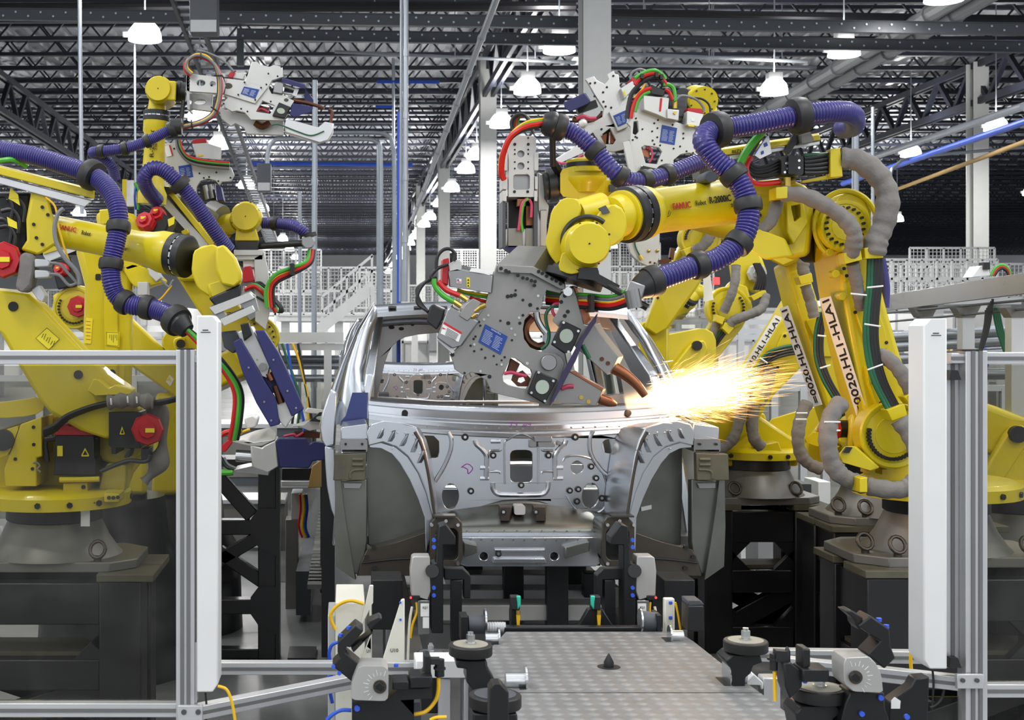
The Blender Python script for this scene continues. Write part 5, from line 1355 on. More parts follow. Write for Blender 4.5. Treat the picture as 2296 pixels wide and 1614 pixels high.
m3 = build('servo_motor', MB().prism(z6([(1420, 345), (1660, 370), (1640, 570), (1530, 520), (1420, 480)]), Y3 - .06, Y3 + .12), GUN, G3, bevel=.005)
build('red_stripe', MB().prism(z6([(1575, 372), (1595, 372), (1582, 495), (1565, 495)]), Y3 - .064, Y3 - .06), RINK, m3)
build('black_plug', MB().prism(z6([(1495, 245), (1625, 300), (1612, 355), (1480, 330)]), Y3 - .06, Y3 + .08), BLK, G3, bevel=.006)
mn3 = build('manifold', MB().prism(z6([(1640, 470), (1750, 485), (1745, 580), (1640, 560)]), Y3 - .08, Y3 + .02), GUN, G3, bevel=.003)
build('brass_fitting', MB().disc(*z6([(1712, 508)])[0], Y3 - .09, Y3 - .08, 3.5, 12).cyl(P(*z6([(1712, 400)])[0], Y3 - .02), P(*z6([(1710, 470)])[0], Y3 - .02), .015), BRS, mn3)
d3 = build('drive_unit', MB().prism(z6([(1825, 490), (1975, 520), (1965, 640), (1820, 620)]), Y3 - .06, Y3 + .08), WHT, G3, bevel=.004)
build('red_end_cap', MB().prism(z6([(1830, 462), (1960, 470), (1978, 520), (1826, 492)]), Y3 - .06, Y3 + .08), RED, d3, bevel=.004)
build('warning_label', MB().prism(z6([(1835, 615), (1890, 620), (1890, 638), (1835, 632)]), Y3 - .064, Y3 - .06), YLB, d3)
build('flag_label', MB().prism(z6([(1865, 560), (1890, 562), (1890, 588), (1865, 586)]), Y3 - .064, Y3 - .06), LBL, d3)
build('copper_core', MB().prism(z6([(1400, 850), (1470, 840), (1480, 920), (1400, 905)]), Y3 + .05, Y3 + .09), COP, G3)
cable(G3, 'pink_hose', z6([(1440, 820), (1490, 850), (1500, 920), (1470, 970)]), Y3 + .02, 2.5, PNK)
for l, r, m_ in (([(1300, 560), (1320, 450), (1370, 350), (1430, 300), (1490, 280)], 5, REDH), ([(1340, 500), (1370, 400), (1420, 340), (1480, 315)], 4, GRN), ([(1265, 560), (1280, 440), (1310, 330), (1380, 250), (1450, 200), (1540, 180), (1600, 240)], 5, BLK),
                 ([(1340, 250), (1380, 200), (1440, 160), (1520, 150), (1590, 190), (1630, 250)], 5, REDH), ([(1340, 190), (1400, 150), (1470, 120), (1540, 120), (1600, 165), (1620, 200)], 4.5, GRN), ([(1480, 260), (1460, 200), (1500, 180), (1560, 200), (1600, 260)], 3, BLK),
                 ([(1430, 240), (1400, 300), (1330, 370)], 2.5, YCB), ([(1600, 250), (1660, 250), (1700, 290), (1712, 400)], 4.5, GRN), ([(1620, 290), (1660, 320), (1690, 390)], 4.5, REDH), ([(1720, 390), (1780, 350), (1900, 380), (1970, 450), (1975, 500)], 3, GCB), ([(1860, 370), (1960, 380), (2030, 440), (2040, 550)], 2.5, BLK)):
    cable(G3, 'gun_hose', z6(l), Y3 - .05, r, m_)
for (x, y) in ((1410, 165), (1590, 170), (1545, 150)):
    q = z6([(x - 14, y - 20), (x + 14, y + 24)]); build('hose_strap', MB().box(q[0][0], q[0][1], q[1][0], q[1][1], Y3 - .09, Y3 - .01), BLK, G3)
build('mount_block', MB().box(1500, 212, 1540, 262, Y3 + .02, Y3 + .45), DGR, G3, bevel=.006)
hp = [(p[0], p[1]) for p in [(1360, 740), (1410, 660), (1500, 680), (1548, 735), (1505, 765), (1550, 650), (1345, 730), (1320, 760), (1620, 570), (1555, 575), (1520, 605), (1690, 620), (1790, 700), (1790, 745), (1760, 820), (1700, 840), (1820, 865), (1880, 880), (1590, 950), (1575, 810), (1520, 800), (1430, 470), (1350, 560)]]
holes_on(G3, z6(hp), Y3 - .002, 2.2, INK)
# ---- gun behind it, tilted, with a blue cover
Y4 = 8.7
pl4 = [(910, 240), (880, 195), (960, 168), (985, 205), (1060, 243), (1100, 200), (1085, 150), (1145, 115), (1155, 150), (1190, 155), (1200, 260), (1270, 370), (1280, 640), (1310, 640), (1300, 740), (1230, 850), (1140, 870), (1060, 860), (980, 740), (845, 680), (835, 620), (960, 590), (1040, 545), (1050, 470), (960, 330)]
G4 = gun_face('tilted welding gun with a blue cover, behind the upright gun', pl4, Y4, [[(1020, 720), (1110, 650), (1165, 760), (1140, 800), (1060, 800)]], [(1140, 535), (1262, 480), (1265, 600), (1185, 637)], None, z6, GUN)
build('blue_cover', MB().loft(z6([(675, 415), (870, 322), (928, 400), (920, 420), (740, 502), (690, 470)]), Y4 - .1, z6([(690, 410), (880, 322), (928, 395), (920, 415), (750, 495), (700, 465)]), Y4 + .12), NAVY, G4, bevel=.006)
build('cover_plate', MB().prism(z6([(1100, 500), (1270, 410), (1275, 640), (1180, 680)]), Y4 - .03, Y4 - .003), GUN, G4, bevel=.003)
nameplate(G4, z6([(1140, 535), (1262, 480), (1265, 600), (1185, 637)]), Y4 - .033, 7)
build('rod', MB().bar(P(*z6([(800, 490)])[0], Y4 + .05), P(*z6([(980, 425)])[0], Y4 + .05), .05, .05), BLM, G4)
build('lower_arm_jaw', MB().loft(z6([(560, 965), (830, 800), (880, 870), (590, 1000), (555, 1040)]), Y4 - .08, z6([(560, 960), (830, 795), (880, 865), (590, 995), (555, 1035)]), Y4 + .06), EXT, G4, bevel=.005)
cable(G4, 'pink_hose', z6([(590, 950), (650, 975), (720, 970), (860, 900)]), Y4 - .1, 2.5, PNK)
cable(G4, 'red_hose', z6([(800, 560), (860, 540), (920, 560), (980, 560)]), Y4 - .04, 4, PNK); cable(G4, 'copper_shunt', z6([(760, 560), (850, 580), (960, 590), (1040, 520)]), Y4 + .06, 6, COD)
build('copper_core', MB().prism(z6([(1030, 720), (1080, 700), (1070, 800), (1040, 790)]), Y4 + .05, Y4 + .1).prism(z6([(1110, 680), (1140, 700), (1150, 780), (1110, 790)]), Y4 + .05, Y4 + .1), COP, G4)
d4 = build('drive_unit', MB().prism(z6([(1210, 280), (1320, 210), (1350, 265), (1240, 380)]), Y4 - .06, Y4 + .08), GUN, G4, bevel=.004)
build('warning_label', MB().prism(z6([(1230, 310), (1245, 302), (1260, 345), (1245, 350)]), Y4 - .064, Y4 - .06), YLB, d4)
build('red_end_cap', MB().prism(z6([(1305, 190), (1345, 175), (1365, 235), (1335, 250)]), Y4 - .06, Y4 + .08), RED, d4)
build('insulator_block', MB().prism(z6([(905, 720), (950, 690), (1010, 790), (980, 800)]), Y4 - .03, Y4), BLK, G4)
build('white_knob', MB().ball(P(*z6([(858, 605)])[0], Y4 - .03), .03), WHT, G4)
build('mount_flange', MB().cyl(P(1395, 300, Y4 + .16), P(1395, 300, Y4 + .3), .13, n=24), BLK, G4)
holes_on(G4, z6([(1080, 270), (1045, 318), (965, 355), (1048, 405), (1068, 450), (1120, 460), (925, 235), (1140, 165), (970, 230), (1030, 660), (1180, 670), (1215, 655), (1030, 500)]), Y4 - .002, 2.6, INK)
cable(G4, 'motor_cable', z6([(1300, 200), (1310, 140), (1380, 105), (1460, 130), (1500, 160)]), Y4 - .03, 3, GCB)
# the two robots holding those guns, mostly hidden
R5 = thing('welding_robot', 'yellow robot holding the upright gun, its slanted arm showing right of the car roof', 'robot', (3.3, 9.3, 0.4), GR_R)
o = MB().cyl(P(1578, 226, 8.25), P(1558, 222, 8.5), 32 * S(8.25), n=32)
build('wrist_cap', o, YEL, R5); bolts_ = bolts(MB(), ring(1576, 227, 27, 9, 0, 360), 8.24, 2, .01)
build('cap_screws', bolts_, BLM, R5)
build('wrist_body', MB().loft([(1542, 206), (1560, 196), (1580, 220), (1582, 262), (1552, 258), (1545, 236)], 8.3, [(1542, 206), (1560, 196), (1580, 220), (1582, 262), (1552, 258), (1545, 236)], 8.6), YEL, R5, bevel=.01)
arm_tube(R5, (1580, 250), (1640, 520), 8.4, 9.1, 24, 30)
build('tool_flange', MB().cyl(P(1545, 225, 8.4), P(1528, 222, 8.35), .07, n=20), BLK, R5)
build('lower_arm', MB().loft([(1605, 498), (1622, 530), (1605, 575), (1560, 650), (1500, 735), (1470, 752), (1445, 735), (1480, 640), (1520, 560), (1552, 505)], 9.1, [(1600, 498), (1618, 530), (1600, 575), (1552, 650), (1490, 735), (1465, 752), (1440, 735), (1475, 640), (1515, 560), (1548, 505)], 9.35), YEL, R5, bevel=.015)
hub(R5, 1572, 535, 9.05, 46, .1, 16, 180, 330)
sleeve(R5, [(1600, 500, 8.98), (1592, 530, 8.95), (1575, 552, 8.95), (1556, 562, 8.98)], 8.97, 12)
sleeve(R5, [(1545, 575, 9.0), (1530, 590, 9.0), (1515, 605, 9.02)], 9, 11)
clampbox(R5, [(1532, 560), (1552, 552), (1562, 570), (1542, 580)], 9.05)
holes_on(R5, [(1514, 560), (1497, 580), (1540, 545), (1475, 668), (1520, 590)], 9.09, 3)
build('carriage', MB().loft([(1400, 760), (1440, 720), (1500, 730), (1500, 900), (1400, 900)], 9.2, [(1400, 760), (1440, 720), (1500, 730), (1500, 900), (1400, 900)], 9.5), YEL, R5, bevel=.02)
hub(R5, 1372, 790, 9.2, 46, .1, 16, 90, 270)
build('hook_tool', MB().bar(P(1508, 556, 8.9), P(1504, 582, 8.9), .03, .03).bar(P(1504, 582, 8.9), P(1478, 588, 8.9), .03, .03), COD, R5)
# flat silver gun plate with green hose hanging behind the front wrist
G5 = thing('spot_welding_gun', 'pale hanging gun plate with a thin green hose, behind the front robot wrist', 'welding gun', P(1445, 600, 8.9), 'spot welding guns')
build('main_plate', MB().prism(rnd([(1416, 500), (1480, 500), (1478, 598), (1440, 594), (1414, 570), (1408, 545)], 1, .2), 8.85, 8.9), GUN, G5, bevel=.004)
cable(G5, 'green_hose', [(1422, 520), (1424, 550), (1434, 572), (1440, 578)], 8.83, 2, DGN)
build('brass_fitting', MB().ball(P(1455, 562, 8.84), .012).ball(P(1474, 562, 8.84), .012).cyl(P(1434, 572, 8.83), P(1440, 582, 8.83), .012), BRS, G5)
holes_on(G5, [(1458, 588), (1468, 590)], 8.848, 2.6, COD)
build('plate_hanger', MB().bar(P(1448, 505, 8.9), P(1460, 440, 8.9), .05, .06), GUM, G5)
# ---------------------------------------------------------------- third robot (label 0010)
R3 = thing('welding_robot', 'yellow robot with strip label 0010.HL1, leaning right above the sparks', 'robot', (2.6, 8.55, 0.92), GR_R)
riser(2.23, 2.96, 8.19, 8.62, 0.885, 'black steel riser with crossed braces under the robot beside the right fender')
zt = base_cast(R3, 2.61, 8.42, 0.92, 0.27, 0.27, 0.36, .24); turntable(R3, 2.61, 8.42, zt, 0.30, 0.07)
build('carriage', MB().loft([(1590, 1045), (1582, 1000), (1600, 960), (1700, 930), (1790, 990), (1790, 1045)], 8.3, [(1590, 1045), (1582, 1000), (1600, 960), (1700, 930), (1790, 990), (1790, 1045)], 8.75), YEL, R3, bevel=.02)
build('carriage_block', MB().prism([(1706, 998), (1746, 990), (1760, 1030), (1708, 1022)], 8.15, 8.3), YEL, R3, bevel=.006)
fr3 = [(1560, 985), (1575, 930), (1640, 890), (1690, 815), (1740, 735), (1765, 700), (1795, 640), (1800, 820), (1740, 880), (1712, 920), (1690, 965), (1640, 1005), (1590, 1010)]
bk3 = [(1552, 985), (1562, 930), (1625, 880), (1672, 800), (1725, 715), (1755, 665), (1790, 620), (1795, 820), (1735, 880), (1705, 920), (1680, 965), (1630, 1005), (1580, 1010)]
build('lower_arm', MB().loft(fr3, 8.1, bk3, 8.35), YEL, R3, bevel=.015)
lab_on_arm(R3, [(1736, 706), (1752, 712), (1668, 852), (1652, 842)], (8.09, 8.09, 8.09, 8.09), '=0010.HL1-HLA1')
build('cover_plate', MB().prism([(1755, 748), (1766, 745), (1796, 800), (1790, 828), (1745, 832), (1728, 812)], 8.08, 8.1), YEL, R3, bevel=.003)
holes_on(R3, [(1760, 753), (1744, 824), (1665, 845)], 8.078, 3.5)
hub(R3, 1606, 965, 8.04, 52, .1, 20, 80, 260)
build('hub_flank', MB().cyl(P(1575, 955, 8.3), P(1548, 950, 8.4), .13, n=28), YEL, R3)
bundle(R3, [(1795, 780, 8.02), (1755, 786, 8.0), (1720, 800, 8.0), (1700, 830, 8.0), (1685, 860, 8.0), (1672, 882, 8.0)], 8, [(0, -8, 3.5, DGN), (2, -2, 3.5, BLK), (4, 4, 3.5, BLK), (6, 10, 3.5, BLK)], 'arm_cable')
tie(R3, 1712, 808, 7.95, 10, .6)
clampbox(R3, [(1650, 862), (1672, 855), (1690, 875), (1670, 884), (1655, 880)], 8.0); clampbox(R3, [(1682, 895), (1712, 888), (1715, 900), (1694, 905)], 8.0)
sleeve(R3, [(1728, 822, 8.0), (1722, 850, 8.0), (1714, 880, 8.0), (1700, 905, 8.0)], 8, 14)
sleeve(R3, [(1664, 880, 8.0), (1660, 930, 7.98), (1648, 975, 7.97), (1628, 1000, 7.97), (1596, 1020, 7.98)], 7.98, 12)
sleeve(R3, [(1692, 903, 8.0), (1686, 950, 7.98), (1692, 985, 7.97), (1708, 1002, 7.98)], 7.98, 13)
def balancer(parent, body, yoke, cap, Y, capr, dep=.3):
    b = build('balancer_cylinder', MB().loft(rnd(body, 1), Y, rnd(body, 1), Y + dep), YEL, parent, bevel=.05, seg=4)
    y_ = build('balancer_yoke', MB().prism(rnd(yoke, 1, .15), Y - .06, Y), YEL, b, bevel=.01)
    build('pivot_cap', MB().disc(cap[0], cap[1], Y - .09, Y - .05, capr, 24), BLK, b)
balancer(R3, [(1710, 945), (1790, 920), (1860, 905), (1862, 1000), (1800, 1010), (1730, 1000)], [(1700, 930), (1716, 925), (1728, 990), (1712, 996)], (1708, 960), 8.5, 7)
# ---------------------------------------------------------------- fourth robot behind the right pillar
R4 = thing('welding_robot', 'yellow robot with fat balancer and black pivot cap behind the right windscreen pillar', 'robot', (3.0, 10.6, 0.9), GR_R)
balancer(R4, [(1440, 760), (1520, 745), (1578, 733), (1605, 750), (1606, 800), (1590, 835), (1500, 850), (1445, 845)], [(1552, 768), (1580, 762), (1590, 785), (1545, 860), (1505, 905), (1460, 890), (1500, 835)], (1564, 775), 10.0, 11, .35)
build('lower_arm', MB().loft([(1596, 720), (1612, 662), (1640, 630), (1676, 642), (1688, 690), (1664, 735), (1612, 800), (1560, 900), (1500, 900)], 10.3, [(1590, 720), (1608, 662), (1636, 630), (1672, 642), (1684, 690), (1660, 735), (1606, 800), (1552, 900), (1492, 900)], 10.55), YEL, R4, bevel=.015)
hub(R4, 1634, 690, 10.25, 48, .1, 20, -40, 210)
sleeve(R4, [(1650, 596, 10.15), (1648, 630, 10.12), (1638, 665, 10.12), (1622, 700, 10.15)], 10.13, 10)
sleeve(R4, [(1716, 660, 10.15), (1708, 690, 10.12), (1680, 705, 10.12), (1645, 718, 10.14), (1635, 728, 10.15)], 10.13, 11)
clampbox(R4, [(1606, 705), (1626, 712), (1620, 728), (1604, 720)], 10.2); clampbox(R4, [(1626, 722), (1646, 735), (1634, 750), (1620, 736)], 10.2)
clampbox(R4, [(1684, 665), (1716, 650), (1720, 658), (1690, 674)], 10.2)
bundle(R4, [(1626, 738, 10.2), (1600, 775, 10.2), (1580, 815, 10.2)], 10.2, [(-5, -4, 3, DGN), (0, 0, 3, BLK), (4, 3, 3, BLK)], 'arm_cable')
sleeve(R4, [(1608, 720, 10.2), (1602, 738, 10.2), (1594, 760, 10.2)], 10.2, 9)
build('elbow_casing', MB().loft([(1630, 560), (1700, 555), (1720, 610), (1700, 660), (1640, 640)], 10.4, [(1630, 560), (1700, 555), (1720, 610), (1700, 660), (1640, 640)], 10.8), YEL, R4, bevel=.02)
servo(R4, 1700, 612, 10.3, 22, (0, -1, 0), .2, label=False, m=LGR)
for k in range(5):
    cable(R4, 'arm_cable', [(1690 + 3 * k, 590), (1700 + 4 * k, 620), (1690 + 6 * k, 650)], 10.25, 3, BLK)
build('carriage', MB().loft([(1470, 880), (1580, 870), (1600, 980), (1450, 980)], 10.3, [(1470, 880), (1580, 870), (1600, 980), (1450, 980)], 10.8), YEL, R4, bevel=.02)
p = P(1540, 980, 10.55); build('foot_casting', MB().lathe((p.x, 10.55, 0), (p.x, 10.55, p.z), [(0, .42), (.6, .4), (.8, .3), (1, .28)], 24), GRY, R4)
p = P(1450, 900, 9.4); build('foot_column', MB().lathe((p.x, 9.4, 0), (p.x, 9.4, p.z), [(0, .2), (1, .18)], 24), BLP, R5)
ROOT_R6 = thing('welding_robot', 'small distant yellow robot arm raised between the right robots', 'robot', (P(1500, 740, 16).x, 16, 0), GR_R)
arm_tube(ROOT_R6, (1548, 676), (1490, 735), 16, 16.4, 14, 17)
flange_ring(ROOT_R6, P(1545, 672, 16), P(1548, 676, 16) - P(1490, 735, 16.4), .1, .12)
build('wrist', MB().ball(P(1568, 654, 16), .09, 16).cyl(P(1566, 656, 16), P(1546, 672, 16), .07, .08), YEL, ROOT_R6)
build('lower_arm', MB().wbox((P(1490, 735, 16).x - .15, 16.2, 0), (P(1490, 735, 16).x + .15, 16.6, 2.05)), YEL, ROOT_R6, bevel=.03)
bc = thing('signal_beacon', 'small red glowing beacon among the right robots', 'beacon', P(1606, 645, 12))
BEAC = mat('beacon_glow', (255, 60, 60), .4, emit=(255, 40, 40, 4.0))
build('lamp', MB().cyl(P(1606, 638, 12), P(1606, 622, 12), .03), BEAC, bc); build('pole', MB().cyl((P(1606, 645, 12).x, 12, 0), P(1606, 638, 12), .02), DGR, bc)
pg = MB().prism([(1577, 612), (1592, 608), (1600, 672), (1578, 676)], 9.6, 9.605)
single('paper_tag', pg, LBL, 'white paper strip hanging among the right robots', 'tag')
# ---------------------------------------------------------------- robot behind the right fence panel
R7 = thing('welding_robot', 'yellow robot behind the right acrylic panel, only its balancer and turntable in view', 'robot', (P(2300, 1200, 8.05).x, 8.05, 0.6), GR_R)
balancer(R7, [(2120, 885), (2205, 900), (2296, 935), (2360, 960), (2360, 1040), (2205, 1020), (2120, 990)], [(2268, 958), (2300, 954), (2310, 985), (2262, 1060), (2235, 1100), (2205, 1092), (2212, 1050)], (2285, 974), 7.8, 19)
build('carriage', MB().loft([(2190, 1112), (2195, 1050), (2270, 1010), (2420, 1010), (2420, 1112)], 7.75, [(2190, 1112), (2195, 1050), (2270, 1010), (2420, 1010), (2420, 1112)], 8.2), YEL, R7, bevel=.02)
holes_on(R7, [(2218, 1060), (2234, 1060), (2240, 1104), (2250, 1104), (2260, 1104)], 7.745, 4, BLM)
zz = 0.585; Xr = P(2300, 1200, 8.05).x
riser(Xr - .5, Xr + .5, 7.6, 8.5, .55, 'black steel riser seen through the right acrylic panel')
z2 = base_cast(R7, Xr, 8.05, zz, .42, .45, .56); turntable(R7, Xr, 8.05, z2, .45, .09)
# ---------------------------------------------------------------- sparks
SPK = bpy.data.materials.new('spark_glow'); SPK.use_nodes = True
nt = SPK.node_tree; nt.nodes.clear()
em = nt.nodes.new('ShaderNodeEmission'); em.inputs[0].default_value = (1.0, 0.50, 0.17, 1); em.inputs[1].default_value = 3.6
ou = nt.nodes.new('ShaderNodeOutputMaterial'); nt.links.new(em.outputs[0], ou.inputs[0])
SPH = bpy.data.materials.new('spark_core_glow'); SPH.use_nodes = True
nt = SPH.node_tree; nt.nodes.clear()
em = nt.nodes.new('ShaderNodeEmission'); em.inputs[0].default_value = (1.0, 0.86, 0.60, 1); em.inputs[1].default_value = 14.0
ou = nt.nodes.new('ShaderNodeOutputMaterial'); nt.links.new(em.outputs[0], ou.inputs[0])
W0 = P(1448, 893, 5.88)
rng = random.Random(11)
def sparks(n, lo, hi, spread, thick, ln, seed, up=0.12):
    r_ = random.Random(seed); m = MB()
    for i in range(n):
        a = r_.gauss(0.16, spread); e = r_.gauss(0.0, spread * .8)
        d = Vector((math.cos(a), e, math.sin(a) + up * 0)).normalized()
        L = (lo + (hi - lo) * (r_.random() ** 1.7)) * math.exp(-2.2 * abs(a - .16))
        l = ln * (0.4 + r_.random()) * (.5 + L)
        p = W0 + Vector((r_.gauss(0.06, .03), r_.gauss(0, .03), r_.gauss(0, .035))) + d * L
        q = p + d * l - Vector((0, 0, .1 * l * L))
        t = thick * (.5 + r_.random())
        u = d.orthogonal().normalized() * t; v = d.cross(u.normalized()) * t
        mid = p.lerp(q, .6)
        m.add([p, mid + u, mid - u * .5 + v * .87, mid - u * .5 - v * .87, q], [(0, 1, 2), (0, 2, 3), (0, 3, 1), (4, 2, 1), (4, 3, 2), (4, 1, 3)])
    return m
sp = single('weld_sparks', sparks(3600, 0.02, 0.52, .22, .00045, .13, 5), SPK, 'spray of glowing orange sparks flying right from the gun tips', 'sparks', W0, kind='stuff', flat=True)
fl = thing('weld_flash', 'white-hot flash at the gun tips on the cowl corner', 'flash', W0)
ob = build('hot_sparks', sparks(900, 0.0, .36, .10, .0009, .12, 9), SPH, fl, flat=True); ob['kind'] = 'stuff'
# glowing gas around the weld
GAS = bpy.data.materials.new('burning_gas'); GAS.use_nodes = True
nt = GAS.node_tree; nt.nodes.clear()
tc = nt.nodes.new('ShaderNodeTexCoord')
def vm(op, *a):
    n = nt.nodes.new('ShaderNodeMath'); n.operation = op
    for i, x in enumerate(a):
        if isinstance(x, (int, float)): n.inputs[i].default_value = x
        else: nt.links.new(x, n.inputs[i])
    return n.outputs[0]
sepn = nt.nodes.new('ShaderNodeSeparateXYZ'); nt.links.new(tc.outputs['Object'], sepn.inputs[0])
x, y, z = sepn.outputs
# plume axis: half width grows along x, rises slightly
wid = vm('ADD', .035, vm('MULTIPLY', vm('MAXIMUM', x, 0.0), .22))
zz_ = vm('SUBTRACT', z, vm('MULTIPLY', x, .17))
q = vm('DIVIDE', vm('ADD', vm('MULTIPLY', zz_, zz_), vm('MULTIPLY', y, y)), vm('MULTIPLY', wid, wid))
g = vm('EXPONENT', vm('MULTIPLY', q, -1.6))
xx = vm('DIVIDE', vm('SUBTRACT', x, .08), .17)
gx = vm('EXPONENT', vm('MULTIPLY', vm('MULTIPLY', xx, xx), -1.0))
nz = nt.nodes.new('ShaderNodeTexNoise'); nz.inputs['Scale'].default_value = 14; nz.inputs['Detail'].default_value = 3
mp = nt.nodes.new('ShaderNodeMapping'); mp.inputs['Scale'].default_value = (.35, 1, 1.6); nt.links.new(tc.outputs['Object'], mp.inputs[0]); nt.links.new(mp.outputs[0], nz.inputs['Vector'])
den = vm('MULTIPLY', vm('MULTIPLY', g, gx), vm('MULTIPLY', nz.outputs['Fac'], 2.0))
em = nt.nodes.new('ShaderNodeEmission'); em.inputs[0].default_value = (1.0, 0.64, 0.30, 1); nt.links.new(vm('MULTIPLY', den, 70.0), em.inputs[1])
ou = nt.nodes.new('ShaderNodeOutputMaterial'); nt.links.new(em.outputs[0], ou.inputs['Volume'])
build('gas_cloud', MB().lathe(W0 + Vector((-.09, 0, -.02)), W0 + Vector((.5, 0, .10)), [(0, .07), (.15, .12), (.5, .17), (.85, .2), (1, .15)], 24), GAS, fl)
ld = bpy.data.lights.new('weld_light', 'POINT'); ld.energy = 16; ld.color = (1, .45, .15); ld.shadow_soft_size = .06
lo = bpy.data.objects.new('weld_light', ld); COL.objects.link(lo); lo.location = W0 + Vector((.12, .05, .07))
# ---------------------------------------------------------------- left robots
GR_L = 'yellow welding robots left of the car'
z5 = lambda l: [(a / 3.229, 300 + b / 3.229) for a, b in l]
zg = lambda l: [(300 + a / 4.592, 100 + b / 4.592) for a, b in l]
z9 = lambda l: [(a / 5.381, 860 + b / 5.381) for a, b in l]
z4 = lambda l: [(a / 2.87, 500 + b / 2.87) for a, b in l]
LA = thing('welding_robot', 'large yellow front robot behind the left acrylic panel, swinging a blue-plated gun', 'robot', (-1.37, 6.45, 0.9), GR_L)
riser(-1.92, -0.92, 6.0, 6.48, 0.86, 'black steel riser behind the left acrylic panel')
zt = base_cast(LA, -1.38, 6.32, 0.895, 0.285, 0.275, 0.42, .28); turntable(LA, -1.38, 6.32, zt, 0.36, 0.085)
tb = MB()
for (x, y, w_) in ((128, 1122, 50), (250, 1116, 34)):
    tb.box(x - w_ / 2, y - 10, x + w_ / 2, y + 10, 6.05, 6.2)
build('turntable_block', tb, YEL, LA, bevel=.006)
holes_on(LA, [(131, 1122), (141, 1122), (151, 1122), (244, 1116), (254, 1116), (264, 1115)], 6.04, 4.5, BLM, 'socket_screw')
ptext(LA, 'joint_mark', '- J1 +', (183, 1132), (216, 1130), 6, 6.04, INK)
build('scale_plate', MB().prism([(181, 1140), (201, 1140), (201, 1180), (181, 1180)], 6.08, 6.09), LBL, LA)
YA = 6.25
body = [(-60, 985), (0, 963), (93, 935), (195, 908), (240, 893), (320, 890), (345, 920), (345, 1000), (300, 1060), (282, 1108), (-60, 1108)]
build('carriage', MB().loft(body, YA + .12, body, YA + .55), YEL, LA, bevel=.02)
build('joint_housing', MB().disc(262, 962, YA + .02, YA + .3, 78, 36), YEL, LA, bevel=.01)
build('front_bracket', MB().prism(z9([(50, 1030), (250, 490), (500, 400), (505, 880), (440, 895), (442, 1240), (60, 1240)]), YA - .12, YA + .15), YEL, LA, bevel=.005)
holes_on(LA, z9([(402, 525), (405, 735), (183, 910), (390, 1028)]), YA - .122, 4, BLM, 'socket_screw')
build('right_rib', MB().prism(z9([(1180, 1330), (1240, 1040), (1300, 960), (1525, 985), (1510, 1280), (1450, 1330)]), YA - .02, YA + .12), YEL, LA, bevel=.006)
build('support_bar', MB().tube(PP(z9([(720, 1160), (960, 1158), (1200, 1150)]), YA - .12), 6 * S(YA), 10), YEL, LA)
build('lower_lug', MB().prism(z9([(760, 1200), (1050, 1190), (1060, 1340), (760, 1340)]), YA - .1, YA + .1), YEL, LA, bevel=.005)
holes_on(LA, z9([(1005, 1248)]), YA - .105, 5, BLM, 'socket_screw')
# vertical servo with a red head
sv = build('servo_body', MB().prism(z9([(665, 620), (1140, 620), (1140, 900), (1165, 920), (1165, 1110), (640, 1110), (660, 900)]), YA - .12, YA + .12), BLK, LA, bevel=.02)
build('servo_cap', MB().prism(z9([(650, 595), (700, 590), (700, 505), (825, 500), (830, 515), (1005, 515), (1045, 590), (1148, 592), (1146, 625), (650, 622)]), YA - .13, YA + .1), RED, sv, bevel=.005)
w1 = build('warning_label', MB().prism(z9([(1025, 775), (1075, 865), (1068, 878), (985, 878), (980, 865)]), YA - .125, YA - .121), YLB, sv)
build('warning_triangle', MB().prism(z9([(1027, 805), (1055, 860), (998, 860)]), YA - .127, YA - .1255), INK, w1)
build('data_label', MB().prism(z9([(690, 750), (756, 750), (756, 875), (690, 875)]), YA - .125, YA - .121), YLB, sv)
build('side_connector', MB().cyl(P(*z9([(680, 660)])[0], YA - .1), P(*z9([(550, 670)])[0], YA - .1), 7 * S(YA)).tube(PP(z9([(555, 670), (545, 760), (560, 850), (570, 940)]), YA - .1), 6 * S(YA), 8).cyl(P(*z9([(1130, 660)])[0], YA - .1), P(*z9([(1180, 660)])[0], YA - .1), 4 * S(YA)), BLK, sv)
cable(LA, 'grey_cable', z9([(600, 600), (570, 630), (650, 560), (700, 545)]), YA - .13, 2.5, GCB)
cable(LA, 'grey_cable', z9([(400, 960), (440, 950), (480, 990), (450, 1030), (490, 1065)]), YA - .13, 2, GCB)
# horizontal servo with a red octagonal cap
build('servo_block', MB().prism(z9([(1312, 345), (1600, 340), (1700, 345), (1690, 780), (1400, 775), (1400, 850), (1345, 850), (1340, 770), (1312, 740)]), YA - .2, YA + .1), BLK, LA, bevel=.012)
servo(LA, 331, 964, YA - .26, 37, (0.12, -1, 0), .2)
w2 = build('warning_label', MB().prism(z9([(1472, 515), (1505, 605), (1498, 613), (1448, 613), (1445, 605)]), YA - .206, YA - .2), YLB, LA)
build('warning_triangle', MB().prism(z9([(1474, 550), (1492, 600), (1458, 600)]), YA - .208, YA - .206), INK, w2)
build('motor_plug', MB().prism(z9([(1540, 780), (1590, 780), (1560, 890), (1500, 900), (1500, 870)]), YA - .2, YA - .1).prism(z9([(1700, 780), (1800, 780), (1790, 960), (1700, 960)]), YA - .22, YA - .1), BLK, LA, bevel=.005)
for k in range(4):
    cable(LA, 'arm_cable', z9([(520, 560 + 20 * k), (660, 500 + 20 * k), (800, 390 + 18 * k), (1050, 290 + 14 * k), (1300, 230 + 10 * k), (1600, 195 + 8 * k), (1880, 220 + 8 * k), (2130, 170 + 8 * k)]), YA - .22 + .02 * k, 5, BLK)
PLF = mat('clear_film', (190, 190, 186), .3, spec=.6)
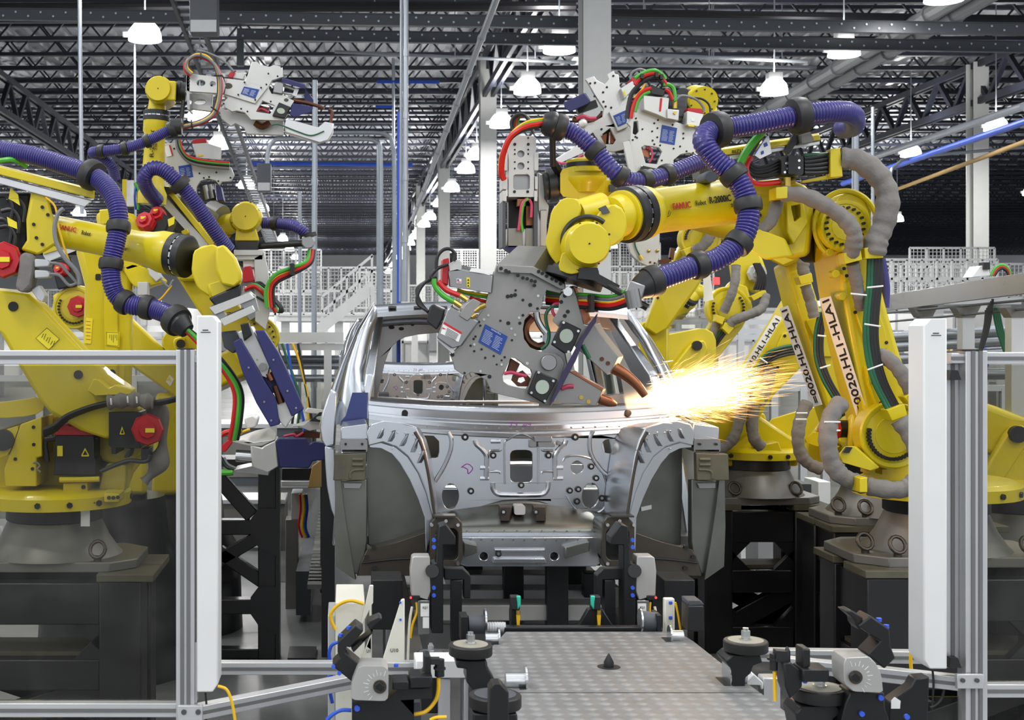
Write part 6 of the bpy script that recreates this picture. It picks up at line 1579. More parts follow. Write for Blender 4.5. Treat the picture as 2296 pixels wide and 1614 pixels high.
build('plastic_wrap', MB().tube(PP(z9([(1300, 225), (1580, 195), (1850, 225)]), YA - .24), lambda t: .033 + .006 * math.sin(t * 25), 12).tube(PP(z9([(1850, 225), (1930, 420), (1965, 700), (1930, 900), (1860, 1050), (1740, 1180)]), YA - .12), lambda t: .035 + .016 * math.sin(t * 12), 12), SLV, LA)
cable(LA, 'arm_cable', z9([(1210, 1060), (1400, 980), (1560, 930), (1720, 940), (1790, 920), (1810, 860)]), YA - .24, 5, BLK)
for (x, y) in ((1340, 215), (1540, 190), (1650, 195)):
    q = z9([(x, y)])[0]; tie(LA, q[0], q[1], YA - .3, 7, 1.5)
balancer(LA, z9([(-400, 250), (0, 225), (300, 185), (480, 155), (555, 300), (400, 390), (0, 420), (-400, 400)]), z9([(-200, 640), (60, 560), (240, 500), (100, 860), (0, 900), (-200, 900)]), (5, 987), YA - .06, 24)
# lower arm
fa_ = [(-60, 648), (0, 652), (66, 660), (94, 685), (181, 779), (240, 838), (296, 876), (310, 920), (290, 965), (240, 985), (180, 965), (111, 925), (87, 894), (45, 824), (0, 745), (-60, 700)]
ba_ = [(x + 9, y - 6) for x, y in fa_]
build('lower_arm', MB().loft(fa_, 6.08, ba_, 6.3), YEL, LA, bevel=.015)
hl = MB().disc(29, 687, 6.07, 6.09, 11, 20).disc(175, 840, 6.07, 6.09, 10, 20)
build('arm_hole', hl, INK, LA)
dl = build('warning_label', MB().prism([(105, 735), (133, 760), (109, 784), (80, 758)], 6.076, 6.079), YLB, LA)
dp = MB()
for k in range(6):
    dp.tube([P(98 + 5 * k, 748 + 4 * k - (k % 2) * 4, 6.075), P(93 + 5 * k, 757 + 4 * k, 6.075)], .0012, 4, smooth=False)
dp.tube(PP([(105, 735), (133, 760), (109, 784), (80, 758), (105, 735)], 6.075), .001, 4, smooth=False)
build('label_print', dp, INK, dl)
build('stop_bracket', MB().prism(z4([(600, 1000), (640, 1010), (700, 1060), (740, 1040), (850, 1070), (850, 1100), (600, 1110), (560, 1080)]), 6.0, 6.08), YEL, LA, bevel=.006)
# elbow
servo(LA, 6, 582, 5.95, 42, (0.05, -1, 0), .3)
el = z5([(228, 412), (300, 408), (345, 440), (380, 580), (412, 700), (410, 800), (330, 850), (270, 880), (150, 840), (195, 770), (190, 620)])
build('elbow_casing', MB().loft(el, 6.0, el, 6.4), YEL, LA, bevel=.02)
holes_on(LA, z5([(305, 530), (345, 585), (243, 655), (262, 752), (305, 800)]), 5.995, 4, BLM, 'socket_screw')
build('elbow_rear', MB().prism(z5([(-120, 420), (225, 420), (200, 830), (60, 860), (-120, 840)]), 6.1, 6.4), BLK, LA, bevel=.02)
for k, (x, y) in enumerate([(40, 500), (90, 600), (30, 670), (130, 520), (60, 720)]):
    cable(LA, 'arm_cable', z5([(x - 80, y - 40), (x, y - 50), (x + 50, y + 20), (x + 40, y + 120)]), 6.03, 5, BLK)
yl_ = MB().prism(z5([(75, 390), (130, 440), (145, 520), (100, 490), (62, 470)]), 6.02, 6.03).prism(z5([(50, 600), (120, 640), (125, 690), (60, 665)]), 6.02, 6.03)
build('warning_label', yl_, YLB, LA)
build('wrapped_pad', MB().prism(rnd(z5([(140, 850), (240, 870), (255, 960), (215, 1150), (100, 1140), (130, 1000)]), 1), 5.95, 6.05), SLV, LA, bevel=.015)
for (y0) in (905, 985):
    build('grey_connector', MB().prism(z5([(250, y0), (340, y0 + 5), (360, y0 + 30), (350, y0 + 55), (250, y0 + 60)]), 5.93, 6.0), LGR, LA, bevel=.005)
    cable(LA, 'grey_cable', z5([(355, y0 + 30), (430, y0 + 40), (500, y0 + 110), (560, 1080), (580, 1090)]), 5.95, 3.5, GCB)
cable(LA, 'grey_cable', z5([(460, 540), (420, 580), (395, 680), (410, 790), (470, 900), (560, 1000), (580, 1090)]), 5.9, 5, GCB)
cable(LA, 'yellow_cable', z5([(330, 460), (400, 530), (430, 700), (500, 920), (560, 1020)]), 5.96, 2.5, YCB)
build('grey_connector', MB().prism(z5([(225, 1130), (280, 1095), (330, 1170), (310, 1220), (270, 1200)]), 5.98, 6.05), LGR, LA, bevel=.005)
A2 = P(112, 515, 6.15); B2 = P(392, 570, 5.85); ax2 = (B2 - A2).normalized()
ua = build('upper_arm', MB().lathe(A2, B2, [(0, .072), (.35, .070), (.7, .072), (.82, .08), (.9, .094), (.97, .094), (1, .088)], 32), YEL, LA)
flange_ring(LA, B2 + ax2 * .03, ax2, .095, .085)
upv2 = Vector((0, -1, 0)).cross(ax2); upv2 = (upv2 - ax2 * upv2.dot(ax2)).normalized(); n2 = ax2.cross(upv2)
oa = lambda t, s_: A2 + (B2 - A2) * t + n2 * .0725 + upv2 * s_
text(ua, 'maker_mark', 'FANUC', oa(.15, .008), ax2, upv2, .022, RINK, width=.1, bold=.012, off=.003)
text(ua, 'model_mark', 'Robot', oa(.34, .004), ax2, upv2, .02, INK, width=.05, off=.003)
text(ua, 'model_mark', 'R-2000iC', oa(.55, -.006), ax2, upv2, .022, INK, width=.09, bold=.012, off=.004)
text(ua, 'model_mark', '210F', oa(.66, -.03), ax2, upv2, .014, INK, width=.04, bold=.008, off=.006)
wb = z5([(1400, 850), (1470, 810), (1560, 800), (1640, 900), (1640, 1100), (1530, 1190), (1430, 1120), (1385, 1000)])
build('wrist_body', MB().loft(rnd(wb, 1, .15), 5.68, rnd(wb, 1, .15), 5.95), YEL, LA, bevel=.02)
wf = z5([(1560, 820), (1620, 800), (1700, 890), (1745, 1000), (1745, 1060), (1690, 1110), (1600, 1090), (1560, 980)])
build('wrist_cap', MB().prism(wf, 5.6, 5.7), YEL, LA, bevel=.01)
build('hand_casting', MB().loft(z5([(1500, 1090), (1745, 1010), (1750, 1090), (1520, 1200)]), 5.66, z5([(1500, 1080), (1745, 1010), (1750, 1080), (1520, 1190)]), 5.9), YEL, LA, bevel=.01)
build('tool_flange', MB().loft(z5([(1510, 1190), (1745, 1085), (1745, 1170), (1700, 1200), (1560, 1250)]), 5.64, z5([(1510, 1185), (1745, 1080), (1745, 1165), (1700, 1195), (1560, 1245)]), 5.88), BLK, LA, bevel=.008)
hose(LA, [(-60, 318, 6.1), (0, 336, 6.05), (70, 348, 6.0), (150, 372, 5.95), (205, 392, 5.9), (240, 420, 5.85), (262, 462, 5.8), (266, 505, 5.78), (258, 550, 5.76), (249, 592, 5.75), (250, 630, 5.74), (262, 662, 5.74), (290, 682, 5.72), (335, 690, 5.7), (375, 704, 5.66), (400, 722, 5.62)], 5.8, 22,
     [(203, 391, 1.3), (265, 508), (250, 592), (279, 676), (332, 690), (396, 718, 1.25)], pitch=6)
build('hose_grip', MB().lathe(P(396, 718, 5.62), P(420, 742, 5.6), [(0, .05), (.3, .055), (1, .035)], 16), BLK, LA)
for m_, dx, r in ((REDH, 0, 6), (GRN, 9, 7), (BLK, 16, 5)):
    cable(LA, 'gun_hose', [(412 + dx * .4, 735, 5.6), (450 + dx, 775, 5.62), (500 + dx, 830, 5.66), (526 + dx, 880, 5.68), (524 + dx, 940, 5.7), (516 + dx, 985, 5.75)], 5.6, r, m_)
build('linear_guide', MB().loft([(-40, 386), (0, 396), (206, 450), (190, 464), (0, 412), (-40, 402)], 5.98, [(-40, 384), (0, 394), (206, 448), (190, 462), (0, 410), (-40, 400)], 6.1), EXT, LA, bevel=.003)
build('guide_cover', MB().loft([(-40, 364), (0, 374), (212, 428), (212, 446), (140, 428), (0, 392), (-40, 382)], 5.97, [(-40, 360), (0, 370), (212, 424), (212, 442), (140, 424), (0, 388), (-40, 378)], 6.12), YEL, LA, bevel=.004)
cable(LA, 'green_hose', [(0, 360, 6), (30, 358, 6), (60, 372, 6.05)], 6, 6, GRN)
# gun in its hand
YL = 5.62
GA = thing('spot_welding_gun', 'gun with two dark blue cover plates swinging beside the left light curtain', 'welding gun', P(600, 950, YL), 'spot welding guns')
build('mount_plate', MB().loft([(468, 690), (560, 655), (572, 668), (480, 706)], YL, [(474, 684), (562, 652), (574, 664), (486, 700)], YL + .2), GUN, GA, bevel=.004)
build('mount_plate', MB().loft([(492, 716), (566, 684), (574, 698), (500, 732)], YL, [(496, 710), (568, 680), (576, 692), (506, 726)], YL + .2), GUN, GA, bevel=.004)
build('post', MB().bar(P(556, 664, YL + .05), P(566, 700, YL + .05), .03, .06).bar(P(484, 700, YL + .05), P(500, 722, YL + .05), .03, .06), GUM, GA)
build('blue_plate', MB().prism(z4([(1500, 765), (1545, 740), (1610, 850), (1700, 1010), (1775, 1130), (1800, 1295), (1740, 1312), (1650, 1160), (1560, 960)]), YL - .05, YL + .02), NAVY, GA, bevel=.004)
build('blue_plate', MB().prism(z4([(1640, 690), (1700, 690), (1790, 830), (1880, 1020), (1955, 1200), (1880, 1245), (1800, 1080), (1700, 850)]), YL - .06, YL + .02), NAVY, GA, bevel=.004)
build('blue_bridge', MB().prism(z4([(1650, 1000), (1780, 960), (1830, 1080), (1740, 1120)]), YL, YL + .05), NAVY, GA)
build('arm', MB().prism(z4([(1530, 700), (1620, 660), (1740, 920), (1720, 1000), (1660, 975), (1570, 790)]), YL - .02, YL + .1), GUN, GA, bevel=.005)
build('arm', MB().prism(z4([(1735, 1095), (1820, 1090), (1885, 1250), (1840, 1320), (1800, 1280)]), YL - .03, YL + .08), GUN, GA, bevel=.005)
build('electrode', MB().cyl(P(*z4([(1730, 965)])[0], YL - .03), P(*z4([(1752, 1010)])[0], YL - .03), .014), COP, GA)
build('electrode', MB().cyl(P(*z4([(1775, 1045)])[0], YL - .03), P(*z4([(1810, 1160)])[0], YL - .03), .016), COD, GA)
build('dark_clamp', MB().prism(z4([(1545, 650), (1600, 640), (1620, 720), (1570, 760)]), YL - .05, YL), BLM, GA, bevel=.004)
holes_on(GA, z4([(1600, 930), (1655, 880), (1700, 1150), (1745, 1270), (1850, 1080), (1905, 1190), (1760, 880)]), YL - .062, 2.5, GUM, 'screw')
build('drive_body', MB().prism(z4([(1420, 700), (1520, 690), (1560, 780), (1500, 840), (1440, 800)]), YL + .1, YL + .25), DGR, GA, bevel=.006)
build('jaw_pivot', MB().disc(*z4([(1690, 925)])[0], YL - .04, YL - .02, 9, 16), GUM, GA)

# ---- upright robot
LBR = thing('welding_robot', 'yellow robot with upper arm pointing straight up, holding a gun high', 'robot', (P(240, 1100, 7.6).x, 7.7, 0.5), GR_L)
YB_ = 7.5
build('upper_arm', MB().lathe(P(340, 458, YB_), P(350, 268, YB_), [(0, 32 * S(YB_)), (.12, 33 * S(YB_)), (.2, 26 * S(YB_)), (.55, 24 * S(YB_)), (.8, 22 * S(YB_)), (.86, 28 * S(YB_)), (1, 28 * S(YB_))], 30), YEL, LBR)
flange_ring(LBR, P(351, 260, YB_), Vector((.05, 0, 1)), 30 * S(YB_), .06)
build('wrist_neck', MB().lathe(P(351, 252, YB_), P(354, 215, YB_), [(0, .055), (.3, .05), (1, .045)], 24), YEL, LBR)
t_ = ROOT[LBR.name]
text(LBR, 'model_mark', 'R-2000iC', P(344, 352, YB_ - .065), (0.05, 0, 1), (-1, 0, .05), 9 * S(YB_), INK, width=66 * S(YB_), bold=.012)
text(LBR, 'model_mark', '210F', P(352, 336, YB_ - .064), (0.05, 0, 1), (-1, 0, .05), 6 * S(YB_), INK, width=16 * S(YB_), bold=.01)
wrist_cap(LBR, 354, 198, YB_ - .14, 31, .26)
build('wrist_body', MB().loft([(365, 180), (396, 182), (394, 227), (365, 224)], YB_ - .12, [(365, 180), (396, 182), (394, 227), (365, 224)], YB_ + .12), YEL, LBR, bevel=.01)
build('tool_flange', MB().lathe(P(394, 205, YB_), P(418, 207, YB_), [(0, .055), (.2, .062), (.5, .062), (.52, .055), (1, .055)], 24), BLK, LBR)
col = [(168, 556), (200, 535), (262, 520), (300, 560), (297, 610), (294, 703), (294, 800), (291, 885), (230, 900), (186, 880), (186, 783), (190, 640)]
build('lower_arm', MB().loft(col, YB_ - .15, [(x + 4, y) for x, y in col], YB_ + .15), YEL, LBR, bevel=.03, seg=3)
build('arm_side', MB().prism([(236, 545), (262, 530), (264, 790), (262, 880), (236, 880), (232, 700)], YB_ - .17, YB_ - .14), YEL, LBR, bevel=.008)
build('elbow_casing', MB().loft([(214, 478), (252, 468), (300, 480), (330, 520), (320, 600), (280, 612), (230, 570)], YB_ - .2, [(214, 478), (252, 468), (300, 480), (330, 520), (320, 600), (280, 612), (230, 570)], YB_ + .2), YEL, LBR, bevel=.03)
build('elbow_lug', MB().prism([(222, 470), (248, 468), (250, 500), (226, 505)], YB_ - .25, YB_ - .2), YEL, LBR, bevel=.006)
build('arm_hole', MB().disc(251, 836, YB_ - .175, YB_ - .15, 8, 20).prism(rrect(214, 614, 226, 628, 3), YB_ - .155, YB_ - .15), INK, LBR)
l1 = build('warning_label', MB().prism([(238, 742), (268, 745), (267, 778), (237, 774)], YB_ - .175, YB_ - .171), YLB, LBR)
m = MB()
for k in range(5):
    m.tube([P(246 + 4 * k, 750, YB_ - .176), P(246 + 4 * k, 758 + (k % 3) * 5, YB_ - .176)], .0012, 4, smooth=False)
m.tube(PP([(239, 744), (266, 746), (265, 776), (239, 773), (239, 744)], YB_ - .176), .001, 4, smooth=False)
build('label_print', m, INK, l1)
l2 = build('danger_label', MB().prism([(193, 712), (208, 714), (204, 771), (188, 769)], YB_ - .155, YB_ - .151), YLB, LBR)
m = MB()
for k in range(6):
    m.tube([P(193, 720 + 8 * k, YB_ - .156), P(203, 721 + 8 * k, YB_ - .156)], .0015, 4, smooth=False)
build('label_print', m, RINK, l2)
servo(LBR, 322, 492, YB_ - .25, 22, (-.3, -1, .4), .2); servo(LBR, 350, 476, YB_ - .2, 18, (-.3, -1, .5), .15)
build('motor_block', MB().prism([(318, 500), (352, 470), (385, 490), (372, 520), (330, 530)], YB_ - .2, YB_ + .05), BLK, LBR, bevel=.01)
build('warning_label', MB().prism([(376, 492), (392, 484), (390, 502), (378, 508)], YB_ - .21, YB_ - .2), YLB, LBR)
build('guide_rail', MB().prism([(274, 402), (284, 402), (284, 460), (274, 460)], YB_, YB_ + .05), YEL, LBR); build('guide_rail', MB().prism([(284, 404), (300, 404), (300, 462), (284, 462)], YB_, YB_ + .05), EXT, LBR)
cable(LBR, 'green_hose', [(302, 410), (312, 430), (310, 470)], YB_, 3.5, GRN); cable(LBR, 'blue_cable', [(306, 415), (302, 440), (304, 470)], YB_, 2.5, BCB)
hose(LBR, [(258, 400, 7.35), (250, 372, 7.3), (228, 352, 7.28), (208, 342, 7.25), (240, 338, 7.22), (285, 332, 7.2), (330, 316, 7.2), (372, 296, 7.2), (400, 284, 7.2)], 7.2, 12.5, [(226, 340), (282, 333), (330, 317), (386, 290, 1.2)], pitch=4)
build('hose_post', MB().cyl(P(405, 290, 7.25), P(411, 228, 7.4), .012).cyl(P(384, 284, 7.2), P(408, 284, 7.2), .045), BLK, LBR)
build('base_trunk', MB().loft([(170, 900), (300, 880), (330, 1000), (330, 1110), (170, 1110)], 7.6, [(170, 880), (300, 880), (330, 1000), (330, 1110), (170, 1110)], 8.0), YEL, LBR, bevel=.03)
p = P(255, 1110, 7.8); build('foot_casting', MB().lathe((p.x, 7.8, 0), (p.x, 7.8, p.z), [(0, .45), (.5, .42), (.8, .32), (1, .3)], 28), BLP, LBR)
# gun held high
YH = 7.42
GB = thing('spot_welding_gun', 'welding gun held high at left with looped hoses and a silver lower jaw', 'welding gun', P(560, 250, YH), 'spot welding guns')
build('mount_plate', MB().prism(zg([(545, 300), (570, 297), (915, 340), (945, 420), (920, 505), (555, 482), (535, 460)]), YH - .06, YH - .03, [zg(ell(690, 395, 46, 32)), zg(ell(812, 405, 30, 28))]), GUN, GB, bevel=.003)
build('mount_side', MB().prism(zg([(550, 490), (815, 505), (800, 690), (560, 660)]), YH + .08, YH + .11, [zg(ell(680, 590, 60, 26))]), GUN, GB, bevel=.003)
build('mount_back', MB().prism(zg([(540, 300), (572, 300), (575, 670), (550, 660)]), YH - .06, YH + .11), GUM, GB)
pb = [(930, 345), (1140, 370), (1165, 335), (1212, 180), (1265, 172), (1300, 205), (1400, 228), (1440, 207), (1530, 228), (1535, 335), (1425, 370), (1385, 440), (1420, 505), (1560, 522), (1650, 580), (1610, 660), (1545, 782), (1200, 772), (1140, 700), (1060, 682), (1010, 692), (925, 640), (910, 605), (965, 548), (920, 512), (950, 430)]
build('main_plate', MB().prism(zg(pb), YH - .03, YH, [zg([(1325, 578), (1450, 628), (1405, 712), (1258, 690)])]), GUN, GB, bevel=.003)
build('rear_plate', MB().prism(zg([(1010, 690), (1545, 785), (1540, 935), (1160, 920), (1130, 850), (1050, 810), (1000, 842), (900, 760), (880, 650)]), YH + .1, YH + .13), GUN, GB, bevel=.003)
build('spacer_block', MB().prism(zg([(950, 400), (1380, 440), (1300, 560), (1000, 560)]), YH, YH + .1), GUM, GB)
build('cover_plate', MB().prism(zg([(960, 350), (1120, 372), (1380, 440), (1250, 610), (930, 510)]), YH - .045, YH - .03), GUN, GB, bevel=.003)
nameplate(GB, zg([(1135, 430), (1290, 462), (1250, 556), (1100, 505)]), YH - .046, 6)
insulator(GB, zg([(1495, 592), (1612, 640), (1555, 760), (1425, 732)]), *zg([(1515, 682)])[0], 9, 6.5, YH - .03, .2)
build('hole', MB().prism(zg(ell(970, 425, 46, 30)), YH - .047, YH - .045).prism(zg(ell(1570, 570, 24, 18)), YH - .032, YH - .03), BRN, GB)
build('blue_cover', MB().loft(zg([(1530, 342), (1765, 412), (1772, 450), (1740, 452), (1522, 388)]), YH - .06, zg([(1530, 338), (1765, 408), (1772, 446), (1740, 448), (1522, 384)]), YH + .12), NAVY, GB, bevel=.005)
build('blue_cover', MB().loft(zg([(1640, 602), (1845, 640), (1830, 692), (1642, 748), (1602, 720)]), YH - .06, zg([(1640, 602), (1845, 640), (1830, 692), (1642, 748), (1602, 720)]), YH + .1), NAVY, GB, bevel=.005)
build('blue_cover', MB().prism(zg([(1765, 450), (1850, 570), (1842, 640), (1755, 560)]), YH + .02, YH + .1), NAVY, GB)
build('cylinder_block', MB().prism(zg([(1460, 380), (1545, 395), (1530, 510), (1430, 490)]), YH - .05, YH + .05), GUM, GB, bevel=.004)
build('guide_rods', MB().cyl(P(*zg([(1545, 420)])[0], YH), P(*zg([(1680, 470)])[0], YH), .008).cyl(P(*zg([(1540, 495)])[0], YH), P(*zg([(1660, 515)])[0], YH), .008).bar(P(*zg([(1680, 455)])[0], YH), P(*zg([(1650, 530)])[0], YH), .03, .02), EXT, GB)
build('electrode', MB().tube(PP(zg([(1640, 575), (1800, 605), (1960, 655)]), YH), lambda t: .016 - .008 * t, 10), COD, GB)
build('electrode', MB().tube(PP(zg([(2005, 668), (2040, 690), (2030, 780), (2025, 830)]), YH), .009, 8), COD, GB)
lj_ = [(1565, 775), (1610, 768), (1900, 852), (1965, 792), (2062, 812), (2052, 905), (2005, 980), (1900, 1012), (1560, 905), (1550, 830)]
build('lower_jaw', MB().loft(zg(lj_), YH - .06, zg([(x, y + 14) for x, y in lj_]), YH + .08), EXT, GB, bevel=.006)
cable(GB, 'green_cable', zg([(1420, 830), (1500, 825), (1700, 900), (1830, 935), (1960, 890)]), YH - .07, 1.5, DGN)
build('shunt', MB().tube(PP(zg([(1250, 800), (1320, 840), (1400, 800)]), YH + .04), .02, 8), COD, GB)
build('copper_core', MB().prism(zg([(1290, 620), (1400, 650), (1380, 700), (1280, 680)]), YH + .03, YH + .06), COD, GB); cable(GB, 'pink_hose', zg([(1262, 690), (1310, 660), (1390, 695)]), YH - .01, 2.2, PNK)
build('drive_unit', MB().prism(zg([(1040, 280), (1150, 300), (1130, 360), (1000, 340)]), YH + .02, YH + .12), GUN, GB, bevel=.004)
build('red_end_cap', MB().prism(zg([(985, 285), (1045, 278), (1015, 342), (968, 335)]), YH + .0, YH + .1), RED, GB, bevel=.003)
loop = [(600, 300), (545, 240), (560, 160), (640, 105), (740, 120), (820, 190), (870, 300), (885, 450), (865, 600), (810, 720), (680, 800), (485, 845)]
for k, (m_, r, d) in enumerate([(REDH, 4.5, 18), (GRN, 4, 0), (BLK, 4, -16), (YCB, 2.5, -8), (GCB, 3, 8)]):
    cable(GB, 'looped_hose', zg([(x + d * (.6 if i > 4 else -.8), y + d * (.9 if i < 6 else .5)) for i, (x, y) in enumerate(loop)]), YH - .1 - .008 * k, r, m_)
for (x, y, a) in ((690, 115, 1.6), (870, 320, 0), (830, 665, .6), (595, 815, 1.5)):
    q = zg([(x, y)])[0]; tie(GB, q[0], q[1], YH - .15, 9, a, BLK)
cable(GB, 'motor_cable', zg([(650, 60), (760, 85), (900, 150), (980, 220), (1030, 280)]), YH, 2.5, GCB)
holes_on(GB, zg([(1140, 388), (1075, 515), (1250, 568), (1310, 443), (1365, 410), (1385, 298), (1480, 325), (1520, 228), (1410, 585), (1170, 688), (1410, 440), (1105, 660), (925, 608), (568, 345), (566, 375), (564, 405), (562, 440)]), YH - .062, 2.2, INK)
# ---- grey gun lower
YD = 7.9
GD = thing('spot_welding_gun', 'dull grey welding gun with a square blue nameplate right of the upright arm', 'welding gun', P(430, 440, YD), 'spot welding guns')
pd = [(300, 1020), (430, 1010), (480, 1105), (640, 1172), (900, 1212), (1005, 1268), (1035, 1340), (1000, 1405), (905, 1410), (880, 1450), (840, 1400), (760, 1380), (690, 1400), (650, 1460), (640, 1570), (450, 1570), (270, 1420), (280, 1200)]
build('main_plate', MB().prism(zg(pd), YD, YD + .03), GUN, GD, bevel=.003); build('rear_plate', MB().prism(zg(pd), YD + .12, YD + .15), GUM, GD)
build('spacer', MB().prism(zg([(350, 1100), (460, 1150), (600, 1250), (420, 1400)]), YD + .03, YD + .12), GUM, GD)
nameplate(GD, zg([(458, 1252), (588, 1230), (612, 1360), (482, 1386)]), YD - .002, 6)
lb = build('data_label', MB().prism(zg([(310, 1050), (370, 1032), (405, 1140), (340, 1155)]), YD - .006, YD), LBL, GD); build('label_band', MB().prism(zg([(360, 1034), (375, 1032), (405, 1140), (392, 1142)]), YD - .008, YD - .006), RINK, lb)
d_ = build('drive_unit', MB().loft(zg([(600, 1020), (750, 1010), (905, 1060), (900, 1190), (640, 1165)]), YD - .08, zg([(600, 1020), (750, 1010), (905, 1060), (900, 1190), (640, 1165)]), YD + .02), GUN, GD, bevel=.004)
build('red_end_cap', MB().prism(zg([(600, 985), (640, 970), (745, 968), (748, 1005), (605, 1028)]), YD - .08, YD + .04), RED, d_, bevel=.003)
build('warning_label', MB().prism(zg([(655, 1138), (715, 1128), (718, 1145), (660, 1155)]), YD - .085, YD - .08), YLB, d_)
for k, (m_, r) in enumerate([(REDH, 3.5), (GRN, 4), (BLK, 4), (YCB, 2.2), (GCB, 3.5)]):
    cable(GD, 'gun_hose', zg([(470 - 8 * k, 980), (490 - 8 * k, 1060 + 5 * k), (540, 1140 + 12 * k), (640, 1180 + 14 * k), (800, 1205 + 14 * k), (985, 1220 + 14 * k)]), YD - .1, r, m_)
build('blue_cover', MB().prism(zg([(840, 1460), (895, 1455), (925, 1600), (860, 1615)]), YD - .05, YD + .08), NAVY, GD, bevel=.004)
build('dark_core', MB().prism(zg([(680, 1440), (830, 1420), (850, 1600), (690, 1600)]), YD + .06, YD + .12), BLK, GD); build('cylinder_rod', MB().cyl(P(*zg([(735, 1450)])[0], YD + .03), P(*zg([(765, 1590)])[0], YD + .03), .02).cyl(P(*zg([(790, 1440)])[0], YD + .03), P(*zg([(820, 1580)])[0], YD + .03), .018), GUM, GD)
holes_on(GD, zg([(675, 1325), (720, 1372), (775, 1362), (850, 1315), (870, 1405), (995, 1370), (780, 1415), (400, 1265), (415, 1070)]), YD - .002, 2.2, INK)
build('support_arm', MB().bar(P(400, 440, YD + .1), P(480, 495, YD + .3), .06, .08), GRY, GD)

# ---- third robot: wrist cap pointing down
LCR = thing('welding_robot', 'yellow robot with a round wrist cap and tilted guide rail, behind the swinging gun', 'robot', (P(560, 1100, 8.4).x, 8.6, 0.3), GR_L)
YC = 8.2
wrist_cap(LCR, 550, 485, YC - .15, 35, .28)
build('wrist_neck', MB().cyl(P(530, 497, YC), P(490, 510, YC + .1), .06, .07), YEL, LCR)
build('grey_drum', MB().cyl(P(496, 490, YC + .05), P(470, 478, YC + .1), .085), GRY, LCR)
build('hand_casting', MB().loft([(530, 512), (574, 512), (582, 540), (527, 540)], YC - .1, [(530, 512), (574, 512), (582, 540), (527, 540)], YC + .12), YEL, LCR, bevel=.008)
build('tool_flange', MB().loft([(527, 540), (581, 540), (579, 561), (530, 561)], YC - .1, [(527, 540), (581, 540), (579, 561), (530, 561)], YC + .12), BLK, LCR, bevel=.006)
build('upper_arm', MB().cyl(P(500, 505, YC + .05), P(430, 545, YC + .3), .085, .1), YEL, LCR)
arm_d = [(396, 619), (430, 590), (470, 600), (540, 690), (620, 770), (628, 850), (560, 850), (500, 770), (440, 690)]
build('lower_arm', MB().loft(arm_d, YC + .1, [(x + 3, y - 2) for x, y in arm_d], YC + .35), YEL, LCR, bevel=.015)
hub(LCR, 582, 755, YC + .04, 44, .1, 16, 0, 360)
ptext(LCR, 'joint_mark', 'J3', (498, 712), (520, 706), 8, YC + .09, INK)
build('elbow_casing', MB().loft([(380, 560), (440, 540), (470, 580), (450, 630), (400, 630)], YC, [(380, 560), (440, 540), (470, 580), (450, 630), (400, 630)], YC + .4), YEL, LCR, bevel=.02)
build('elbow_plate', MB().prism(rnd([(274, 600), (300, 590), (350, 610), (372, 632), (340, 640), (320, 650), (296, 640)], 1, .2), 7.3, 7.45), YEL, LBR, bevel=.01)
build('grey_connector', MB().prism([(330, 590), (352, 605), (362, 622), (350, 632), (334, 615)], 7.25, 7.35), LGR, LBR, bevel=.004)
cable(LBR, 'grey_cable', [(360, 625), (378, 643), (385, 632), (390, 628)], 7.25, 2.5, GCB); cable(LBR, 'yellow_cable', [(385, 640), (365, 665), (352, 676)], 7.25, 2, YCB)
build('grey_connector', MB().box(308, 632, 330, 662, 7.2, 7.3), LGR, LBR, bevel=.004)
gd = build('linear_guide', MB().loft([(338, 430), (352, 420), (470, 548), (452, 556)], 7.75, [(338, 428), (352, 418), (470, 546), (452, 554)], 7.9), EXT, LCR, bevel=.003)
build('guide_cover', MB().loft([(366, 420), (378, 418), (482, 545), (470, 552)], 7.72, [(366, 418), (378, 416), (482, 543), (470, 550)], 7.88), YEL, gd, bevel=.003)
build('side_shield', MB().prism([(338, 428), (370, 420), (380, 440), (440, 500), (420, 540), (380, 500)], 7.92, 7.94), BRN, gd)
build('black_bracket', MB().prism([(338, 422), (352, 416), (385, 420), (388, 428), (344, 434)], 7.6, 7.75), BLM, gd)
build('yellow_lug', MB().prism([(438, 500), (460, 510), (478, 560), (470, 575), (440, 540)], 7.8, 7.95).prism([(406, 518), (420, 512), (424, 522), (410, 530)], 7.7, 7.8), YEL, LCR, bevel=.005)
hose(LCR, [(352, 450, 7.4), (331, 424, 7.3), (324, 398, 7.22), (340, 378, 7.2), (366, 382, 7.2), (400, 410, 7.22), (430, 445, 7.25), (462, 490, 7.3), (490, 530, 7.35), (512, 560, 7.4)], 7.25, 17, [(402, 414, 1.15)], pitch=5.5)
hose(LCR, [(590, 500, 8.2), (630, 502, 8.15), (662, 508, 8.1), (686, 524, 8.1)], 8.15, 13, [(616, 502)], pitch=5)
build('hose_disc', MB().cyl(P(690, 524, 8.1), P(692, 532, 8.1), .055), BLK, LCR)
build('rod_clamp', MB().prism(rnd([(676, 530), (702, 530), (708, 545), (696, 558), (676, 550)], 1, .15), 8.05, 8.12), GUM, LCR, bevel=.005)
build('support_rod', MB().cyl(P(580, 552, 8.15), P(684, 545, 8.08), .02), BLK, LCR)
for m_, d, r in ((REDH, 5, 5), (GRN, -5, 5), (BLK, 11, 3.5), (YCB, 0, 2.5)):
    cable(LCR, 'gun_hose', [(698 + d * .6, 560, 8.08), (690 + d * .6, 588 + d * .3, 8.05), (655, 605 + d, 8.02), (618 + d * .4, 622 + d, 8.0), (602 + d, 650, 8.0), (604 + d, 690, 8.0)], 8.05, r, m_)
build('hose_strap', MB().box(650, 590, 660, 616, 7.96, 8.08), BLK, LCR)
GC = thing('spot_welding_gun', 'narrow gun with a small red drive cap hanging under the round wrist cap at left', 'welding gun', P(580, 740, 8.2), 'spot welding guns')
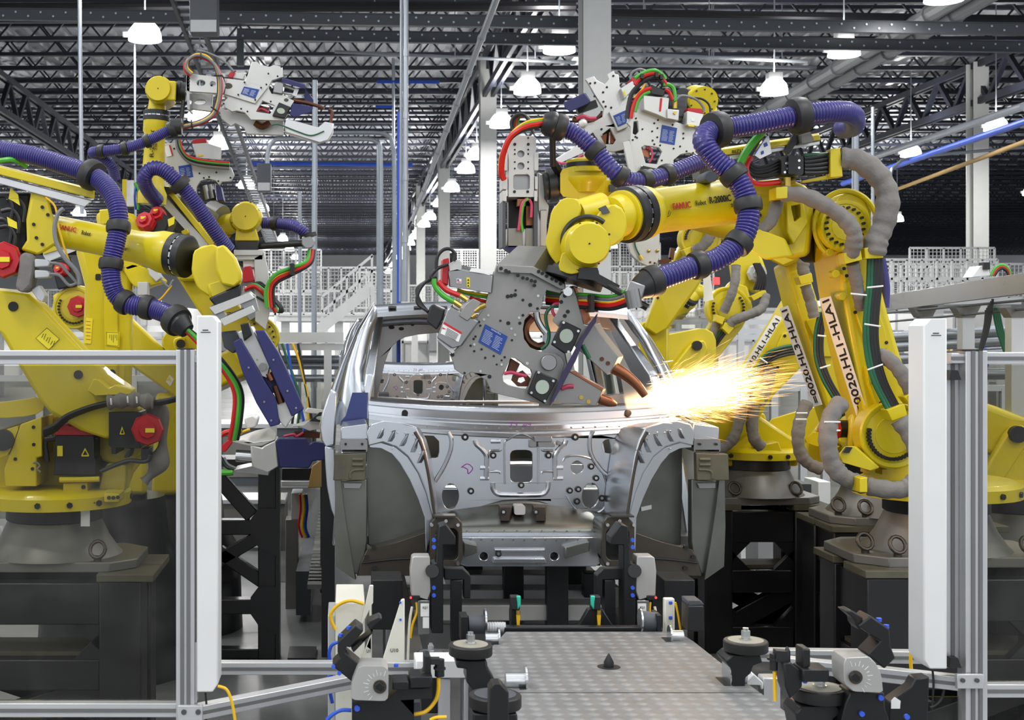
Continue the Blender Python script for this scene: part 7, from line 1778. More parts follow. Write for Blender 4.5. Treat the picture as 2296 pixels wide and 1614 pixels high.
build('mount_plate', MB().box(524, 560, 590, 572, 8.1, 8.35).box(530, 572, 590, 582, 8.12, 8.3), GUN, GC, bevel=.004)
build('side_plate', MB().prism([(570, 578), (592, 566), (600, 600), (604, 700), (596, 740), (572, 720)], 8.12, 8.16), GUN, GC, bevel=.003)
build('drive_unit', MB().box(545, 578, 572, 600, 8.15, 8.3), WHT, GC, bevel=.004)
build('red_end_cap', MB().prism([(544, 606), (548, 598), (562, 596), (566, 606), (570, 630), (545, 634)], 8.1, 8.25), RED, GC, bevel=.004)
build('lower_body', MB().prism([(545, 640), (575, 640), (590, 700), (560, 720), (540, 690)], 8.15, 8.3), GUM, GC, bevel=.004)
for k, (m_, r) in enumerate([(REDH, 5), (GRN, 5), (BLK, 2.5), (BLK, 2.5), (BLK, 2.5)]):
    cable(GC, 'looped_hose', [(548 + 4 * k, 650 - 3 * k), (570 + 4 * k, 642 - 2 * k), (595 + 4 * k, 662), (612 + 3 * k + (8 if k > 1 else 0), 688), (618 + 3 * k, 700)] + ([(600, 680), (575, 665)] if k > 1 else []), 8.05 + .01 * k, r, m_)
# ---- fourth: elbow with a red servo between the two
LDR = thing('welding_robot', 'yellow robot whose elbow with red servo cap shows between the two left arms', 'robot', (P(400, 1100, 8.9).x, 9.0, 0.3), GR_L)
YE = 8.7
ard = [(118, 662), (168, 640), (215, 648), (296, 716), (366, 782), (420, 838), (425, 930), (394, 890), (296, 822), (185, 745), (130, 715)]
build('lower_arm', MB().loft(ard, YE, [(x + 3, y - 2) for x, y in ard], YE + .25), YEL, LDR, bevel=.015)
hub(LDR, 165, 690, YE - .06, 48, .1, 14, 60, 220)
servo(LDR, 174, 687, YE - .14, 25, (0.05, -1, 0), .15)
build('arm_label', MB().prism([(372, 856), (380, 840), (390, 850), (382, 866)], YE - .004, YE), LBL, LDR); build('label_triangle', MB().prism([(374, 852), (380, 844), (384, 856)], YE - .006, YE - .004), YLB, LDR)
build('linear_guide', MB().loft([(96, 570), (166, 548), (170, 562), (104, 588)], YE - .1, [(96, 568), (166, 546), (170, 560), (104, 586)], YE), EXT, LDR, bevel=.003); build('guide_cover', MB().loft([(94, 560), (164, 540), (166, 549), (97, 570)], YE - .12, [(94, 558), (164, 538), (166, 547), (97, 568)], YE), YEL, LDR)
servo(LDR, 132, 602, YE - .15, 16, (-.4, -1, .2), .12, m=RED)
build('cast_head', MB().loft([(112, 585), (160, 575), (175, 640), (130, 650)], YE - .1, [(112, 585), (160, 575), (175, 640), (130, 650)], YE + .2), BLK, LDR, bevel=.01)
build('base_trunk', MB().loft([(350, 880), (460, 880), (470, 1110), (340, 1110)], YE + .05, [(350, 880), (460, 880), (470, 1110), (340, 1110)], YE + .4), YEL, LDR, bevel=.03)
p = P(405, 1110, YE + .25); build('foot_casting', MB().lathe((p.x, YE + .25, 0), (p.x, YE + .25, p.z), [(0, .42), (.6, .4), (.8, .3), (1, .28)], 24), BLP, LDR)
p = P(464, 850, YC + .35); build('trunk', MB().lathe((p.x, YC + .5, 0), (p.x, YC + .5, p.z), [(0, .07), (1, .07)], 24), BLP, LCR); build('carriage', MB().bar(P(464, 850, YC + .45), P(590, 790, YC + .3), .2, .2), YEL, LCR, bevel=.02)
balancer(LDR, [(362, 752), (400, 730), (440, 740), (450, 790), (400, 800), (365, 785)], [(386, 760), (412, 752), (418, 790), (396, 800)], (405, 771), YE - .15, 10)
# ---------------------------------------------------------------- fences and light curtains
def acrylic():
    m = bpy.data.materials.new('scratched_acrylic'); m.use_nodes = True
    nt = m.node_tree; nt.nodes.clear(); N = nt.nodes.new
    tr = N('ShaderNodeBsdfTransparent'); tr.inputs[0].default_value = (.74, .74, .71, 1)
    gl = N('ShaderNodeBsdfGlossy'); gl.inputs['Roughness'].default_value = .03; gl.inputs[0].default_value = (.5, .5, .5, 1)
    df = N('ShaderNodeBsdfDiffuse'); df.inputs[0].default_value = (.6, .6, .58, 1)
    tc = N('ShaderNodeTexCoord'); n = N('ShaderNodeTexNoise'); n.inputs['Scale'].default_value = 3; n.inputs['Detail'].default_value = 9
    nt.links.new(tc.outputs['Object'], n.inputs['Vector'])
    mr = N('ShaderNodeMapRange'); mr.inputs[1].default_value = .45; mr.inputs[2].default_value = .8; mr.inputs[3].default_value = .0; mr.inputs[4].default_value = .06
    nt.links.new(n.outputs['Fac'], mr.inputs[0])
    fr = N('ShaderNodeFresnel'); fr.inputs[0].default_value = 1.45
    a = N('ShaderNodeMixShader'); b = N('ShaderNodeMixShader'); o = N('ShaderNodeOutputMaterial')
    nt.links.new(mr.outputs[0], a.inputs[0]); nt.links.new(tr.outputs[0], a.inputs[1]); nt.links.new(df.outputs[0], a.inputs[2])
    nt.links.new(fr.outputs[0], b.inputs[0]); nt.links.new(a.outputs[0], b.inputs[1]); nt.links.new(gl.outputs[0], b.inputs[2])
    nt.links.new(b.outputs[0], o.inputs[0])
    return m
ACR = acrylic()
def profile(parent, name, a, b, w_, h, slots=1, face=(0, -1, 0)):
    """extruded aluminium bar with dark grooves on the face towards us"""
    a = Vector(a); b = Vector(b)
    o = build(name, MB().bar(a, b, w_, h), EXT, parent, bevel=.002)
    t = (b - a).normalized(); f = Vector(face); s_ = t.cross(f).normalized()
    g = MB(); span = h if abs(t.z) < .7 else w_
    for k in range(slots):
        off = span * ((k + 1) / (slots + 1) - .5)
        c = f * ((w_ if abs(t.z) < .7 else h) / 2)
        g.bar(a + s_ * off + c, b + s_ * off + c, .008 if abs(t.z) < .7 else .011, .011 if abs(t.z) < .7 else .008)
    build('slot', g, EXG, o)
    return o
YN = 4.0; s4 = S(YN)
FA = thing('safety_fence', 'aluminium fence with clear acrylic panel left of the car, in front of the left robots', 'fence', P(418, 1614, YN))
profile(FA, 'rail', P(-60, 801, YN), P(398, 801, YN), .044, .042)
profile(FA, 'rail', P(-60, 1588, YN), P(398, 1588, YN), .044, .042)
q = P(418, 800, YN); profile(FA, 'post', (q.x, YN, 0), (q.x, YN, P(0, 784, YN).z), .056, .056, 2)
build('post_cap', MB().box(397, 781, 432, 785, YN - .02, YN + .03), BLK, FA)
build('acrylic_panel', MB().box(-60, 820, 398, 1570, YN + .01, YN + .016), ACR, FA, label='scratched clear acrylic panel')
build('lower_panel', MB().prism([(-60, 1610), (398, 1610), (398, 2180), (-60, 2180)], YN + .01, YN + .016), ACR, FA)
jb = build('joint_bracket', MB().box(398, 1582, 454, 1625, YN - .045, YN - .03), EXT, FA, bevel=.002)
for x in (412, 444): build('red_seal_bolt', MB().disc(x, 1597, YN - .05, YN - .045, 6, 12), DGR, jb)
build('hinge', MB().box(433, 1440, 441, 1575, YN - .02, YN + .02).box(433, 796, 441, 812, YN - .02, YN + .02), EXT, FA)
profile(FA, 'diagonal_bar', P(440, 1596, YN - .01), P(800, 1524, 4.33), .042, .042, 1)
profile(FA, 'rear_bar', P(490, 1496, 4.55), P(960, 1496, 4.55), .042, .042, 1)
def curtain(label, x0, x1, yt, yb, ch):
    t = thing('light_curtain', label, 'light curtain', P((x0 + x1) / 2, yb, YN))
    r = 1 if ch > 0 else -1
    pl = [(x0, yt), (x1 - ch, yt), (x1, yt + ch * 1.2), (x1, yb - ch * 1.6), (x1 - ch, yb), (x0, yb)] if ch > 0 else [(x0 - ch, yt), (x1, yt), (x1, yb), (x0 - ch, yb), (x0, yb + ch * 1.6), (x0, yt - ch * 1.2)]
    build('housing', MB().prism(pl, YN - .06, YN + .05), WHT, t, bevel=.004)
    c = (x0 + x1) / 2 + (-3 if ch > 0 else 3)
    m = MB(); m.box(c - 8, yt + 32, c + 5, yt + 34, YN - .062, YN - .06).box(c - 12, yt + 37, c + 10, yt + 38.5, YN - .062, YN - .06)
    build('printed_mark', m, INK, t)
    cable(t, 'cable', [(x0 + 20, yb, YN), (x0 + 22, yb + 40, YN), (x0 + 18, yb + 90, YN)], YN, 2.5, BLK)
    return t
curtain('tall white light curtain post at left, beside the acrylic fence', 441, 489, 707, 1552, 12)
curtain('tall white light curtain post at right, in front of the front robot', 2071, 2124, 714, 1500, -14)
FB = thing('safety_fence', 'aluminium fence post and acrylic panel at the far right edge', 'fence', P(2180, 1614, YN))
q = P(2180, 800, YN); profile(FB, 'post', (q.x, YN, 0), (q.x, YN, P(0, 786, YN).z), .066, .056, 2)
build('post_cap', MB().box(2157, 783, 2204, 787, YN - .03, YN + .03), BLK, FB)
q = P(2141, 800, YN); profile(FB, 'post', (q.x, YN + .03, P(0, 1500, YN).z), (q.x, YN + .03, P(0, 815, YN).z), .04, .03, 1)
profile(FB, 'rail', P(2127, 803, YN), P(2160, 803, YN), .04, .03)
profile(FB, 'rail', P(2204, 803, YN), P(2370, 803, YN), .044, .036)
profile(FB, 'rail', P(2204, 1545, YN), P(2370, 1545, YN), .044, .04)
build('acrylic_panel', MB().box(2200, 818, 2370, 1528, YN + .01, YN + .016), ACR, FB, label='scratched clear acrylic panel')
build('lower_panel', MB().box(2060, 1562, 2370, 2200, YN + .02, YN + .026), ACR, FB)
jb = build('joint_bracket', MB().box(2146, 1512, 2206, 1544, YN - .05, YN - .035), EXT, FB, bevel=.002)
for x in (2160, 2192): build('red_seal_bolt', MB().disc(x, 1526, YN - .056, YN - .05, 5, 12), DGR, jb)
for y in (830, 1475): build('latch', MB().prism([(2133, y), (2148, y), (2156, y + 22), (2128, y + 22)], YN - .03, YN), BLK, FB)
profile(FB, 'diagonal_bar', P(2150, 1530, YN - .01), P(1760, 1486, 4.25), .042, .042, 1)
profile(FB, 'rear_bar', P(2075, 1472, 4.6), P(1640, 1466, 4.6), .042, .042, 1)
cable(FB, 'yellow_cable', [(2060, 1458, 4.5), (2046, 1454, 4.5), (2042, 1470, 4.5), (2043, 1500, 4.5)], 4.5, 4, YCB)
cable(FB, 'black_cable', [(2118, 1535), (2112, 1565), (2098, 1580), (2085, 1585)], 4.0, 3, BLK)
# ---------------------------------------------------------------- tread plate table with rollers
def tread():
    m = mat('tread_plate', (140, 141, 142), .5, metal=.2, var=.14, scale=9)
    nt = m.node_tree; b = nt.nodes['Principled BSDF']; tc = nt.nodes.new('ShaderNodeTexCoord')
    def M(op, *a):
        n = nt.nodes.new('ShaderNodeMath'); n.operation = op
        for i, x in enumerate(a):
            if isinstance(x, (int, float)): n.inputs[i].default_value = x
            else: nt.links.new(x, n.inputs[i])
        return n.outputs[0]
    sp = nt.nodes.new('ShaderNodeSeparateXYZ'); nt.links.new(tc.outputs['Object'], sp.inputs[0])
    x, y = sp.outputs[0], sp.outputs[1]
    u = M('SINE', M('MULTIPLY', M('ADD', x, y), 58.0)); v = M('SINE', M('MULTIPLY', M('SUBTRACT', x, y), 58.0))
    h = M('MULTIPLY', u, v); h2 = M('SMOOTH_MAX', h, 0.0, .3)
    bp = nt.nodes.new('ShaderNodeBump'); bp.inputs['Strength'].default_value = 1; bp.inputs['Distance'].default_value = .0035
    nt.links.new(h2, bp.inputs['Height']); nt.links.new(bp.outputs[0], b.inputs['Normal'])
    src = b.inputs['Base Color'].links[0].from_socket
    mx = nt.nodes.new('ShaderNodeMix'); mx.data_type = 'RGBA'; mx.blend_type = 'MULTIPLY'; mx.inputs[0].default_value = 1
    cr = nt.nodes.new('ShaderNodeValToRGB'); cr.color_ramp.elements[0].color = (.74, .73, .71, 1); cr.color_ramp.elements[1].color = (1, 1, 1, 1); cr.color_ramp.elements[1].position = .6
    nt.links.new(h2, cr.inputs[0]); nt.links.new(src, mx.inputs[6]); nt.links.new(cr.outputs[0], mx.inputs[7]); nt.links.new(mx.outputs[2], b.inputs['Base Color'])
    return m
TRD = tread()
ZP = 0.885
TB = thing('tread_plate_table', 'brown-grey tread plate table in front of the car with a pointed pin in the middle', 'table', FL(1360, 1613, ZP))
def plate_on(pts): return MB().slab([FL(x, y, ZP) for x, y in pts], (0, 0, -.012))
build('tread_plate', plate_on([(1135, 1416), (1520, 1416), (1555, 1438), (1653, 1515), (1703, 1552), (1062, 1552), (1075, 1480)]), TRD, TB)
build('tread_plate', plate_on([(1062, 1554), (1706, 1554), (1860, 1670), (1045, 1670)]), TRD, TB)
build('underframe', MB().wbox((.42, 3.6, .0), (1.25, 4.8, .86)), DGR, TB)
pc = FL(1365, 1495, ZP)
build('pin_hole', MB().cyl(pc, pc + Vector((0, 0, .001)), .038, n=24), INK, TB)
build('pointed_pin', MB().lathe(pc, pc + Vector((0, 0, .046)), [(0, .017), (.35, .017), (1, .001)], 16), BLM, TB)
def flange_roller(x, y, r, L):
    c = FL(x, y, ZP) + Vector((0, 0, r * .55)); g = build('flanged_roller', MB().cyl(c, c + Vector((.006, 0, 0)), r, n=24).cyl(c + Vector((.006, 0, -.006)), c + Vector((L, 0, -.006)), r * .62, n=20), CHAIN, TB)
    build('roller_slot', MB().wbox((c.x - .02, c.y - r, ZP + .0005), (c.x, c.y + r, ZP + .0015)), INK, TB)
for a in ((1116, 1440, .034, -.045), (1176, 1538, .042, -.06), (1500, 1434, .034, .05), (1628, 1528, .05, .06)): flange_roller(*a)
def guide_roller(label, x, y, Y, rpx, arm, dark=False):
    t = thing('guide_roller', label, 'roller', P(x, y + 60, Y), 'rubber guide rollers')
    r = rpx * S(Y); c = P(x, y, Y); z = Vector((0, 0, 1)); h = r * .48
    w_ = build('rubber_wheel', MB().lathe(c - z * h, c, [(0, r * .97), (.1, r), (.9, r), (1, r * .96)], 40), RUB, t)
    build('wheel_face', MB().cyl(c, c + z * .002, r * .8, n=32), WFC if not dark else DGR, w_)
    build('nut', MB().cyl(c + z * .002, c + z * .006, r * .26).cyl(c + z * .006, c + z * (.01 + r * .3), r * .2, n=6).cyl(c + z * (.01 + r * .3), c + z * (.01 + r * .42), r * .13), CHAIN, t)
    build('spindle', MB().cyl(c - z * (h + r * .55), c - z * h, r * .27), BLM, t)
    if arm: build('bracket', MB().prism(arm, Y - .05, Y + .06), BLM, t, bevel=.005)
    return t
guide_roller('black rubber guide roller standing at the left rear corner of the tread plate', 1055, 1444, 4.15, 49, [(1022, 1482), (1092, 1482), (1094, 1500), (1112, 1530), (1130, 1580), (1130, 1640), (1080, 1640), (1072, 1560), (1046, 1530), (1046, 1500), (1024, 1498)])
guide_roller('black rubber guide roller low at the left front of the tread plate, behind a post', 1110, 1556, 3.7, 59, [(1060, 1600), (1160, 1600), (1165, 1680), (1060, 1680)], True)
guide_roller('black rubber guide roller standing at the right rear of the tread plate', 1672, 1435, 4.2, 49, [(1626, 1482), (1640, 1470), (1706, 1470), (1710, 1485), (1690, 1492), (1684, 1510), (1672, 1520), (1668, 1620), (1650, 1620), (1640, 1500)])
guide_roller('black rubber guide roller with cream face at the right front of the tread plate', 1838, 1540, 3.65, 59, [(1784, 1600), (1796, 1584), (1880, 1584), (1888, 1600), (1870, 1612), (1870, 1680), (1800, 1680)])
guide_roller('small dark guide roller behind the silver dial clamp at left', 966, 1462, 4.5, 33, [(940, 1480), (990, 1480), (990, 1600), (945, 1600)], True)
def blk(name, label, cat, Y, parts, group=None, base=None):
    """parts: (name, material, outline px, near offset, far offset)"""
    xs = [p[0] for p in parts[0][2]]; ys = [max(p[1] for p in q[2]) for q in parts]
    t = thing(name, label, cat, base or P(sum(xs) / len(xs), max(ys), Y), group)
    for q in parts:
        build(q[0], MB().prism(q[2], Y + q[3], Y + q[4]), q[1], t, bevel=.004 if len(q) < 6 else q[5])
    return t
R = lambda x0, y0, x1, y1: [(x0, y0), (x1, y0), (x1, y1), (x0, y1)]
post = blk('locating_post', 'dark stepped post standing in front of the low left guide roller', 'post', 3.5, [('post', BLM, [(1098, 1546), (1106, 1534), (1124, 1533), (1141, 1552), (1141, 1660), (1098, 1660)], -.03, .03)])
# wheel drive at the back edge of the tread plate
wd = blk('drive_shaft', 'black drive shaft with grey wheels along the back edge of the tread plate', 'shaft', 4.95, [('shaft', BLM, R(1130, 1406, 1440, 1417), -.02, .02)])
c = P(1050, 1400, 4.95)
build('wheel', MB().cyl(c, P(1086, 1400, 4.95), 21 * S(4.95), n=28), DGR, wd); build('flange', MB().cyl(P(1086, 1392, 4.95), P(1090, 1392, 4.95), 27 * S(4.95), n=28), CHAIN, wd)
build('ribbed_pulley', MB().tube([P(1091 + 1.75 * k, 1406, 4.95) for k in range(25)], 12 * S(4.95), 16, smooth=False, rings=.01, depth=.1), LGR, wd)
build('wheel', MB().cyl(P(1438, 1392, 4.95), P(1474, 1396, 4.95), 23 * S(4.95), n=28), DGR, wd); build('flange', MB().cyl(P(1434, 1390, 4.95), P(1438, 1390, 4.95), 26 * S(4.95), n=28), CHAIN, wd)
build('bearing_block', MB().box(1034, 1384, 1050, 1440, 4.9, 5.0).box(1474, 1380, 1484, 1440, 4.9, 5.0), BLM, wd)
# ---------------------------------------------------------------- dial clamps in the foreground
zc = lambda l: [(700 + a / 4.315, 1240 + b / 4.315) for a, b in l]
zr = lambda l: [(1496 + a / 2.87, 1052 + b / 2.87) for a, b in l]
def caps(parent, pts, Y, r, up=None):
    for x, y in pts:
        if up: build('blue_cap', MB().cyl(P(x, y + r, Y), P(x, y - r * .3, Y), r * S(Y), n=14), BLU, parent)
        else: build('blue_cap', MB().disc(x, y, Y - .006, Y + .002, r, 14), BLU, parent)
def dial(parent, poly, kx, ky, Y, a0, a1):
    d = build('dial_body', MB().prism(rnd(poly, 1, .12), Y - .05, Y + .04), SILV, parent, bevel=.006)
    build('knob_ring', MB().disc(kx, ky, Y - .056, Y - .05, 15, 24), BRN, d)
    build('knob', MB().prism([(kx - 10, ky - 3), (kx - 2, ky - 9), (kx + 10, ky - 1), (kx + 9, ky + 7), (kx + 2, ky + 11), (kx - 9, ky + 4)], Y - .075, Y - .056), BLM, d)
    m = MB()
    for k in range(11):
        a = math.radians(a0 + (a1 - a0) * k / 10); r1 = 26; r2 = 38 if k % 2 == 0 else 33
        m.tube([P(kx + r1 * math.cos(a), ky + r1 * math.sin(a), Y - .051), P(kx + r2 * math.cos(a), ky + r2 * math.sin(a), Y - .051)], .0008, 4, smooth=False)
    build('scale_marks', m, LBL, d)
YK = 3.6
KA = blk('dial_clamp', 'black clamp with silver dial housing at the lower left of the tread plate', 'clamp', YK, [
    ('base_plate', BLM, zc([(385, 1445), (720, 1430), (830, 1320), (1160, 1310), (1160, 1405), (985, 1415), (985, 1720), (385, 1720)]), -.03, .05),
    ('swing_arm', BLM, zc([(245, 860), (420, 690), (500, 750), (370, 915), (325, 905), (325, 965), (470, 1085), (395, 1255), (240, 1130), (190, 1090), (270, 1010), (245, 960)]), -.02, .06),
    ('finger', BLM, zc([(372, 915), (575, 765), (525, 690), (550, 655), (650, 615), (680, 640), (590, 715), (585, 775), (400, 965)]), -.01, .05),
    ('side_block', BLM, zc([(775, 1245), (940, 1240), (940, 1325), (775, 1325)]), -.05, .03), ('side_block', BLM, zc([(945, 1200), (1165, 1195), (1165, 1300), (945, 1310)]), -.05, .04),
    ('upright', BLM, zc([(1080, 985), (1145, 985), (1150, 1060), (1150, 1190), (1000, 1195), (1080, 1150)]), -.02, .03)])
dial(KA, zc([(385, 1255), (440, 1115), (480, 1092), (690, 1092), (740, 1130), (735, 1400), (700, 1432), (375, 1420)]), *zc([(655, 1295)])[0], YK - .02, 130, 290)
caps(KA, zc([(435, 1505)]), YK - .034, 6.5); caps(KA, zc([(352, 715), (275, 785), (800, 1215), (900, 1213), (672, 1065), (812, 1078)]), YK, 5, True)
caps(KA, zc([(205, 1100), (262, 1165)]), YK - .02, 4.5)
build('sensor', MB().cyl(P(*zc([(1232, 1025)])[0], YK), P(*zc([(1232, 1190)])[0], YK), 11 * S(YK), n=14).cyl(P(*zc([(1232, 1100)])[0], YK), P(*zc([(1232, 1125)])[0], YK), 14 * S(YK), n=6).bar(P(*zc([(1130, 1040)])[0], YK), P(*zc([(1232, 1040)])[0], YK), .03, .015), BLK, KA)
cable(KA, 'yellow_cable', zc([(1222, 1200), (1218, 1330), (1190, 1430), (1100, 1530), (985, 1560)]), YK, 4.5, YCB)
cable(KA, 'yellow_cable', zc([(1300, 1585), (1200, 1590), (1140, 1614)]), YK - .05, 4, YCB)
KB = blk('dial_clamp', 'black clamp with silver dial housing at the lower right of the tread plate', 'clamp', YK, [
    ('base_plate', BLM, zr([(1180, 1430), (1400, 1440), (1405, 1540), (1430, 1610), (1430, 1700), (1100, 1700), (1150, 1500)]), -.03, .05),
    ('swing_arm', BLM, zr([(1230, 1010), (1310, 942), (1432, 1030), (1440, 1140), (1470, 1215), (1400, 1285), (1290, 1195), (1378, 1105)]), -.02, .06),
    ('finger', BLM, zr([(1142, 912), (1188, 906), (1262, 955), (1240, 1040), (1212, 1000), (1208, 968)]), -.01, .05),
    ('side_block', BLM, zr([(872, 1290), (1045, 1290), (1045, 1370), (872, 1370)]), -.05, .03), ('upright', BLM, zr([(872, 1155), (922, 1155), (922, 1270), (872, 1290)]), -.03, .03),
    ('rear_plate', BLM, zr([(1430, 1500), (1570, 1400), (1600, 1345), (1690, 1335), (1675, 1700), (1430, 1700)]), .1, .15),
    ('pin_block', BLM, zr([(748, 1250), (800, 1245), (870, 1300), (870, 1400), (790, 1480), (760, 1400)]), -.03, .04)])
dial(KB, zr([(1135, 1255), (1150, 1213), (1300, 1205), (1345, 1250), (1380, 1330), (1392, 1440), (1200, 1432), (1140, 1380)]), *zr([(1215, 1340)])[0], YK - .02, -110, 60)
caps(KB, zr([(1378, 1473), (1256, 1576), (1546, 1595), (888, 1363)]), YK - .034, 6); caps(KB, zr([(1362, 962), (1410, 1005), (925, 1275), (990, 1275)]), YK, 6, True)
build('guide_pin', MB().lathe(P(*zr([(772, 1250)])[0], YK), P(*zr([(772, 1140)])[0], YK), [(0, 7 * S(YK)), (.7, 7 * S(YK)), (.9, 4 * S(YK)), (1, .001)], 14), BLK, KB)
build('sensor', MB().cyl(P(*zr([(685, 1185)])[0], YK), P(*zr([(685, 1290)])[0], YK), 9 * S(YK), n=14).cyl(P(*zr([(680, 1210)])[0], YK), P(*zr([(680, 1225)])[0], YK), 13 * S(YK)).bar(P(*zr([(690, 1195)])[0], YK), P(*zr([(760, 1200)])[0], YK), .03, .03), BLK, KB)
cable(KB, 'yellow_cable', zr([(690, 1300), (692, 1380), (695, 1490)]), YK, 4, YCB)
build('paper_label', MB().prism(zr([(1442, 1490), (1465, 1465), (1502, 1490), (1498, 1540), (1442, 1540)]), YK + .098, YK + .1), LBL, KB)
# ---------------------------------------------------------------- pneumatic clamps holding the frame rails
def air_clamp(label, X, mir, Y=5.3):
    f = (lambda l: l) if not mir else (lambda l: [(2 * mir - a, b) for a, b in l])
    t = blk('pneumatic_clamp', label, 'clamp', Y, [
        ('head', SILV, f([(924, 1250), (930, 1247), (964, 1247), (967, 1325), (960, 1345), (922, 1335), (920, 1280)]), -.04, .04),
        ('cylinder', GUM, f(R(937, 1345, 964, 1424)), -.04, .04), ('sensor_head', BLK, f(R(920, 1335, 942, 1345)), -.045, 0),
        ('label', LBL, f(R(943, 1353, 962, 1382)), -.043, -.04, 0), ('barcode', LBL, f(R(948, 1384, 962, 1408)), -.043, -.04, 0),
        ('lever', BLM, f([(966, 1265), (978, 1262), (984, 1180), (1000, 1175), (1022, 1205), (1022, 1222), (994, 1222), (994, 1420), (968, 1420)]), -.05, .05),
        ('hook', BLM, f([(996, 1275), (1040, 1275), (1055, 1290), (1055, 1342), (1040, 1342), (1040, 1300), (996, 1300)]), 0, .06), ('stand', BLM, f(R(1012, 1300, 1036, 1440)), 0, .07), ('pillar', BLM, f(R(834, 1300, 903, 1412)), .1, .3)])
    build('pivot', MB().cyl(P(f([(969, 0)])[0][0], 1280, Y - .06), P(f([(969, 0)])[0][0], 1280, Y + .05), 15 * S(Y), n=20), BLK, t)
    caps(t, f([(973, 1211), (973, 1227), (973, 1318), (973, 1335)]), Y - .052, 4.5)
    x = f([(944, 0)])[0][0] - (17 if mir else 0)
    ptext(t, 'label_text', 'KJ1', (x + 4, 1364), (x + 14, 1364), 5, Y - .046, INK)
    build('led', MB().disc(f([(921, 1340)])[0][0], 1340, Y - .05, Y - .045, 2.5, 8), BEAC, t)
    cable(t, 'yellow_cable', f([(934, 1350), (935, 1372), (925, 1400), (920, 1430)]), Y - .03, 3, YCB); cable(t, 'white_hose', f([(924, 1360), (918, 1400), (914, 1490)]), Y - .03, 3, CRM)
    return t
air_clamp('silver pneumatic clamp with KJ1 label under the left frame rail', 0, 0)
air_clamp('silver pneumatic clamp with KJ1 label under the right frame rail', 0, 1196)
u = blk('sign_plate', 'white tapered plate marked U10 left of the tread plate', 'plate', 4.575, [('plate', CRM, zc([(862, 445), (895, 440), (895, 1085), (680, 1085), (690, 1000), (760, 770)]), -.01, .0)])
ptext(u, 'plate_text', 'U10', zc([(757, 955)])[0], zc([(832, 955)])[0], 8, 4.563, INK); caps(u, zc([(855, 645), (853, 480)]), 4.565, 2.5)
u = blk('sign_plate', 'white plate with partly hidden U mark behind the black clamp arm at left', 'plate', 4.9, [('plate', CRM, zc([(555, 310), (592, 310), (590, 480), (576, 500), (578, 1070), (515, 1070), (485, 1000), (560, 800), (550, 560), (470, 720), (500, 560)]), -.01, .0)])
ptext(u, 'plate_text', 'U1', zc([(525, 960)])[0], zc([(560, 960)])[0], 7, 4.888, INK)
blk('white_shelf', 'white bent shelf plate left of the tread plate', 'shelf', 4.3, [('plate', WHT, R(932, 1482, 1050, 1520), -.02, .1), ('leg', EXT, R(984, 1520, 1010, 1640), 0, .05), ('leg', EXT, R(1040, 1520, 1052, 1640), 0, .05)])
blk('white_shelf', 'white bent shelf plate right of the tread plate', 'shelf', 4.3, [('plate', WHT, [(1668, 1535), (1690, 1510), (1712, 1530), (1712, 1546), (1706, 1546), (1704, 1536)], -.02, .1), ('leg', EXT, R(1712, 1520, 1750, 1640), 0, .06)])
for (x, l, m_) in ((1156, 'teal-topped sensor on a slim black post at the centre back', 0), (1337, 'teal-topped sensor on a tapered black bracket at the centre back', 1)):
    t = blk('photo_sensor', l, 'sensor', 5.05, [('sensor_body', BLK, R(x - 11, 1337, x + 10, 1368), -.02, .02), ('teal_cover', TEAL, [(x + 2, 1336), (x + 12, 1336), (x + 12, 1356), (x + 5, 1368), (x + 4, 1350)] if not m_ else [(x - 12, 1336), (x - 2, 1336), (x - 4, 1350), (x - 5, 1368), (x - 12, 1356)], -.024, -.01),
        ('post', BLM, R(x - 12, 1366, x + 8, 1916) if not m_ else [(1298, 1405), (1320, 1366), (1352, 1366), (1376, 1405), (1376, 1916), (1298, 1916)], 0, .04)])
    build('plug', MB().cyl(P(x + 6, 1368, 5.03), P(x + 6, 1378, 5.03), .008), BRS, t); build('yellow_plug', MB().cyl(P(x + 6, 1378, 5.03), P(x + 6, 1406, 5.03), .008, .005), YCB, t)
blk('white_bracket', 'cream post with blue caps at the right rear of the tread plate', 'post', 5.0, [('post', CRM, R(1490, 1342, 1513, 1928), 0, .03), ('cap', BLU, R(1500, 1348, 1508, 1355), -.005, 0), ('cap', BLU, R(1500, 1381, 1508, 1389), -.005, 0)])
t = blk('black_scanner', 'black box with a white top edge beside the right sill', 'scanner', 4.9, [('box', BLK, R(1543, 1358, 1578, 1416), -.04, .06), ('lid', DGR, [(1541, 1346), (1572, 1346), (1580, 1356), (1543, 1358)], -.03, .06)])
cable(t, 'yellow_cable', [(1514, 1350), (1520, 1375), (1526, 1414)], 4.95, 2.5, YCB)
blk('pneumatic_clamp', 'grey labelled cylinder behind the right sensor bracket', 'clamp', 6.6, [('cylinder', GRY, R(1350, 1316, 1390, 1376), 0, .08), ('label', LBL, R(1354, 1320, 1378, 1364), -.004, 0, 0), ('arm', BLM, R(1310, 1285, 1345, 1340), 0, .08), ('post', BLM, R(1335, 1376, 1395, 1420), 0, .1)])
cab = blk('cream_cabinet', 'cream cabinet with yellow cables at lower left', 'cabinet', 4.9, [('cabinet', CRM, R(752, 1350, 818, 1640), 0, .35), ('side', LGR, R(735, 1380, 752, 1640), .05, .3)])
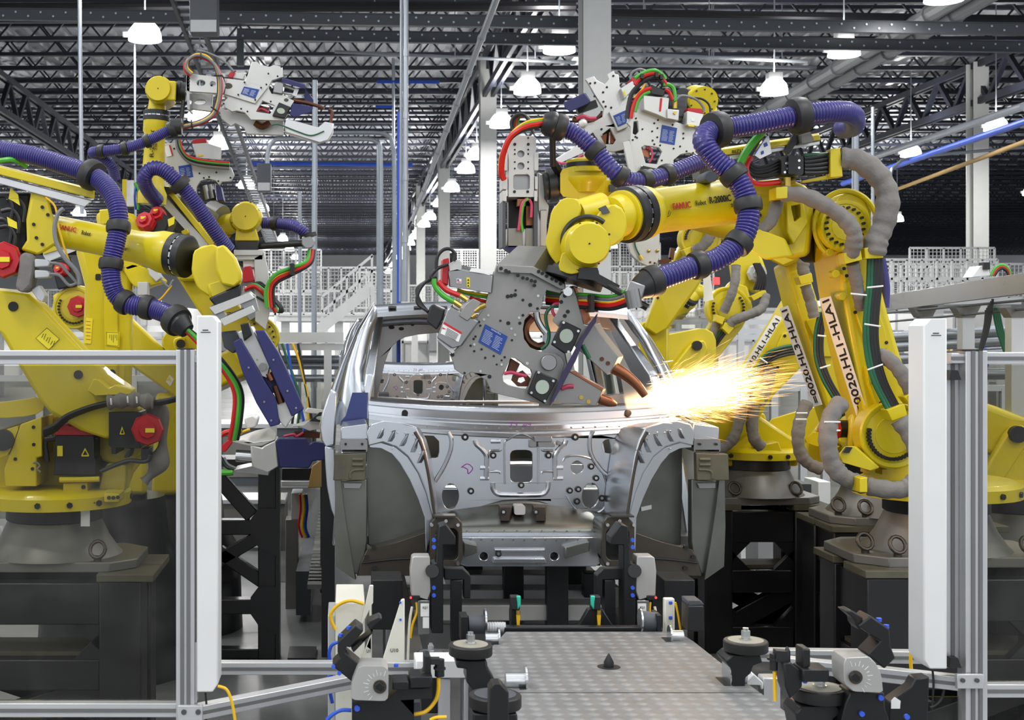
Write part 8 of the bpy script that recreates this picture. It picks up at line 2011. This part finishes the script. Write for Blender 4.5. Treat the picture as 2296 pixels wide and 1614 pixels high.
cable(cab, 'yellow_cable', zc([(500, 490), (380, 460), (270, 490), (190, 570), (185, 650), (225, 740)]), 4.85, 4, YCB); cable(cab, 'blue_cable', zc([(250, 860), (190, 890), (165, 960), (170, 1030)]), 4.7, 4, BCB); cable(cab, 'blue_cable', zc([(200, 1180), (150, 1220), (180, 1380), (195, 1450)]), 4.7, 4, BCB); cable(cab, 'blue_cable', zc([(380, 1520), (280, 1520), (200, 1560), (140, 1614)]), 3.6, 4.5, BCB)
cable(cab, 'yellow_cable', [(488, 1538, 3.95), (508, 1546, 3.95), (520, 1575, 3.95), (528, 1620, 3.95)], 3.95, 3.5, YCB)
# ---------------------------------------------------------------- middle ground
# conveyor frame under the cars
CV = thing('conveyor_frame', 'grey steel conveyor frame carrying the car bodies', 'conveyor', (CXW, 7, 0))
for (X) in (.28, 1.38):
    build('side_beam', MB().wbox((X - .06, 5.5, .45), (X + .06, 14.5, .62)), GRY, CV, bevel=.005)
for Y in (6.4, 7.3, 8.3, 9.4, 10.6, 12.0, 13.4):
    build('cross_tube', MB().wbox((.2, Y, .46), (1.46, Y + .1, .58)), GUM, CV, bevel=.005)
for Y in (5.7, 7.8, 10.2, 12.8):
    for X in (.28, 1.38):
        build('leg', MB().wbox((X - .05, Y, 0), (X + .05, Y + .1, .45)), DGR, CV)
for (x, Y) in ((1150, 6.7), (1248, 6.3), (1290, 6.9), (1060, 7.2), (1180, 8.5)):
    p = P(x, 1270, Y); q = MB().wbox((p.x - .05, Y - .04, .55), (p.x + .05, Y + .04, .935))
    build('support_pin', q, BLM, CV, bevel=.004)
for Yz in (14.7, 17.0):
    for X in (.45, 1.2): build('support_pin', MB().wbox((X - .06, Yz, .45), (X + .06, Yz + .1, .935)), BLM, CV)
build('rear_side_beam', MB().wbox((.22, 14.5, .45), (.34, 22, .62)).wbox((1.32, 14.5, .45), (1.44, 22, .62)), GRY, CV)
for x0, y0, x1, y1, Y, m_ in ((1000, 1288, 1320, 1312, 7.0, EXT), (990, 1322, 1345, 1350, 6.7, EXT), (985, 1356, 1350, 1392, 6.3, SILV)):
    build('cross_beam', MB().box(x0, y0, x1, y1, Y, Y + .15), m_, CV, bevel=.006)
# black braced tower at left
YT = 8.1
TW = thing('braced_frame', 'black welded steel frame with diagonal braces left of the car', 'steel frame', (P(600, 0, YT).x, YT, 0))
def tb_(n, a, b, w_, h, Y=YT): build(n, MB().bar(P(a[0], a[1], Y), P(b[0], b[1], Y), w_, h), BLP, TW, bevel=.006)
q = P(600, 1040, YT); build('post', MB().wbox((q.x - .055, YT - .06, 0), (q.x + .055, YT + .06, q.z)), BLP, TW, bevel=.006)
q = P(624, 1040, YT); build('front_angle', MB().wbox((q.x - .012, YT - .08, 0), (q.x + .012, YT + .06, q.z)), BLP, TW)
q = P(440, 1040, YT); build('post', MB().wbox((q.x - .055, YT - .06, 0), (q.x + .055, YT + .06, q.z)), BLP, TW, bevel=.006)
tb_('cross_beam', (440, 1180), (600, 1180), .1, .09); tb_('cross_beam', (440, 1357), (600, 1357), .1, .09); tb_('cross_beam', (440, 1462), (600, 1462), .1, .06)
tb_('brace', (480, 1060), (566, 1156), .07, .09); tb_('brace', (480, 1262), (590, 1196), .07, .08); tb_('brace', (490, 1235), (600, 1310), .07, .08)
for y in (1140, 1315):
    build('gusset', MB().prism([(562, y + 24), (580, y), (622, y), (622, y + 108), (580, y + 88), (562, y + 62)], YT - .075, YT - .06), BLP, TW)
build('top_plate', MB().box(440, 1030, 628, 1046, YT - .1, YT + .2), BLP, TW)
q = P(690, 1470, YT); build('floor_foot', MB().wbox((q.x - .12, YT - .1, 0), (q.x + .05, YT + .2, .02)), BLM, TW)
# parked guns low at left, between tower and car
zl = lambda l: [(480 + a / 4.483, 880 + b / 4.483) for a, b in l]
YQ = 7.6
GQ = thing('spot_welding_gun', 'silver welding gun lying level with a big dark blue cover, left of the car', 'welding gun', P(600, 1060, YQ), 'spot welding guns')
build('top_plate', MB().loft(zl([(140, 490), (300, 480), (400, 500), (620, 470), (560, 500), (480, 540), (380, 530), (280, 520)]), YQ - .05, zl([(260, 440), (420, 380), (560, 350), (620, 400), (625, 470), (560, 480), (380, 480), (280, 470)]), YQ + .35), GUN, GQ, bevel=.004)
build('body', MB().prism(zl([(360, 520), (480, 550), (500, 530), (620, 475), (655, 740), (570, 790), (545, 830), (400, 815), (380, 740)]), YQ - .05, YQ + .25), GUN, GQ, bevel=.01)
build('lower_plate', MB().prism(zl([(200, 780), (380, 740), (545, 800), (545, 832), (400, 815), (230, 800)]), YQ - .06, YQ + .2), GUM, GQ)
build('rod', MB().cyl(P(*zl([(220, 635)])[0], YQ), P(*zl([(385, 645)])[0], YQ), .035), CHAIN, GQ)
build('blue_cover', MB().loft(zl([(622, 490), (650, 460), (930, 460), (960, 520), (1000, 495), (1120, 510), (1110, 680), (990, 690), (955, 760), (660, 755)]), YQ - .06, zl([(640, 470), (660, 452), (920, 452), (960, 500), (1000, 490), (1120, 500), (1110, 670), (990, 680), (955, 745), (670, 745)]), YQ + .3), NAVY, GQ, bevel=.006)
build('motor', MB().prism(zl([(300, 260), (400, 230), (440, 260), (420, 350), (320, 370)]), YQ + .1, YQ + .3), WHT, GQ, bevel=.01)
build('red_block', MB().prism(zl([(75, 530), (180, 450), (200, 480), (110, 600), (80, 590)]), YQ - .05, YQ + .1), RED, GQ, bevel=.004)
for l, r, m_ in (([(40, 450), (120, 400), (200, 390)], 6, REDH), ([(40, 800), (120, 805), (190, 800)], 7, GRN), ([(60, 640), (120, 740), (200, 770)], 4, BLK), ([(100, 650), (140, 720), (220, 760)], 3, GCB), ([(230, 440), (290, 395), (360, 370)], 3, YCB)):
    cable(GQ, 'gun_hose', zl(l), YQ - .05, r, m_)
build('brass_fitting', MB().cyl(P(*zl([(200, 390)])[0], YQ - .05), P(*zl([(280, 385)])[0], YQ - .05), .015), BRS, GQ)
GP = thing('spot_welding_gun', 'welding gun with frosted round window behind the left fender of the car', 'welding gun', P(710, 960, 8.0), 'spot welding guns')
build('top_plate', MB().loft(zl([(780, 350), (850, 340), (960, 385), (1090, 360), (1130, 300), (940, 290), (900, 330), (800, 330)]), 7.95, zl([(790, 330), (900, 290), (1080, 250), (1150, 250), (1130, 290), (940, 285), (900, 320), (800, 322)]), 8.3), GUN, GP, bevel=.004)
build('insulator_block', MB().prism(zl([(955, 290), (1060, 200), (1140, 200), (1130, 300)]), 7.9, 7.94), BLK, GP); build('transformer_window', MB().prism(zl(ell(1080, 256, 55, 20)), 7.89, 7.9), LENS, GP)
build('arm_plate', MB().prism(zl([(910, 190), (940, 155), (1120, 180), (1100, 220), (930, 205)]), 8.0, 8.05), WHT, GP, bevel=.004)
build('copper_core', MB().prism(zl([(800, 400), (950, 395), (1080, 410), (1080, 460), (800, 450)]), 8.0, 8.1), COD, GP); cable(GP, 'pink_hose', zl([(700, 440), (800, 420), (830, 440), (900, 400)]), 7.97, 3, PNK)
build('pedestal', MB().wbox((P(736, 1000, 8.2).x - .04, 8.1, 0), (P(736, 1000, 8.2).x + .04, 8.4, P(0, 1000, 8.2).z)), BLP, GP)
# bench frames with cables between tower and car
def frame(label, x0, x1, ys, Y, posts, mats=EXT, name='aluminium_frame', tray=None):
    t = thing(name, label, 'frame', (P((x0 + x1) / 2, 0, Y).x, Y, 0))
    for y in ys: build('rail', MB().bar(P(x0, y, Y), P(x1, y, Y), .05, .05), mats, t)
    for x in posts:
        p = P(x, min(ys), Y); build('post', MB().wbox((p.x - .03, Y - .03, 0), (p.x + .03, Y + .03, p.z)), mats, t)
    if tray: build('wire_tray', MB().prism([(x0, tray[0]), (x1, tray[0]), (x1, tray[1]), (x0, tray[1])], Y - .05, Y + .3), mats, t)
    return t
f = frame('aluminium frame with a cable tray behind the left fender', 600, 770, [778, 1003, 1085, 1360], 10.5, [735, 612], tray=(745, 768))
for k, (m_, y) in enumerate([(BLK, 800), (DGN, 806), (BCB, 860), (YCB, 812), (BLK, 870)]): cable(f, 'cable', [(620 + 12 * k, 770, 10.4), (630 + 14 * k, y, 10.4), (660 + 10 * k, y + 80, 10.4), (655 + 12 * k, y + 150, 10.4)], 10.4, 3, m_)
for y in (805, 820, 848): build('pipe', MB().cyl(P(600, y, 10.7), P(760, y, 10.7), .03), GALV, f)
build('acrylic_panel', MB().box(668, 850, 735, 1000, 10.5, 10.51), ACR, f); build('lower_panel', MB().box(612, 1090, 735, 1355, 10.5, 10.51), ACR, f)
f = frame('low aluminium frame behind the left robots', -40, 600, [848, 1170, 1300], 11, [90, 300, 480]); build('acrylic_panel', MB().box(-40, 852, 480, 1165, 11, 11.01), ACR, f)
blk('control_box', 'grey control box with red and yellow cords behind the black frame', 'control box', 9.5, [('box', LGR, R(653, 1105, 677, 1165), 0, .25), ('post', GRY, R(640, 1165, 668, 1470), 0, .2)])
bx_ = blk('cardboard_box', 'brown cardboard piece on the dark bench behind the left fender', 'box', 9.0, [('side', OAK, [(700, 1045), (718, 1032), (735, 1034), (735, 1092), (690, 1094)], 0, .02)])
blk('dark_bench', 'dark bench with a light frame behind the left fender', 'bench', 9.2, [('top', BLM, R(632, 1050, 760, 1076), 0, .5), ('rail', EXT, R(632, 1078, 760, 1090), -.02, .03), ('leg', DGR, R(718, 1090, 742, 1330), 0, .1)], base=(P(690, 0, 9.2).x, 9.2, 0))
cords = thing('cable_bundle', 'bundle of blue, red and yellow cords hanging beside the grey control box', 'cables', P(690, 1200, 9.4))
for m_, x, r in ((BCB, 686, 4), (YCB, 680, 4), (REDH, 672, 2.5)): cable(cords, 'cord', [(x, 1108), (x + 2, 1140), (x - 2, 1180), (x + 6, 1205)], 9.4, r, m_)
blk('floor_conveyor', 'silver floor conveyor running away between frame and car', 'conveyor', 10.2, [('bed', GUM, [(640, 1335), (780, 1335), (780, 1395), (640, 1395)], 0, .6), ('end_box', LGR, R(690, 1350, 780, 1395), -.05, 0)], base=(P(700, 0, 10.2).x, 10.2, 0))
t = thing('link_conveyor', 'grey slatted link conveyor receding at left of the car', 'conveyor', (P(690, 0, 11).x, 11, 0))
for k in range(24): build('slat', MB().bar(FL(690 + k * 1.2, 1310 - k * 7.5, .35), FL(730 + k * .4, 1310 - k * 7.5, .35), .16, .03), GUM if k % 2 else GRY, t)
build('rail', MB().bar(FL(680, 1330, .2), FL(720, 1130, .2), .1, .3), DGR, t)
# right side: aluminium tray and pipe rack
TR = thing('cable_trunking', 'long aluminium trunking rising to the right edge, on square posts', 'cable tray', (P(2150, 0, 8).x, 8, 0))
a, b = (1980, 678, 10.4), (2330, 628, 7.6)
build('trunking', MB().hull([P(1980, 662, 10.4), P(2330, 606, 7.6), P(2330, 655, 7.6), P(1980, 698, 10.4)], [P(1985, 662, 10.8), P(2335, 606, 8.0), P(2335, 655, 8.0), P(1985, 698, 10.8)]), GUM, TR, bevel=.004)
for (x, Y) in ((2076, 9.6), (2172, 8.8), (2283, 8.0)):
    p = P(x, 690, Y); build('post', MB().wbox((p.x - .04, Y, 0), (p.x + .04, Y + .08, p.z)), EXG if False else EXT, TR); build('bracket', MB().prism([(x - 28, 690), (x + 28, 685), (x + 14, 712), (x - 14, 712)], Y - .01, Y + .09), GRY, TR)
for y, d in ((702, 0), (722, 0)): build('wire_rail', MB().cyl(P(1985, y, 10.3), P(2310, y - 30, 7.8), .008), DGR, TR)
for k in range(6): cable(TR, 'cable', [(2226 - 3 * k, 670 + 5 * k, 8.3), (2218 - 2 * k, 730, 8.3), (2200 - k, 790, 8.3)], 8.3, 3, BLK)
for k in range(4): cable(TR, 'green_cable', [(2226 + 4 * k, 690, 8.4), (2236 + 4 * k, 740, 8.4), (2256 + 2 * k, 800, 8.4)], 8.4, 3, DGN)
RK = thing('pipe_rack', 'rack of horizontal pipes and wiring behind the right light curtain', 'pipe rack', (P(2150, 0, 10).x, 10, 0))
for y in (756, 778, 806, 840): build('pipe', MB().cyl(P(1995, y, 9.9), P(2330, y - 18 if y < 830 else y - 2, 9.2), .04), GALV, RK)
for x in (2012, 2110): p = P(x, 740, 10); build('post', MB().wbox((p.x - .05, 10, 0), (p.x + .05, 10.1, p.z)), EXT, RK)
for k, m_ in enumerate([YCB, BCB, REDH, YCB, GRN, BCB]): cable(RK, 'cable', [(2120 + 16 * k, 758, 9.8), (2130 + 17 * k, 792 + 6 * (k % 3), 9.7), (2110 + 20 * k, 825, 9.8)], 9.75, 3.5, m_)
f = frame('aluminium guard frame with acrylic behind the front right robot', 1700, 2320, [870, 1180], 11.5, [1735, 1800, 1850, 2020, 2250]); build('acrylic_panel', MB().box(1700, 874, 2320, 1176, 11.5, 11.51), ACR, f)
f = frame('aluminium guard frame above the balancer, behind the right pillar', 1440, 1760, [722, 742, 756], 13, [1520, 1580, 1660, 1740]); build('clear_panel', MB().prism([(1490, 715), (1590, 688), (1595, 735), (1490, 745)], 12.5, 12.51), ACR, f)
blk('wiring_cabinet', 'pale wiring cabinet with yellow cords between the right risers', 'cabinet', 9.6, [('cabinet', WHT, R(1835, 1080, 1862, 1160), 0, .3), ('cabinet_side', LGR, R(1700, 1195, 1740, 1440), 0, .3)], base=(P(1720, 0, 9.6).x, 9.6, 0))
t = blk('warning_sign', 'yellow sign with a round white symbol beside the right foot casting', 'sign', 8.6, [('sign', YLB, R(1771, 1090, 1788, 1117), 0, .01), ('disc', LBL, ell(1780, 1102, 6, 6), -.003, 0, 0), ('box', DGR, R(1745, 1085, 1820, 1130), .02, .3)])
GR_B = thing('spot_welding_gun', 'small gun with looped green hose on top of the right trunking', 'welding gun', P(2230, 620, 9), 'spot welding guns')
build('body', MB().prism([(2180, 622), (2196, 596), (2214, 594), (2222, 618)], 8.95, 9.1), WHT, GR_B, bevel=.005); build('dark_plug', MB().box(2206, 588, 2220, 604, 8.93, 9.0), BLK, GR_B)
for k, m_ in enumerate((GRN, REDH, BLK)): cable(GR_B, 'looped_hose', [(2222 + 4 * k, 618), (2232 + 3 * k, 600 + 3 * k), (2248, 594 + 4 * k), (2262 - 2 * k, 604 + 3 * k), (2266 - 3 * k, 620)], 8.95, 3, m_)

blk('low_machine', 'long grey machine base on the floor behind the black braced frame', 'machine', 12.0, [('base', GRY, R(470, 1130, 640, 1237), 0, .5), ('top_rail', EXT, R(470, 1120, 640, 1130), -.03, .5), ('door', LGR, R(560, 1150, 630, 1228), -.02, 0)], base=(P(555, 0, 12).x, 12, 0))
blk('low_machine', 'dark machine base further back behind the braced frame, topped by a pale rail', 'machine', 17.0, [('base', DGR, R(430, 960, 700, 1090), 0, .8), ('top_rail', EXT, R(430, 950, 700, 960), -.03, .8), ('door', GRY, R(500, 980, 590, 1070), -.02, 0)], base=(P(565, 0, 17).x, 17, 0))
